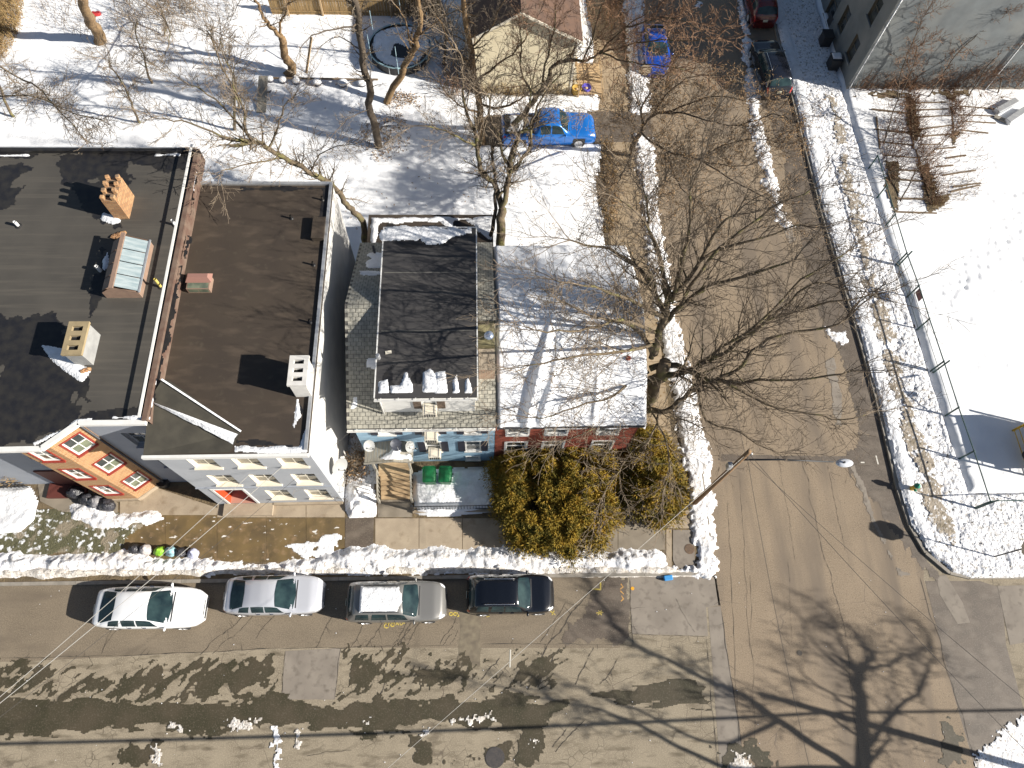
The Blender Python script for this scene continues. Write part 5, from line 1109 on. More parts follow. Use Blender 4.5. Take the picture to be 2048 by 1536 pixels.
            rb.build('rim', alloy, ty, local=True)
            patch('wheel_arch', plastic_black, lambda q, s, u=u: (u-.082+.022*q, u+.082-.022*q), 2.0, 4.0, 8, 3, sg, .005)
    fb = MB(); zf = ips('zb',.99)*hscale; fb.obox((L/2-.012,0,.36),(.05,W*.5,.16)); fb.build('lower_grille', plastic_black, t, local=True)
    fb = MB(); fb.obox((L/2-.03,0,zf-.03),(.06,W*.36,.12)); fb.build('grille', plastic_black, t, local=True)
    if plate: MB().obox((-L/2-.006,0,.78 if K is not SEDAN else .62),(.02,.32,.16)).build('number_plate', plate_mat, t, local=True)
    patch('wiper_cowl', plastic_black, lambda q, s: (f1-.002, f1+.010), 8.6, 11, 2, 5, 0, .005)
    if rails:
        for sg in (1, -1):
            z = K['H']*hscale+.05; y = sg*W*.315
            MB().tube([((.20-.5)*L,y,z-.05),((.215-.5)*L,y,z),((.37-.5)*L,y,z+.015),((.53-.5)*L,y,z-.015),((.545-.5)*L,y,z-.08)],.02,6).build('roof_rail', rails, t, local=True, smooth=True)
    return t
WHITE = paint('paint_white', (.80,.81,.82), 0, .25); SILVER = paint('paint_silver', (.56,.57,.61), .35, .3); GREY = paint('paint_grey', (.20,.195,.185), .3, .35)
BLACK = paint('paint_black', (.005,.006,.009), .0, .18); BLUE = paint('paint_blue', (.012,.150,.52), .2, .28); DBLUE = paint('paint_deep_blue', (.012,.07,.40), .2, .28)
NAVY = paint('paint_midnight', (.012,.014,.022), .2, .2); MAROON = paint('paint_maroon', (.11,.010,.010), .2, .25)
car('white_sedan', 'white four door sedan, leftmost in the row of parked cars', SEDAN, 4.92, 1.84, WHITE, at(297,1215,.75), math.radians(-1.0))
car('silver_sedan', 'silver four door sedan parked between the white sedan and grey wagon', SEDAN, 4.55, 1.76, SILVER, at(547,1190,.75), math.radians(-.5))
gs = car('grey_suv', 'dull grey sport utility car with snow slab on its roof', SUV, 4.60, 1.82, GREY, at(793,1203,.8), math.radians(-.6), rails=plastic_black, hscale=.98)
car('black_suv', 'glossy black sport utility car, rightmost in the parked row', SUV, 4.08, 1.78, BLACK, at(1021,1188,.8), math.radians(-.6), rails=chrome, hscale=.96)
o = sheet('roof_snow', [(-1.55,-.56),(.15,-.56),(.22,-.35),(.36,-.1),(.34,.2),(.2,.42),(.22,.56),(-1.55,.56)], 0, snow_fine, thick=.07, edge=.04, soft=.08, res=.04, freq=2.5, lump=.15, lfreq=3, seed=230,
          zfun=lambda X, Y: 1.655+.025*np.cos((X+.6)*.9)-.05*(np.abs(Y)/.56)**3)
o.parent = gs
car('blue_pickup', 'bright blue crew cab pickup truck parked in the snowy driveway', PICKUP, 5.85, 1.98, BLUE, (*at(1097,256,.9), G+.012), math.radians(1.5), wheel_r=.40, cat='truck')
bx, by = at(1318,118,.7); car('blue_hatchback', 'deep blue car half hidden by branches at the left kerb', SEDAN, 4.3, 1.76, DBLUE, (bx-.1,by+1.0), math.radians(-91))
dx, dy = at(1543,128,.9); car('midnight_suv', 'near black sport utility car facing away beside the right kerb', SUV, 4.85, 1.92, NAVY, (dx,dy), math.radians(93), rails=chrome)
mx_, my_ = at(1524,20,.9); car('maroon_van', 'dark maroon vehicle cut off by the top edge of the photo', SUV, 4.7, 1.88, MAROON, (mx_+.1,my_+1.4), math.radians(90.5), hscale=1.02)

pk = [o for o in bpy.data.objects if o.name.startswith('blue_pickup')][0]
MB().box(-2.78,-.90,-.78,.78,1.142,1.150).build('cargo_bed', plastic_black, pk, local=True)
o = sheet('bed_snow', [(-2.6,-.5),(-1.2,-.65),(-1.0,.6),(-2.3,.7)], 1.152, snow_fine, thick=.05, edge=.2, soft=.15, res=.06, freq=1.5, seed=232, lump=.3); o.parent = pk

# ================================================================== TREES
class Tree:
    def __init__(self, seed, min_r=.007, droop=.0, up=.25, jit=.22, spread=.75, density=1.0):
        self.r = random.Random(seed); self.big = MB(); self.small = MB(); self.min_r = min_r*1.25; self.up = up; self.jit = jit; self.spread = spread; self.density = density; self.tips = []; self.n = 0
    def rv(self):
        r = self.r
        while True:
            v = Vector((r.uniform(-1,1), r.uniform(-1,1), r.uniform(-1,1)))
            if .05 < v.length < 1: return v.normalized()
    def limb(self, pts, r0, r1, twigs=True, depth=1, n=8, start=.15, tl=None):
        """a surveyed limb: smooth curve through pts, tapering, with side branches"""
        P = [Vector(p) for p in pts]; out = []
        for i in range(len(P)-1):
            p0, p1, p2, p3 = P[max(i-1,0)], P[i], P[i+1], P[min(i+2,len(P)-1)]
            for k in range(5):
                t = k/5; out.append(.5*((2*p1)+(p2-p0)*t+(2*p0-5*p1+4*p2-p3)*t*t+(3*p1-p0-3*p2+p3)*t**3)+self.rv()*(r0*.15+.035)+Vector((mnoise.noise(Vector((i+t,r0*50,1))),mnoise.noise(Vector((i+t,r0*50,7))),mnoise.noise(Vector((i+t,r0*50,13)))*.6))*.22*(0 if i == 0 and k == 0 else 1))
        out.append(P[-1]); m = len(out)
        rad = [r0+(r1-r0)*(i/(m-1))**.8 for i in range(m)]
        self.big.tube(out, rad, n)
        if not twigs: return out
        L = sum((out[i+1]-out[i]).length for i in range(m-1)); cnt = int(L*4.6*self.density)+3
        for c in range(cnt):
            f = start+(1-start)*(c+self.r.random())/cnt; i = min(int(f*(m-1)), m-2); p = out[i].lerp(out[i+1], f*(m-1)-i)
            d = (out[i+1]-out[i]).normalized(); rr_ = rad[i]
            nd = (d*self.r.uniform(.35,.9)+self.rv()*self.spread*1.1+Vector((0,0,self.up*.6))).normalized()
            self.grow(p, nd, (tl or L*.36)*self.r.uniform(.45,1.1)*(1.1-.5*f), min(rr_*.5, .05)*self.r.uniform(.5,1), depth)
        d = (out[-1]-out[-2]).normalized()
        for k in range(3): self.grow(out[-1], (d+self.rv()*.45).normalized(), (tl or L*.36)*self.r.uniform(.6,1), r1*.85, depth)
        return out
    def grow(self, p, d, L, r, depth):
        if L < .12 or self.n > 16000: return
        self.n += 1; r = max(r, self.min_r); segs = 4 if L > .5 else 3; pts = [p]; dirs = []
        for i in range(segs):
            d = (d+self.rv()*self.jit*(1.2 if depth > 1 else 1)+Vector((0,0,self.up*.16))).normalized(); p = p+d*(L/segs); pts.append(p); dirs.append(d)
        rad = [max(self.min_r*.8, r*(1-.62*i/segs)) for i in range(segs+1)]
        (self.big if r > .035 else self.small).tube(pts, rad, 5 if r > .03 else 3, cap=False)
        if depth <= 0: self.tips.append((p, d)); return
        cnt = max(3, int(L*4.2*self.density+self.r.random()*1.8)); cnt = min(cnt, 11)
        for c in range(cnt):
            f = .2+.8*(c+self.r.random()*.9)/cnt; i = min(int(f*segs), segs-1); q = pts[i].lerp(pts[i+1], f*segs-i)
            nd = (dirs[i]*.75+self.rv()*self.spread).normalized()
            self.grow(q, nd, L*self.r.uniform(.28,.58), rad[i]*.62, depth-1)
        self.grow(pts[-1], dirs[-1], L*self.r.uniform(.3,.5), rad[-1], depth-1)
    def build(self, name, base, label, bm=None, tm=None, group='bare trees', leaves=None):
        t = thing(name, base, label, 'tree', group)
        self.big.build('trunk', bm or bark, t, smooth=True)
        o = self.small.build('twigs', tm or twig, t); o['kind'] = 'stuff'
        if leaves: o = leaves.build('seed_clusters', dry_leaf, t); o['kind'] = 'stuff'
        return t
def J(*pts): return [at3(*p) for p in pts]
def tufts(T, n, size, seed, frac=1.0):
    b = MB(); r = random.Random(seed); tips = T.tips[:]; r.shuffle(tips)
    for p, d in tips[:int(len(tips)*frac)]:
        for k in range(n):
            c = p+Vector((r.uniform(-1,1),r.uniform(-1,1),r.uniform(-1,1)))*size*1.8
            u = Vector((r.uniform(-1,1),r.uniform(-1,1),r.uniform(-1,1))).normalized()*size*r.uniform(.5,1); v = u.orthogonal().normalized()*size*.35
            b.quad(c-u, c+v, c+u, c-v)
    return b
# --- big street tree by the corner house
T = Tree(1, min_r=.0072, up=.22, density=.72)
base = Vector((8.05, 13.0, G)); top = Vector((8.05, 13.15, 5.6))
T.limb([base, base.lerp(top,.5)+Vector((.05,0,0)), top, Vector((8.1,13.4,7.0))], .34, .26, twigs=False, n=12)
T.lobe = None
for i in range(5):
    a = i*1.26; T.big.tube([base+Vector((math.cos(a)*.52,math.sin(a)*.52,-.05)), base+Vector((math.cos(a)*.28,math.sin(a)*.28,.25)), base+Vector((math.cos(a)*.15,math.sin(a)*.15,.9))],[.10,.12,.08],6)
LIMBS = [
 ([(1292,766,5.6),(1357,747,6.4),(1396,732,7.1),(1469,693,8.3),(1560,617,10.0),(1650,565,11.3)], .17,.04),
 ([(1300,735,6.2),(1365,734,6.8),(1407,755,7.1),(1440,757,7.5),(1485,729,8.3),(1560,670,9.4),(1690,640,10.6)], .16,.04),
 ([(1284,822,4.1),(1321,826,4.7),(1365,797,5.4),(1399,766,6.0),(1480,765,7.0),(1560,758,7.9),(1700,742,9.0)], .16,.035),
 ([(1308,708,6.8),(1326,635,8.4),(1345,600,9.3),(1400,520,11.2),(1470,430,13.0)], .21,.04),
 ([(1304,715,6.7),(1269,661,7.8),(1210,640,8.8),(1130,605,9.8)], .13,.03),
 ([(1326,635,8.4),(1290,560,9.8),(1225,500,11.2),(1140,480,12.2)], .13,.03),
 ([(1318,665,7.6),(1360,610,9.0),(1450,560,10.8),(1590,520,12.4)], .15,.035),
 ([(1288,790,5.0),(1318,850,5.4),(1338,905,5.6),(1330,970,5.4)], .06,.02),
 ([(1399,766,6.0),(1412,835,6.3),(1475,862,6.5),(1560,905,6.6)], .07,.02),
 ([(1295,745,5.8),(1235,785,6.8),(1150,815,7.3),(1060,835,7.6)], .08,.02),
 ([(1330,620,8.8),(1320,540,10.5),(1300,450,12.2),(1290,390,13.2)], .13,.03),
 ([(1469,693,8.3),(1540,640,9.2),(1640,610,10.2),(1740,590,11.0)], .09,.025),
 ([(1400,520,11.2),(1500,480,12.0),(1600,450,12.8)], .08,.025),
 ([(1440,757,7.5),(1530,800,7.8),(1640,830,8.0),(1730,830,8.2)], .07,.02),
 ([(1284,822,4.1),(1240,842,4.8),(1180,862,5.3),(1130,880,5.4)], .06,.02),
 ([(1326,635,8.4),(1260,600,10.4),(1190,575,11.6),(1110,560,12.4)], .10,.025),
 ([(1318,665,7.6),(1240,640,10.2),(1160,660,11.4),(1070,660,12.2)], .10,.025),
 ([(1310,690,7.2),(1240,705,9.0),(1150,715,10.4),(1060,730,11.2)], .09,.025),
 ([(1345,600,9.3),(1370,500,11.8),(1380,400,13.6),(1400,330,14.6)], .10,.025),
 ([(1360,610,9.0),(1440,500,12.0),(1540,420,13.6),(1620,380,14.6)], .09,.025),
 ([(1396,732,7.1),(1500,660,9.6),(1600,560,11.6),(1700,500,12.8)], .08,.025),
 ([(1345,600,9.3),(1310,480,12.2),(1240,400,13.8)], .08,.025),
 ([(1316,828,4.7),(1300,880,5.0),(1250,930,5.2),(1210,985,5.2)], .055,.02)]
for pts, r0, r1 in LIMBS: T.n = 0; T.limb(J(*pts), r0, r1, depth=2, tl=2.3)
T.build('street_tree', base, 'largest bare tree, mossy trunk beside the white sheeted roof, limbs over the street', tm=twig)
# --- tawny-tufted tree over the upper side street
T = Tree(2, min_r=.008, up=.25, density=.9)
base = at3(1268,300,G); p = base
T.limb(J((1262,312,G),(1275,280,2.2),(1288,250,4.0)), .17,.13, twigs=False)
for pts, r0 in [([(1288,250,4.0),(1330,225,6.0),(1400,235,8.0),(1470,250,9.0)],.08),([(1282,262,3.4),(1330,300,5.6),(1400,320,7.2),(1500,330,8.4)],.08),([(1288,250,4.0),(1290,200,6.2),(1330,150,8.6)],.08),([(1285,255,3.7),(1240,230,6.2),(1200,220,7.4)],.06),
                ([(1330,300,5.6),(1360,370,6.8),(1400,410,7.6)],.05),([(1275,280,2.6),(1250,340,5),(1230,380,6.2)],.06),([(1400,320,7.2),(1500,380,8.2),(1560,420,8.6)],.04),([(1330,225,6.0),(1420,200,8),(1500,205,9)],.05),([(1400,320,7.2),(1450,290,8.4),(1540,280,9.4)],.04),([(1330,300,5.6),(1330,370,7.2),(1310,420,8.2)],.04),([(1288,250,4.0),(1350,180,7.6),(1420,150,9)],.05),([(1470,250,9.0),(1540,230,9.8),(1590,250,10.2)],.03)]:
    T.limb(J(*pts), r0, .02, depth=2, tl=1.9)
T.build('street_tree', base, 'bare tree with tawny seed tufts hanging over the upper side street', bark_dark, twig, leaves=tufts(T, 4, .045, 3, .75))
# --- forked tree behind the houses
T = Tree(3, min_r=.008, up=.3, density=.85)
base = Vector((.92, 21.6, G))
T.limb([base, (.93,21.65,2.0)]+J((1001,480,4.3),(1004,418,5.8)), .27,.22, twigs=False, n=10)
for pts, r0, r1 in [([(1004,420,5.7),(990,370,6.8),(966,345,7.4),(955,300,8.6),(950,262,9.6)],.16,.08),([(950,262,9.6),(925,180,11.6),(915,100,13.4)],.08,.03),([(950,290,9.0),(890,262,10),(820,255,10.8)],.06,.02),([(1004,418,5.8),(1016,370,7.0),(1022,345,7.6),(1025,300,8.7),(1045,262,9.6)],.15,.07),
                    ([(1024,340,7.7),(1050,310,8.4),(1062,270,9.4),(1075,215,10.8),(1120,150,12.4)],.10,.03),([(1020,335,7.8),(1000,290,8.8),(985,250,9.8),(975,190,11.4)],.09,.03),([(1045,262,9.6),(1060,200,11),(1075,120,13)],.06,.02),([(995,395,6.4),(1010,375,6.8),(1018,350,7.4)],.06,.05),([(955,300,8.6),(980,230,10.2),(1000,150,12)],.05,.02)]:
    T.limb(J(*pts), r0, r1, depth=2, tl=1.5)
T.build('yard_tree', base, 'tall forked bare tree rising behind the ridge between the two houses', bark, twig)
T = Tree(31, min_r=.008, density=.6)
base2 = Vector((.30, 21.75, G)); T.limb([base2,(.3,21.8,2.4)]+J((991,440,5.2),(988,380,6.6),(985,300,8.6)), .15,.06, depth=1, tl=1.0, start=.7); T.build('yard_tree', base2, 'slim dark stem close left of the forked tree', bark_dark, twig_dark)
# --- trees by the cream garage
T = Tree(4, min_r=.008, up=.3, density=.95)
base = at3(966,282,G)
T.limb(J((966,284,G),(958,230,2.4),(948,150,5.2),(938,70,8.2),(930,-20,11.5)), .24,.12, n=10, depth=2, start=.35, tl=1.6)
for pts, r0 in [([(955,205,3.4),(1000,215,4.6),(1050,190,5.8),(1110,150,7.2)],.10),([(950,165,4.7),(1010,120,7),(1060,60,9)],.08),([(945,130,6),(900,80,8),(870,30,10)],.07),([(957,225,2.7),(910,200,4.6),(870,160,6.4)],.07),([(942,95,7.3),(985,50,9),(1010,0,11)],.06),([(1050,190,5.8),(1100,190,6.6),(1150,160,7.6)],.05)]:
    T.limb(J(*pts), r0, .02, depth=2, tl=1.5)
T.build('yard_tree', base, 'upright bare tree in front of the cream garage wall', bark_warm, twig)
T = Tree(5, min_r=.008, up=.22, density=.95)
base = at3(1022,262,G)
T.limb(J((1022,262,G),(1045,235,2.4),(1070,190,4.6),(1100,150,6.4)), .19,.14, n=9, twigs=False)
for pts, r0 in [([(1100,150,6.4),(1120,125,7.3),(1165,123,7.8),(1200,105,8.6),(1250,55,10.4),(1300,20,12)],.12),([(1200,105,8.6),(1260,90,9.6),(1340,80,11),(1420,75,12)],.06),([(1250,55,10.4),(1330,40,12),(1400,60,13)],.05),([(1070,190,4.6),(1040,130,7),(1040,60,9.6)],.08),([(1085,170,5.5),(1100,90,8.4),(1110,20,11)],.07),([(1165,123,7.8),(1190,60,10),(1210,0,12)],.06),([(1200,105,8.6),(1270,130,9.4),(1370,140,10.4)],.05)]:
    T.limb(J(*pts), r0, .02, depth=2, tl=1.8)
T.build('yard_tree', base, 'bare tree arching right over the blue hatchback with reddish twigs', bark, twig_red)
# --- leaning trunks by the trampoline
T = Tree(6, min_r=.008, up=.3, density=.7)
base = at3(756,300,G)
T.limb(J((756,302,G),(750,262,1.6),(742,220,3.2),(733,160,5.2),(722,100,7.2),(712,40,9.2),(700,-20,11.2)), .25,.16, n=10, depth=2, start=.45, tl=1.4)
for pts, r0 in [([(742,215,3.4),(690,240,4),(640,300,4.5)],.03),([(712,50,9),(640,70,9.4),(600,110,9.4)],.05),([(722,100,7.2),(680,75,8),(640,95,8.3)],.04)]: T.limb(J(*pts), r0, .015, depth=1, tl=.9)
T.build('yard_tree', base, 'dark leaning trunk with rusty leaves at its foot left of the trampoline', bark_dark, twig_dark)
T = Tree(7, min_r=.008, up=.3, density=.7)
base = at3(775,205,G)
T.limb(J((775,208,G),(790,165,1.8),(812,125,3.4),(832,90,5.0),(842,50,6.6),(835,-10,8.8)), .24,.13, n=10, depth=2, start=.4, tl=1.6)
for pts, r0 in [([(828,100,4.6),(815,60,6.4),(790,10,8.4)],.08),([(838,70,5.8),(880,40,7.6),(920,20,9)],.06)]: T.limb(J(*pts), r0, .02, depth=2, tl=1.2)
T.build('yard_tree', base, 'warm brown leaning trunk in front of the trampoline', bark_warm, twig)
# --- gnarled pollard
T = Tree(8, min_r=.008, up=.35, density=.7)
base = at3(574,150,G)
T.limb(J((574,152,G),(583,130,.9),(570,105,1.8),(563,75,2.9)), .30,.22, n=10, twigs=False)
for pts, r0 in [([(563,78,2.8),(540,50,4.2),(520,20,5.4),(505,-30,7.4)],.17),([(563,75,2.9),(562,40,4.2),(575,10,5.4)],.10)]: T.limb(J(*pts), r0, .05, depth=2, tl=1.1, start=.3)
T.build('yard_tree', base, 'gnarled thick pollarded trunk near the wooden board fence', bark_warm, twig)
# --- leaning tree between the grey and blue buildings
T = Tree(9, min_r=.008, up=.25, density=.85)
base = Vector((-6.1, 21.9, G))
T.limb([base,(-6.15,22.1,1.5)]+J((733,476,2.6),(718,440,4.0),(700,412,5.0),(668,378,6.2),(620,345,7.4),(560,312,8.8),(512,285,9.8)), .21,.10, n=9, depth=2, start=.55, tl=1.5)
for pts, r0 in [([(512,285,9.8),(490,255,10.6),(480,200,12),(470,130,13.6)],.08),([(512,285,9.8),(440,265,10.4),(360,240,11),(300,230,11.4)],.07),([(500,270,10.2),(430,200,11.6),(380,170,12.4)],.06),([(560,312,8.8),(520,330,9.2),(440,350,9.4)],.05),([(620,345,7.4),(640,310,8.4),(690,290,9.4)],.04),([(540,300,9.2),(560,240,11),(590,190,12.2)],.06),([(480,220,11.4),(440,120,13),(420,60,14)],.05)]:
    T.limb(J(*pts), r0, .018, depth=2, tl=1.6)
T.build('yard_tree', base, 'tree leaning left from the alley with branches over the grey roof corner', bark, twig)
# --- upper-left yard
T = Tree(10, min_r=.008, up=.3, density=.8)
base = at3(195,85,G)
T.limb(J((200,85,G),(190,55,1.6),(172,20,3.6),(150,-20,5.8)), .40,.26, n=10, depth=1, start=.8, tl=1.2); T.build('yard_tree', base, 'thick brown trunk at the top left beside the red scrap', bark_warm, twig)
for i, (pts, r0, lab) in enumerate([
    ([(283,248,G),(262,205,2.2),(232,150,4.6),(212,118,6.0)], .09, 'thin sapling leaning left in the open upper left snow'),
    ([(306,168,G),(290,130,2.2),(276,90,4.4),(268,30,7)], .09, 'straight thin sapling right of the thick top left trunk'),
    ([(470,262,G),(468,200,3),(462,140,6),(440,80,9)], .10, 'young branching tree above the black roof corner'),
    ([(-60,200,3),(40,190,6),(120,215,7),(200,240,7.6)], .08, 'branch of a tree beyond the left edge, upper one'),
    ([(-60,100,5),(40,160,7),(110,210,8),(180,285,8.6)], .09, 'branch of a tree beyond the left edge, lower one'),
    ([(320,20,2),(340,60,3),(330,110,4)], .07, 'small twisted tree among the brush at the top')]):
    T = Tree(40+i, min_r=.0085, up=.25, density=.9); P = J(*pts)
    if pts[0][2] > 1: P = [Vector((P[0].x-.3,P[0].y-.3,G)), P[0].lerp(Vector((P[0].x,P[0].y,G)),.5)]+P
    T.limb(P, r0, .02, depth=2, tl=1.7, start=.25); T.build('sapling', P[0], lab, bark, twig, group='thin yard saplings')
T = Tree(50, min_r=.008, density=.8); P = J((888,130,G),(892,80,2.6),(885,20,5.4),(880,-30,8)); T.limb(P, .10, .04, depth=2, tl=1.4); T.build('sapling', P[0], 'thin bare tree between trampoline and cream garage', bark_dark, twig_dark, group='thin yard saplings')
# whips against the grey apartment wall
for i, pts in enumerate([[(1790,205,G),(1805,150,2),(1830,90,4.2),(1850,30,6.4)],[(1850,200,G),(1890,150,2),(1940,90,4),(2000,30,6)],[(1790,420,G),(1840,340,1.2),(1900,280,2.0),(1960,215,2.8)],[(1760,300,G),(1790,230,1.6),(1830,140,3.6),(1840,90,4.8)],[(1930,200,G),(1970,150,2),(2030,80,4)],[(1990,195,G),(2020,130,2.2),(2060,60,4.4)]]):
    T = Tree(60+i, min_r=.008, density=1.1, up=.3); P = J(*pts); T.limb(P, .05, .015, depth=2, tl=1.4, start=.2)
    T.build('whip_sapling', P[0], ['slender whip in front of the blank apartment wall','long whip slanting right across the apartment wall','whip leaning over the timber garden beds','whip at the apartment block corner','short whip right of the wall centre','whip at the far right of the apartment wall'][i], bark_dark, twig_red, group='whips by the apartment wall')
# trees standing outside the view whose shadows fall on the crossing
SK = 1/math.tan(SUN_EL)
def cast(px, py, z):                      # the point at height z whose shadow lies at this spot of the road
    x, y = at(px, py, 0); return Vector((x+SUN_AZ.x*z*SK, y+SUN_AZ.y*z*SK, z))
T = Tree(70, min_r=.009, density=.5); q = cast(1732,1640,4.2); bb = Vector((q.x+.3,q.y-.4,0))
T.limb([bb, (q.x+.2,q.y-.2,2.2), q, cast(1728,1500,5.6), cast(1722,1400,6.6), cast(1716,1345,7.2)], .26,.13, n=8, depth=1, start=.6, tl=1.0)
for pts, r0 in [([(1716,1345,7.2),(1740,1322,7.8),(1738,1300,8.2),(1712,1285,8.8),(1690,1250,9.6)],.09),([(1720,1342,7.2),(1775,1332,7.8),(1800,1310,8.4),(1850,1300,9)],.08),([(1730,1500,5.6),(1800,1420,6.8),(1850,1350,7.8),(1856,1310,8.4),(1840,1250,9.2)],.09),([(1722,1400,6.6),(1690,1340,7.8),(1640,1300,8.8),(1610,1250,9.6)],.07),([(1735,1540,5.2),(1770,1480,6.2),(1778,1450,6.8)],.07),([(1728,1480,5.8),(1640,1420,7),(1570,1400,8)],.06),([(1716,1345,7.2),(1680,1280,8.6),(1650,1220,9.8)],.07),([(1722,1420,6.4),(1650,1380,7.6),(1600,1340,8.6)],.06)]:
    T.limb([cast(*p) for p in pts], r0, .025, depth=2, tl=1.5)
T.build('street_tree', bb, 'bare tree beyond the bottom right corner, seen only by its branching shadow', bark, twig)
T = Tree(71, min_r=.014, density=.55); q = cast(1860,1640,4.6); bb = Vector((q.x,q.y-.3,0))
T.limb([bb, (q.x,q.y-.1,2.4), q, cast(1700,1536,5.6), cast(1560,1440,6.6), cast(1430,1365,7.6), cast(1270,1290,8.8), cast(1190,1190,10)], .24,.05, depth=2, tl=1.5, start=.55)
T.limb([cast(1700,1536,5.6), cast(1440,1530,6.4), cast(1230,1430,7.6), cast(1100,1400,8.4), cast(940,1360,9.4)], .12,.03, depth=2, tl=1.4, start=.4)
T.limb([cast(1560,1440,6.6), cast(1430,1490,7.2), cast(1260,1420,8.2), cast(1150,1370,9)], .09,.03, depth=1, tl=1.2, start=.4)
T.build('street_tree', bb, 'bare tree beyond the bottom edge, seen only by long limb shadows', bark, twig)

# ------------------------------------------------------------------ evergreens
def yew(name, label, px_poly, h, n, seed, mat=yew_leaf, leaf=.07, group='front yard evergreens'):
    poly = np.array(px_poly); r = np.random.RandomState(seed)
    x0, y0 = poly.min(0); x1, y1 = poly.max(0); c = poly.mean(0)
    t = thing(name, (c[0],c[1],G), label, 'shrub', group)
    cl = []
    while len(cl) < 210:
        p = r.uniform([x0,y0],[x1,y1],(400,2)); d = sdist(p[:,0],p[:,1],poly)
        for q, dd in zip(p, d):
            if dd > .05: cl.append((q[0],q[1],dd))
    cl = np.array(cl[:210]); mx = max(cl[:,2]); top = .5+(h-.5)*np.clip(cl[:,2]/mx,0,1)**.28*r.uniform(.55,1.0,len(cl))
    rad = r.uniform(.22,.60,len(cl))
    k = r.randint(0,len(cl),n); v = r.normal(size=(n,3)); v /= np.linalg.norm(v,axis=1)[:,None]; v[:,2] = np.abs(v[:,2])*.7-.2*r.rand(n)
    spray = np.floor(r.rand(n)*14); ph = spray*.449+k*1.7                      # leaves gather into arching sprays
    v[:,0] = v[:,0]*.35+np.cos(ph)*.8; v[:,1] = v[:,1]*.35+np.sin(ph)*.8
    q_ = r.rand(n)**.7; rr_ = rad[k]*(.2+1.15*q_); lowz = r.rand(n) < .22
    C = np.stack([cl[k,0]+v[:,0]*rr_, cl[k,1]+v[:,1]*rr_, np.where(lowz, top[k]*r.uniform(.15,.9,n), top[k]+.12-.42*q_*q_*rad[k]/.4+v[:,2]*.10)],1)
    U = v*1.0+r.normal(size=(n,3))*.45; U /= np.linalg.norm(U,axis=1)[:,None]; W_ = np.cross(U, r.normal(size=(n,3))); W_ /= np.linalg.norm(W_,axis=1)[:,None]
    s = leaf*r.uniform(.7,1.5,n)[:,None]; A_ = C-U*s; B_ = C+W_*s*.28; D_ = C+U*s; E_ = C-W_*s*.28
    V = np.stack([A_,B_,D_,E_],1).reshape(-1,3); me = bpy.data.meshes.new('foliage'); me.vertices.add(len(V)); me.vertices.foreach_set('co', V.ravel())
    F = np.arange(4*n,dtype=np.int32); me.loops.add(4*n); me.loops.foreach_set('vertex_index',F); me.polygons.add(n); me.polygons.foreach_set('loop_start',np.arange(0,4*n,4,dtype=np.int32)); me.update(calc_edges=True)
    o = link_mesh('foliage', me, mat, t); o['kind'] = 'stuff'
    b = MB()
    for i in range(0,len(cl),4):
        b.tube([(c[0]+r.uniform(-.15,.15),c[1]+r.uniform(-.15,.15),G),(c[0]+(cl[i,0]-c[0])*.45,c[1]+(cl[i,1]-c[1])*.45,top[i]*.55),(cl[i,0],cl[i,1],top[i])],[.06,.04,.012],5)
    b.build('stems', yew_wood, t)
    return t
yew('yew_bush', 'huge spreading olive green evergreen bush in front of the red house', pxs([(998,893,1.8),(1030,872,1.8),(1100,868,1.8),(1170,872,1.8),(1235,885,1.7),(1250,945,1.5),(1236,1010,1.2),(1232,1060,.9),(1210,1098,.7),(1150,1112,.6),(1085,1108,.6),(1035,1090,.7),(1008,1050,.9),(998,1000,1.2),(988,940,1.6)]), 2.5, 125000, 1)
yew('yew_bush', 'narrower olive evergreen bush at the street corner of the red house', pxs([(1255,870,1.5),(1300,852,1.5),(1335,880,1.4),(1358,940,1.2),(1368,1000,.9),(1345,1055,.7),(1295,1050,.8),(1250,1010,1.0),(1240,930,1.3)]), 2.4, 52000, 2)

# ================================================================== STREET FURNITURE AND SMALL THINGS
# utility pole with street lamp
pb = Vector((10.66, 8.76, 0.05)); PT = 8.25
t = thing('utility_pole', pb, 'leaning looking brown wooden utility pole at the street corner', 'pole')
MB().tube([pb, pb+Vector((.01,.01,4)), (pb.x+.02,pb.y+.02,PT)], [.135,.115,.095], 12).build('shaft', pole_wood, t, smooth=True)
for z, s in ((7.9, 1), (6.6, -1)): MB().tube([(pb.x+s*.13,pb.y,z),(pb.x+s*.22,pb.y,z+.12)],.05,8).build('insulator', galv, t)
MB().box(pb.x-.30,pb.x-.12,pb.y-.12,pb.y+.12,6.2,6.6).build('terminal_box', galv, t)
lt = thing('street_lamp', (pb.x+.12,pb.y,7.3), 'grey street lamp on a long arm reaching over the side street', 'street lamp')
LP = at3(1685,927,7.55); MB().tube([(pb.x+.1,pb.y,7.25),(12.2,8.62,7.62),(LP.x-.4,LP.y+.05,7.62)],[.04,.035,.03],8).build('arm', iron, lt, smooth=True)
b = MB(); b.lathe((0,0,0),[(.05,-.04),(.2,-.02),(.22,.05),(.12,.11)],14); hd = b.build('lamp_head', lamp_head, lt, smooth=True); hd.data.transform(Matrix.Translation((LP.x+.05,LP.y,7.57))@Matrix.Diagonal((1.7,.85,1,1)))
MB().tube([(LP.x+.0,LP.y,7.67),(LP.x+.0,LP.y,7.76)],.04,8).build('photocell', plastic_black, lt)
def wire(a, c, sag, r, mat, label, n=24, group='overhead wires'):
    a = Vector(a); c = Vector(c); pts = [a.lerp(c,i/n)-Vector((0,0,sag*4*(i/n)*(1-i/n))) for i in range(n+1)]
    b = MB(); b.tube(pts, r, 5); o = b.build('overhead_wire', mat); tag(o, label, 'wire', group); return o
sw = (-22.5,-4.9,7.8)
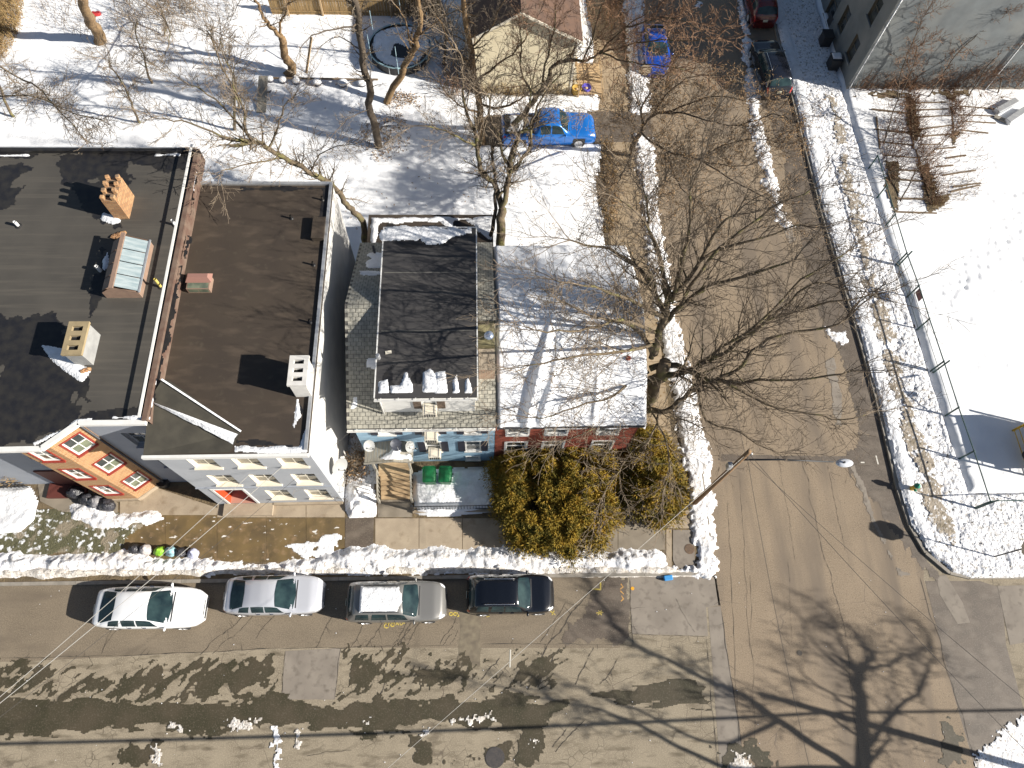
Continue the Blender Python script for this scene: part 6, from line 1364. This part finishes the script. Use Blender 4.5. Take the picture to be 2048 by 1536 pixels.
wire(sw, (-8.4,9.05,6.2), .5, .013, wire_bright, 'pale service wire ending at the upper right of the grey facade')
wire((-22.5,-4.9,7.6), (-9.9,9.05,5.4), .55, .013, wire_bright, 'pale service wire ending mid way up the grey facade')
wire((-22.5,-4.9,7.3), (-5.7,11.1,5.2), .7, .008, cable_mat, 'thin dark wire running to the blue house corner')
wire((pb.x,pb.y,7.8), (-7.0,-4.9,7.6), .5, .008, wire_bright, 'thin wire crossing above the black car and street')
wire((pb.x+.1,pb.y,8.0), (20.9,-4.9,8.0), .4, .010, cable_mat, 'upper dark wire slanting across the crossing from the pole')
wire((pb.x+.1,pb.y,7.6), (24.0,-4.9,7.6), .5, .009, cable_mat, 'lower dark wire slanting across the crossing from the pole')
wire((pb.x,pb.y,8.0), (11.2,-4.9,8.0), .4, .009, cable_mat, 'left dark wire running down the crossing edge')
wire((pb.x,pb.y,7.8), (10.8,45,7.8), .9, .008, cable_mat, 'dark wire running up the side street kerb')
# south side poles and the cable bundle whose shadow crosses the street
for i, x in enumerate((28.4, -24.0)):
    t = thing('utility_pole', (x,-4.75,0), ['utility pole beyond the right edge casting the long slanted shadow','utility pole beyond the lower left corner holding the service wires'][i], 'pole', 'poles on the south kerb')
    MB().tube([(x,-4.75,0),(x,-4.75,8.6)],[.17,.12],12).build('shaft', pole_wood, t, smooth=True); MB().tube([(x,-4.75,8.6),(x,-4.75,8.75)],.05,8).build('insulator', galv, t)
b = MB(); b.tube([(-24+52.4*i/30,-4.75,7.0-.5*4*(i/30)*(1-i/30)) for i in range(31)],.07,8); tag(b.build('cable_bundle', cable_mat), 'thick cable bundle on the south poles casting the dark line', 'cable')
b = MB(); b.tube([(28.4+30*i/10,-4.75,7.0-.3*4*(i/10)*(1-i/10)) for i in range(11)],.06,8); tag(b.build('cable_bundle', cable_mat), 'cable bundle continuing right from the south east pole', 'cable')
# hydrant
h = Vector((*at(1822,978,G+.1), G+.08)); t = thing('fire_hydrant', h, 'yellow fire hydrant with green bonnet in the snowy verge', 'hydrant')
MB().lathe(h,[(.17,0),(.17,.06),(.12,.08),(.12,.5),(.15,.52),(.15,.57)],16).build('barrel', hyd_yellow, t, smooth=False)
MB().lathe(h,[(.155,.572),(.15,.63),(.11,.70),(.05,.74),(.05,.79)],16).build('bonnet', hyd_green, t, smooth=True)
for s in (1,-1): MB().tube([(h.x+s*.1,h.y,h.z+.40),(h.x+s*.2,h.y,h.z+.40)],.05,10).build('hose_cap', hyd_yellow, t)
MB().tube([(h.x,h.y-.1,h.z+.34),(h.x,h.y-.22,h.z+.34)],.07,12).build('pumper_cap', hyd_green, t)
# street sign poles on the far corner and playground fence
FB = [Vector((*at(*p,G), 0)) for p in [(1735,340),(1752,398),(1768,455),(1790,531),(1813,595),(1833,660),(1860,743),(1888,833),(1917,918),(1948,1016)]]
ft = thing('playground_fence', (24.9,15,G), 'dark green pipe rail fence along the open playground snow', 'fence')
for i, p in enumerate(FB):
    MB().tube([(p.x,p.y,G),(p.x,p.y,1.46)],.045,8).build('post', fence_green, ft, smooth=True)
    if i in (3, 6): MB().tube([(p.x+.08,p.y-.12,G),(p.x+.08,p.y-.12,1.75)],.045,8).build('gate_post', fence_green, ft)
    if i+1 < len(FB):
        q = FB[i+1]; MB().tube([(p.x,p.y,1.42),(q.x,q.y,1.42)],.03,6).build('top_rail', fence_green, ft)
        if i in (2,3,4,5,6): MB().tube([(p.x,p.y,.85),(q.x,q.y,.85)],.014,5).build('mid_rail', fence_green, ft)
        if i in (3,4): MB().tube([(p.x,p.y,.30),(q.x,q.y,.30)],.014,5).build('bottom_rail', fence_green, ft)
p = FB[-1]
for k in range(3): MB().tube([(p.x+3.2*k,p.y+.02,1.42),(p.x+3.2*(k+1),p.y+.05,1.42)],.03,6).build('top_rail', fence_green, ft); MB().tube([(p.x+3.2*(k+1),p.y+.04,G),(p.x+3.2*(k+1),p.y+.04,1.46)],.03,8).build('post', fence_green, ft)
MB().tube([(p.x+.05,p.y-.05,G),(p.x+.05,p.y-.05,1.9)],.04,8).build('gate_post', fence_green, ft)
sg = MB(); x, y = at(1838,590,1.1); sg.obox((x,y,1.1),(.02,.62,.42),math.radians(3)); tag(sg.build('fence_sign', M('sign_maroon', (.14,.05,.05), (.09,.05,.05), 6, .7)), 'small maroon notice board hung on the playground fence', 'sign')
sp = at3(1986,1114,G); t = thing('sign_post', sp, 'grey street sign pole in the corner verge at the right edge', 'sign')
MB().tube([sp,(sp.x,sp.y,3.0)],.035,8).build('post', iron, t); MB().lathe((0,0,0),[(.48,-.01),(.48,.01)],8).build('sign_plate', M('sign_back',(.40,.33,.24),None,1,.5), t).data.transform(Matrix.Translation((sp.x-.05,sp.y,2.7))@Matrix.Rotation(math.radians(70),4,'Z')@Matrix.Rotation(math.radians(90),4,'X')@Matrix.Rotation(math.radians(22),4,'Z'))
# playground equipment at the right edge
pg = at3(2050,900,.1); t = thing('play_structure', (pg.x,pg.y,G), 'yellow playground climbing frame at the right edge', 'playground')
for dx in (-.55, 1.6):
    for dy in (-1.5, 1.0): MB().tube([(pg.x+dx,pg.y+dy,G),(pg.x+dx,pg.y+dy,2.6)],.06,10).build('post', play_yellow, t, smooth=True)
MB().box(pg.x-.5,pg.x+1.6,pg.y-1.5,pg.y+1.0,1.15,1.25).build('deck', plastic_black, t); MB().box(pg.x-.1,pg.x+1.5,pg.y-1.45,pg.y+.95,1.26,2.2).build('panel_wall', play_yellow, t)
for k in range(6): MB().tube([(pg.x-.55,pg.y-1.5,.5+k*.35),(pg.x-.55,pg.y+1.0,.5+k*.35)],.022,6).build('rung', play_yellow, t)
MB().tube([(pg.x-.55,pg.y+1.0,2.5),(pg.x-.85,pg.y+1.9,2.9),(pg.x-.75,pg.y+2.7,3.0),(pg.x-.4,pg.y+3.1,2.6)],.05,8).build('arch_bar', play_yellow, t, smooth=True)
for k in range(3): MB().tube([(pg.x-1.0,pg.y-1.9+1.2*k,1.9),(pg.x-.4,pg.y-1.8+1.2*k,2.0)],.03,6).build('peg', play_yellow, t)
MB().lathe((pg.x-.72,pg.y-.6,.9),[(.12,0),(.26,.06),(.26,.2),(.12,.26)],14).build('tyre_step', tyre_rubber, t)
MB().box(pg.x-.95,pg.x-.6,pg.y+1.75,pg.y+2.0,2.7,2.85).build('handle_block', plastic_black, t)
# green wheeled bins
def wbin(x, y, lab, rz=0):
    t = thing('wheeled_bin', (x,y,G+.05), lab, 'bin', 'green bins at the blue house'); t.rotation_euler = (0,0,rz)
    b = MB(); b.add([(-.24,-.27,0),(.24,-.27,0),(.24,.25,0),(-.24,.25,0),(-.29,-.36,1.0),(.29,-.36,1.0),(.29,.34,1.0),(-.29,.34,1.0)],[(3,2,1,0),(4,5,6,7),(0,1,5,4),(1,2,6,5),(2,3,7,6),(3,0,4,7)]); b.build('bin_body', green_bin, t, local=True, bevel=.03)
    b = MB(); n = 6; vs = []; fs = []
    for j in range(n+1):
        for i in range(n+1):
            a, c = i/n*2-1, j/n*2-1; vs.append((a*.32,c*.39,1.06+.06*(1-a*a)*(1-c*c)-.03*(abs(a)**4+abs(c)**4)))
    for j in range(n):
        for i in range(n): k = j*(n+1)+i; fs.append((k,k+1,k+n+2,k+n+1))
    b.add(vs, fs); b.obox((0,-.385,1.02),(.60,.03,.06)); b.obox((0,.385,1.02),(.60,.03,.06)); b.obox((-.315,0,1.02),(.03,.74,.06)); b.obox((.315,0,1.02),(.03,.74,.06)); b.build('lid', green_bin, t, local=True, smooth=False)
    MB().tube([(-.25,.42,1.03),(.25,.42,1.03)],.025,8).build('handle', green_bin, t, local=True)
    for s in (1,-1): b = MB(); b.lathe((s*.27,.27,.12),[(.12,-.03),(.12,.03)],14,'Y'); o = b.build('wheel', tyre_rubber, t, local=True)
    return t
wx, wy = at(859,950,1.1); wbin(wx, wy, 'dark green wheeled bin nearer the porch stairs', .03)
wx, wy = at(890,950,1.1); wbin(wx+.02, wy, 'dark green wheeled bin on the right of the pair', -.04)
# iron fence in front of the small yard
t = thing('iron_fence', (-1.4,8.55,G), 'low black iron picket fence before the snowy front yard', 'fence')
fx0, fx1, fy = at(828,1024,G)[0], at(994,1020,G)[0], 8.62
for z in (.35, .95): MB().beam((fx0,fy,z),(fx1,fy,z),.035,.03).build('rail', iron, t)
for k in range(29): xx = fx0+(fx1-fx0)*k/28; MB().box(xx-.012,xx+.012,fy-.012,fy+.012,G,1.02).build('picket', iron, t)
MB().box(fx0-.05,fx1+.05,fy-.13,fy+.13,G-.02,G+.16).build('base_kerb', concrete, t)
for xx in (fx0-.03, fx1+.03): MB().box(xx-.05,xx+.05,fy-.05,fy+.05,G,1.15).build('post', iron, t)
# railings and scraps at the lower left
t = thing('iron_railing', (*at(20,975,G),G), 'short dark railing at the left edge by the bush', 'railing')
rx0, ry0 = at(-20,972,.6); rx1, ry1 = at(48,968,.6)
for z in (.25,.6,.9): MB().beam((rx0,ry0,z),(rx1,ry1,z),.03,.03).build('rail', iron, t)
for k in range(9): xx = rx0+(rx1-rx0)*k/8; MB().box(xx-.012,xx+.012,ry0-.012,ry0+.012,G,.95).build('baluster', iron, t)
# refuse bags
def bags(lab, spots, grp):
    for i, (px, py, r, m_, l) in enumerate(spots):
        x, y = at(px, py, .35); t = thing('refuse_bag', (x,y,G), l, 'rubbish bag', grp)
        b = MB(); b.lump((x,y,G+r*.62),(r,r*.9,r*.85),i+len(spots),14,9,.16,2.2,flat=.72); b.build('bag', m_, t, smooth=True)
        MB().tube([(x,y,G+r*1.35),(x+.03,y+.01,G+r*1.6)],[.05,.07],7).build('knot', m_, t)
bag_white = M('bag_white', (.60,.58,.56), (.45,.40,.38), 5, .4, .05, 9); bag_lime = M('bag_lime', (.28,.52,.03), (.16,.36,.03), 6, .4, .05, 9); bag_cyan = M('bag_cyan', (.32,.55,.60), (.10,.13,.16), 5, .4, .05, 9); bag_lilac = M('bag_lilac', (.50,.52,.66), (.38,.40,.52), 5, .4, .05, 9)
bags('', [(268,1097,.26,bag_black,'black refuse bag, leftmost by the front snow bank'),(291,1099,.29,bag_white,'white topped refuse bag second from the left in the kerb row'),(318,1102,.27,bag_lime,'lime green refuse bag in the kerb row'),(341,1102,.28,bag_cyan,'pale cyan refuse bag in the kerb row'),(361,1104,.27,bag_black,'black refuse bag between the cyan and lilac ones'),(385,1106,.27,bag_lilac,'lilac white refuse bag, rightmost in the kerb row')], 'refuse bags by the snow bank')
bags('', [(150,985,.38,bag_black,'black refuse bag under the brick bay, leftmost'),(172,998,.34,bag_black,'black refuse bag under the brick bay, middle left'),(192,1003,.36,M('bag_grey',(.30,.29,.29),(.10,.10,.12),6,.35,.05,9),'grey refuse bag under the brick bay'),(215,1010,.38,bag_black,'large black refuse bag under the brick bay, rightmost')], 'refuse bags under the brick bay')
x, y = at(327,965,.4); t = thing('planter_tub', (x,y,G), 'dark round tub in the recess by the brick bay', 'tub'); MB().lathe((x,y,G),[(.22,0),(.28,.5),(.25,.5),(.24,.44)],16).build('tub', plastic_black, t); MB().lathe((x,y,G),[(.24,.40),(.2,.43)],16).build('filling', soil, t)
b = MB(); x, y = at(1336,1156,.1); b.obox((x,y,.12),(.42,.24,.2),.1); tag(b.build('recycling_crate', M('crate_blue',(.05,.28,.62),None,1,.5), bevel=.03), 'small blue box at the foot of the corner snow bank', 'box')
t = thing('yellow_scrap', (*at(56,918,.5),.6), 'bright yellow scrap in the bush left of the bay', 'scrap'); b = MB(); b.lump((*at(58,918,.6),.6),(.28,.22,.1),4,10,6,.3); b.build('scrap_sheet', M('scrap_yellow',(.62,.48,.02),(.5,.3,.02),8,.6), t)
b = MB(); b.lump((*at(191,28,.3),.32),(.38,.22,.14),6,10,6,.25); tag(b.build('red_scrap', M('scrap_red',(.42,.03,.03),None,1,.6)), 'red scrap of cloth beside the thick trunk at top left', 'scrap')
# ------------------------------------------------------------------ back yards
tc = at3(800,92,.85); t = thing('trampoline', (tc.x,tc.y,G), 'round snow covered trampoline with net poles in the back yard', 'trampoline')
R0 = 2.05; ring = [(tc.x+R0*math.cos(2*math.pi*k/40), tc.y+R0*math.sin(2*math.pi*k/40), .88) for k in range(41)]
MB().tube(ring,.05,8,cap=False).build('rim', M('rim_teal',(.28,.42,.46),None,1,.4), t, smooth=True)
b = MB(); b.lathe((tc.x,tc.y,0),[(R0-.06,.86),(R0-.05,.86)],40); n = 40
MB().lathe((tc.x,tc.y,0),[(R0-.10,.80),(R0-.12,.83)],40).build('mat', plastic_black, t)
b = MB()
for k in range(40):
    a0, a1 = 2*math.pi*k/40, 2*math.pi*(k+1)/40; r_ = R0-.02; b.quad((tc.x+r_*math.cos(a0),tc.y+r_*math.sin(a0),.15),(tc.x+r_*math.cos(a1),tc.y+r_*math.sin(a1),.15),(tc.x+r_*math.cos(a1),tc.y+r_*math.sin(a1),.84),(tc.x+r_*math.cos(a0),tc.y+r_*math.sin(a0),.84))
b.build('skirt', plastic_black, t)
circ = [(tc.x+1.86*math.cos(2*math.pi*k/30), tc.y+1.86*math.sin(2*math.pi*k/30)) for k in range(30)]
sheet('trampoline_snow', circ, .835, snow_fine, t, thick=.09, edge=.25, soft=.2, res=.07, freq=.9, lump=.4, seed=240, holes=[[(tc.x-.9,tc.y-1.0),(tc.x+.9,tc.y-1.1),(tc.x+1.0,tc.y-.2),(tc.x-.3,tc.y+.1)]])
for k in range(6):
    a = .5+k*math.pi/3; MB().tube([(tc.x+(R0+.06)*math.cos(a),tc.y+(R0+.06)*math.sin(a),.2),(tc.x+(R0+.06)*math.cos(a),tc.y+(R0+.06)*math.sin(a),2.6)],.022,6).build('net_pole', M('pole_blue',(.40,.55,.62),None,1,.4), t)
for k in range(6): a = .2+k*math.pi/3; MB().tube([(tc.x+R0*math.cos(a),tc.y+R0*math.sin(a),.0),(tc.x+R0*math.cos(a),tc.y+R0*math.sin(a),.86)],.03,6).build('leg', galv, t)
for i, (px, py, s) in enumerate([(541,160,.8),(566,162,.85),(593,164,.85),(635,166,1.05),(686,168,1.08),(724,168,1.05),(537,180,.8)]):
    x, y = at(px, py, .35); t = thing('snow_capped_pot', (x,y,G), 'snow capped round pot along the yard rail, '+['first from the left','second from the left','third from the left','fourth from the left','fifth from the left','rightmost','set in front of the first'][i], 'pot', 'snow capped pots along the rail')
    MB().lathe((x,y,G),[(.20*s,0),(.27*s,.32),(.24*s,.34)],16).build('pot', M('pot_dark',(.10,.10,.12),None,1,.7), t); MB().lathe((x,y,G),[(.28*s,.33),(.28*s,.40),(.22*s,.46),(.08*s,.49)],16).build('snow_cap', snow_fine, t, smooth=True)
b = MB(); a = at3(535,156,.5); c = at3(755,159,.5); b.beam(a, c, .10, .08); tag(b.build('yard_rail', wood_dark), 'long low dark rail behind the snow capped pots', 'rail')
b = MB(); b.beam(at3(612,150,G), at3(623,74,2.2), .16, .06); tag(b.build('leaning_board', wood_pale), 'pale split board standing upright left of the trampoline', 'board')
t = thing('board_fence', (*at(690,34,G),G), 'brown wooden board fence along the top of the yard', 'fence'); yb_ = at(690,34,G)[1]; xa_ = at(545,34,G)[0]; xb_ = at(885,36,G)[0]
n = 62
for k in range(n): xx = xa_+(xb_-xa_)*k/n; MB().box(xx+.006,xx+(xb_-xa_)/n-.006,yb_+rnd.uniform(-.012,.012),yb_+.03,G,1.75+rnd.uniform(-.06,.06)).build('fence_board', wood_fence, t)
for z in (.5, 1.4): MB().box(xa_,xb_,yb_-.05,yb_-.016,z,z+.09).build('rail', wood_fence, t)
for k in range(5): xx = xa_+(xb_-xa_)*(k+.5)/5; MB().box(xx-.05,xx+.05,yb_-.16,yb_-.06,G,1.95).build('post', wood_pale, t)
t = thing('board_pile', (*at(520,200,G),G), 'stack of grey weathered planks standing at the yard corner', 'timber')
for k in range(6): a = at3(514+3.2*k,232,G+.1); c = at3(519+3.0*k,152,.9); MB().beam(a, c, .10, .05).build('plank', wood_grey, t)
# deck and tubs by the garage
t = thing('garage_deck', (*at(1170,150,G),G), 'small slatted wooden deck beside the cream garage', 'deck')
dx0, dy0 = at(1157,188,.5); dx1, dy1 = at(1198,126,.5)
for k in range(11): ya = dy0+(dy1-dy0)*k/11; MB().box(dx0,dx1,ya+.015,ya+(dy1-dy0)/11-.03,.45,.5).build('deck_board', wood_pale, t)
for xx in (dx0, dx1): MB().beam((xx,dy0,.95),(xx,dy1,.95),.06,.06).build('handrail', wood_pale, t); [MB().box(xx-.04,xx+.04,yy_-.04,yy_+.04,G,.95).build('post', wood_pale, t) for yy_ in (dy0,(dy0+dy1)/2,dy1)]
for i, (px, py, m_, l) in enumerate([(1153,182,M('tub_ochre',(.42,.27,.06),None,1,.6),'ochre plastic tub by the garage deck'),(1172,180,M('tub_violet',(.10,.08,.45),None,1,.5),'violet blue plastic tub by the garage deck')]):
    x, y = at(px,py,.4); tt = thing('plastic_tub', (x,y,G), l, 'tub', 'tubs by the garage deck'); MB().lathe((x,y,G),[(.24,0),(.32,.55),(.30,.56),(.27,.48),(.1,.44)],16).build('tub', m_, tt); MB().lathe((x,y,G),[(.12,.45),(.05,.52)],10).build('filling', wood_pale, tt)
b = MB(); b.lathe((0,0,0),[(.42,-.02),(.42,.02)],8); o = b.build('stop_sign_back', M('sign_back',(.40,.36,.30),None,1,.5)); o.name = 'traffic_sign'
sx_, sy_ = at(1290,140,2.2); o.data.transform(Matrix.Translation((sx_,sy_,2.2))@Matrix.Rotation(math.radians(90),4,'X')@Matrix.Rotation(math.radians(22.5),4,'Z')); tag(o, 'octagonal sign seen from behind near the blue car', 'sign')
# bins and clutter by the apartment wall
for i, (px, py, l) in enumerate([(1668,125,'dark bin with snow on its lid at the apartment wall'),(1652,78,'black bin heap farther along the apartment wall'),(1668,42,'dark bin at the apartment wall below the upper window')]):
    x, y = at(px,py,.6); t = thing('wall_bin', (x,y,G), l, 'bin', 'bins along the apartment wall'); MB().box(x-.34,x+.34,y-.38,y+.38,G,1.0).build('bin_body', plastic_black, t, bevel=.05); MB().box(x-.37,x+.37,y-.41,y+.41,1.002,1.07).build('lid', plastic_black, t, bevel=.02)
    if i == 0: sheet('lid_snow', rect(x-.3,x+.3,y-.2,y+.35), 1.075, snow_fine, t, thick=.07, edge=.06, soft=.1, res=.05, seed=250)
# timber garden beds and dry stalks
t = thing('garden_beds', (*at(1840,300,G),G), 'rows of snowy timber edged garden beds by the apartment wall', 'garden bed')
for (xa, ya, xb, yb) in [(1742,220,1818,228),(1745,193,1810,196),(1826,208,1892,206),(1828,222,1896,220),(1832,236,1900,233),(1838,260,1905,252),(1930,245,1990,248),(1916,214,1990,220),(1788,360,1852,364),(1792,398,1875,400),(1788,425,1872,428),(1776,340,1850,344),(1900,385,1958,372),(1905,375,1960,368),(1872,335,1905,332),(1872,300,1910,296),(1752,235,1758,300),(1900,215,1906,260),(1748,260,1822,268),(1755,285,1826,292),(1764,312,1838,318),(1834,275,1904,270),(1838,292,1880,290),(1884,352,1950,342),(1890,318,1930,312),(1820,190,1826,300),(1830,300,1862,410),(1915,232,1985,234),(1920,262,1975,268)]:
    MB().beam(at3(xa,ya,G+.22), at3(xb,yb,G+.22), .09, .22).build('timber_edge', wood_dark, t)
for i, poly in enumerate([[(1808,185),(1830,185),(1850,300),(1885,420),(1862,425),(1830,330),(1812,250)],[(1890,188),(1908,188),(1925,262),(1905,290),(1896,230)],[(1850,395),(1900,388),(1890,412),(1860,420)],[(1905,180),(2060,176),(2060,196),(1980,200),(1905,192)],[(1705,182),(1900,180),(1900,192),(1705,194)],[(1768,300),(1800,310),(1795,420),(1780,430)]]):
    sheet('bare_soil', pxs(poly, .4), .395+.001*i, soil, t, edge=.25, rag=.15, res=.07, freq=1.2, seed=260+i)
t = thing('concrete_blocks', (*at(2015,232,G),G), 'pair of pale concrete beams joined at the foot lying in snow', 'blocks')
for (p, q) in [((1990,226),(2030,204)),((2012,246),(2048,222))]: MB().beam(at3(*p,G+.35), at3(*q,G+.35), .42, .5).build('beam', galv, t, bevel=.03)
MB().beam(at3(1986,236,G+.2), at3(2018,250,G+.2), .3, .4).build('foot', kerb_stone, t)
def brush(name, label, px_poly, n, h, mat, seed, lean=.5, z=G, r=.011, cat='dry brush', leaf=0):
    rr_ = random.Random(seed); P = pxs(px_poly, z); arr = np.array(P); x0, y0 = arr.min(0); x1, y1 = arr.max(0); b = MB(); cnt = 0; lf = MB()
    while cnt < n:
        x, y = rr_.uniform(x0,x1), rr_.uniform(y0,y1)
        if sdist(np.array([x]),np.array([y]),P)[0] < 0: continue
        cnt += 1; hh = h*rr_.uniform(.4,1.1); a = rr_.uniform(0,6.28); l = lean*hh*rr_.uniform(.2,1)
        p0 = Vector((x,y,z)); p2 = Vector((x+math.cos(a)*l,y+math.sin(a)*l,z+hh)); p1 = p0.lerp(p2,.5)+Vector((rr_.uniform(-.1,.1),rr_.uniform(-.1,.1),hh*.12))
        b.tube([p0,p1,p2],[r*1.3,r,r*.6],3,cap=False)
        for k in range(2):
            q = p1.lerp(p2,rr_.random()); b.tube([q,q+Vector((rr_.uniform(-.3,.3),rr_.uniform(-.3,.3),rr_.uniform(0,.3)))*hh*.6],[r*.8,r*.5],3,cap=False)
        for k in range(leaf):
            c = p0.lerp(p2,rr_.random())+Vector((rr_.uniform(-.15,.15),rr_.uniform(-.15,.15),0)); u = Vector((rr_.uniform(-1,1),rr_.uniform(-1,1),rr_.uniform(-.5,.5))).normalized()*.06; v = u.orthogonal().normalized()*.035; lf.quad(c-u,c+v,c+u,c-v)
    o = b.build(name, mat); o['kind'] = 'stuff'
    if leaf: o2 = lf.build(name+'_leaves', dry_leaf, o); o2['kind'] = 'stuff'
    return o
brush('dry_stalks', '', [(1808,185),(1826,185),(1850,300),(1880,420),(1860,420),(1830,330),(1812,250)], 700, 1.0, twig_red, 1, .9)
brush('dry_stalks', '', [(1890,185),(1905,185),(1925,260),(1905,290),(1895,230)], 300, .9, twig_red, 2, .9)
brush('dry_stalks', '', [(1740,205),(1960,200),(1970,330),(1940,400),(1800,420),(1760,330)], 420, .7, twig_red, 31, .9)
brush('dry_stalks', '', [(1850,370),(1960,360),(1950,395),(1880,430),(1850,420)], 180, .6, dry_grass, 3, .9)
brush('dry_stalks', '', [(1765,250),(1800,240),(1810,330),(1780,380),(1755,330)], 300, 1.1, twig_red, 4, .9)
brush('wall_brush', '', [(1900,170),(2060,165),(2060,185),(1900,186)], 700, 2.6, twig_red, 5, .5)
brush('wall_brush', '', [(1705,178),(1900,176),(1900,188),(1705,190)], 300, 1.8, twig_red, 25, .5)
brush('dry_hedge', '', [(-30,-30),(55,-30),(45,60),(25,100),(10,125),(-30,130)], 1500, 1.1, dry_grass, 6, .6, leaf=3)
brush('yard_brush', '', [(70,-20),(150,-20),(210,70),(180,90),(90,60)], 120, 1.1, twig, 7, .9)
brush('yard_brush', '', [(230,-20),(500,-20),(480,40),(360,70),(290,90),(230,60)], 420, 1.3, twig_dark, 8, .9)
brush('yard_brush', '', [(310,0),(400,0),(400,30),(320,40)], 100, 1.0, twig_dark, 28, .9, leaf=2)
brush('verge_brush', '', [(1205,285),(1222,290),(1232,380),(1228,470),(1205,470),(1210,380)], 330, .7, dry_grass, 9, .9, leaf=3)
brush('trunk_litter', '', [(728,255),(800,230),(820,300),(770,330),(730,310)], 160, .55, twig, 10, 1.0, leaf=5)
brush('trunk_litter', '', [(770,195),(830,190),(835,215),(780,220)], 70, .5, twig, 11, 1.0, leaf=6)
brush('garage_brush', '', [(890,120),(940,110),(950,180),(900,210),(880,170)], 260, 1.5, twig_red, 12, .7)
brush('garage_brush', '', [(955,180),(1150,178),(1140,196),(960,198)], 240, 1.0, dry_grass, 13, .6)
brush('fence_brush', '', [(780,15),(890,15),(900,60),(880,75),(800,50)], 260, 1.6, twig_red, 14, .7)
brush('street_brush', '', [(1195,-20),(1240,-20),(1245,60),(1215,60)], 160, 1.2, twig_red, 15, .7)
brush('bay_bush', '', [(-20,905),(45,905),(75,935),(60,965),(-20,965)], 420, 1.5, dry_grass, 16, .6, leaf=2)
brush('alley_brush', '', [(690,925),(725,900),(735,940),(720,965),(692,960)], 160, .8, twig, 17, .9, leaf=2)
brush('vine_twigs', '', [(640,985),(690,985),(690,1000),(640,1000)], 22, 3.2, twig_dark, 18, .5)
# leaf and twig litter lying on the back snow
b = MB(); r8 = random.Random(21)
for _ in range(900):
    x, y = r8.uniform(-20,7), r8.uniform(21,45)
    if (-.6 < x < 6.3 and y > 36) or y < 23.8 and x < .8: continue
    u = Vector((r8.uniform(-1,1),r8.uniform(-1,1),0)).normalized()*r8.uniform(.03,.10); v = Vector((-u.y,u.x,0))*.4; c = Vector((x,y,G+.24)); b.quad(c-u,c+v,c+u+Vector((0,0,.02)),c-v)
o = b.build('leaf_litter', dry_leaf); o['kind'] = 'stuff'
b = MB(); r8 = random.Random(22)
for _ in range(110):                                     # grit and salt crumbs on the carriageway
    x, y = r8.uniform(-22,22), r8.uniform(-3.2,5.2); s = r8.uniform(.012,.03); b.lump((x,y,.012+s*.3),(s,s*.8,s*.5),1,5,4,.2)
o = b.build('snow_crumbs', bank_snow); o['kind'] = 'stuff'
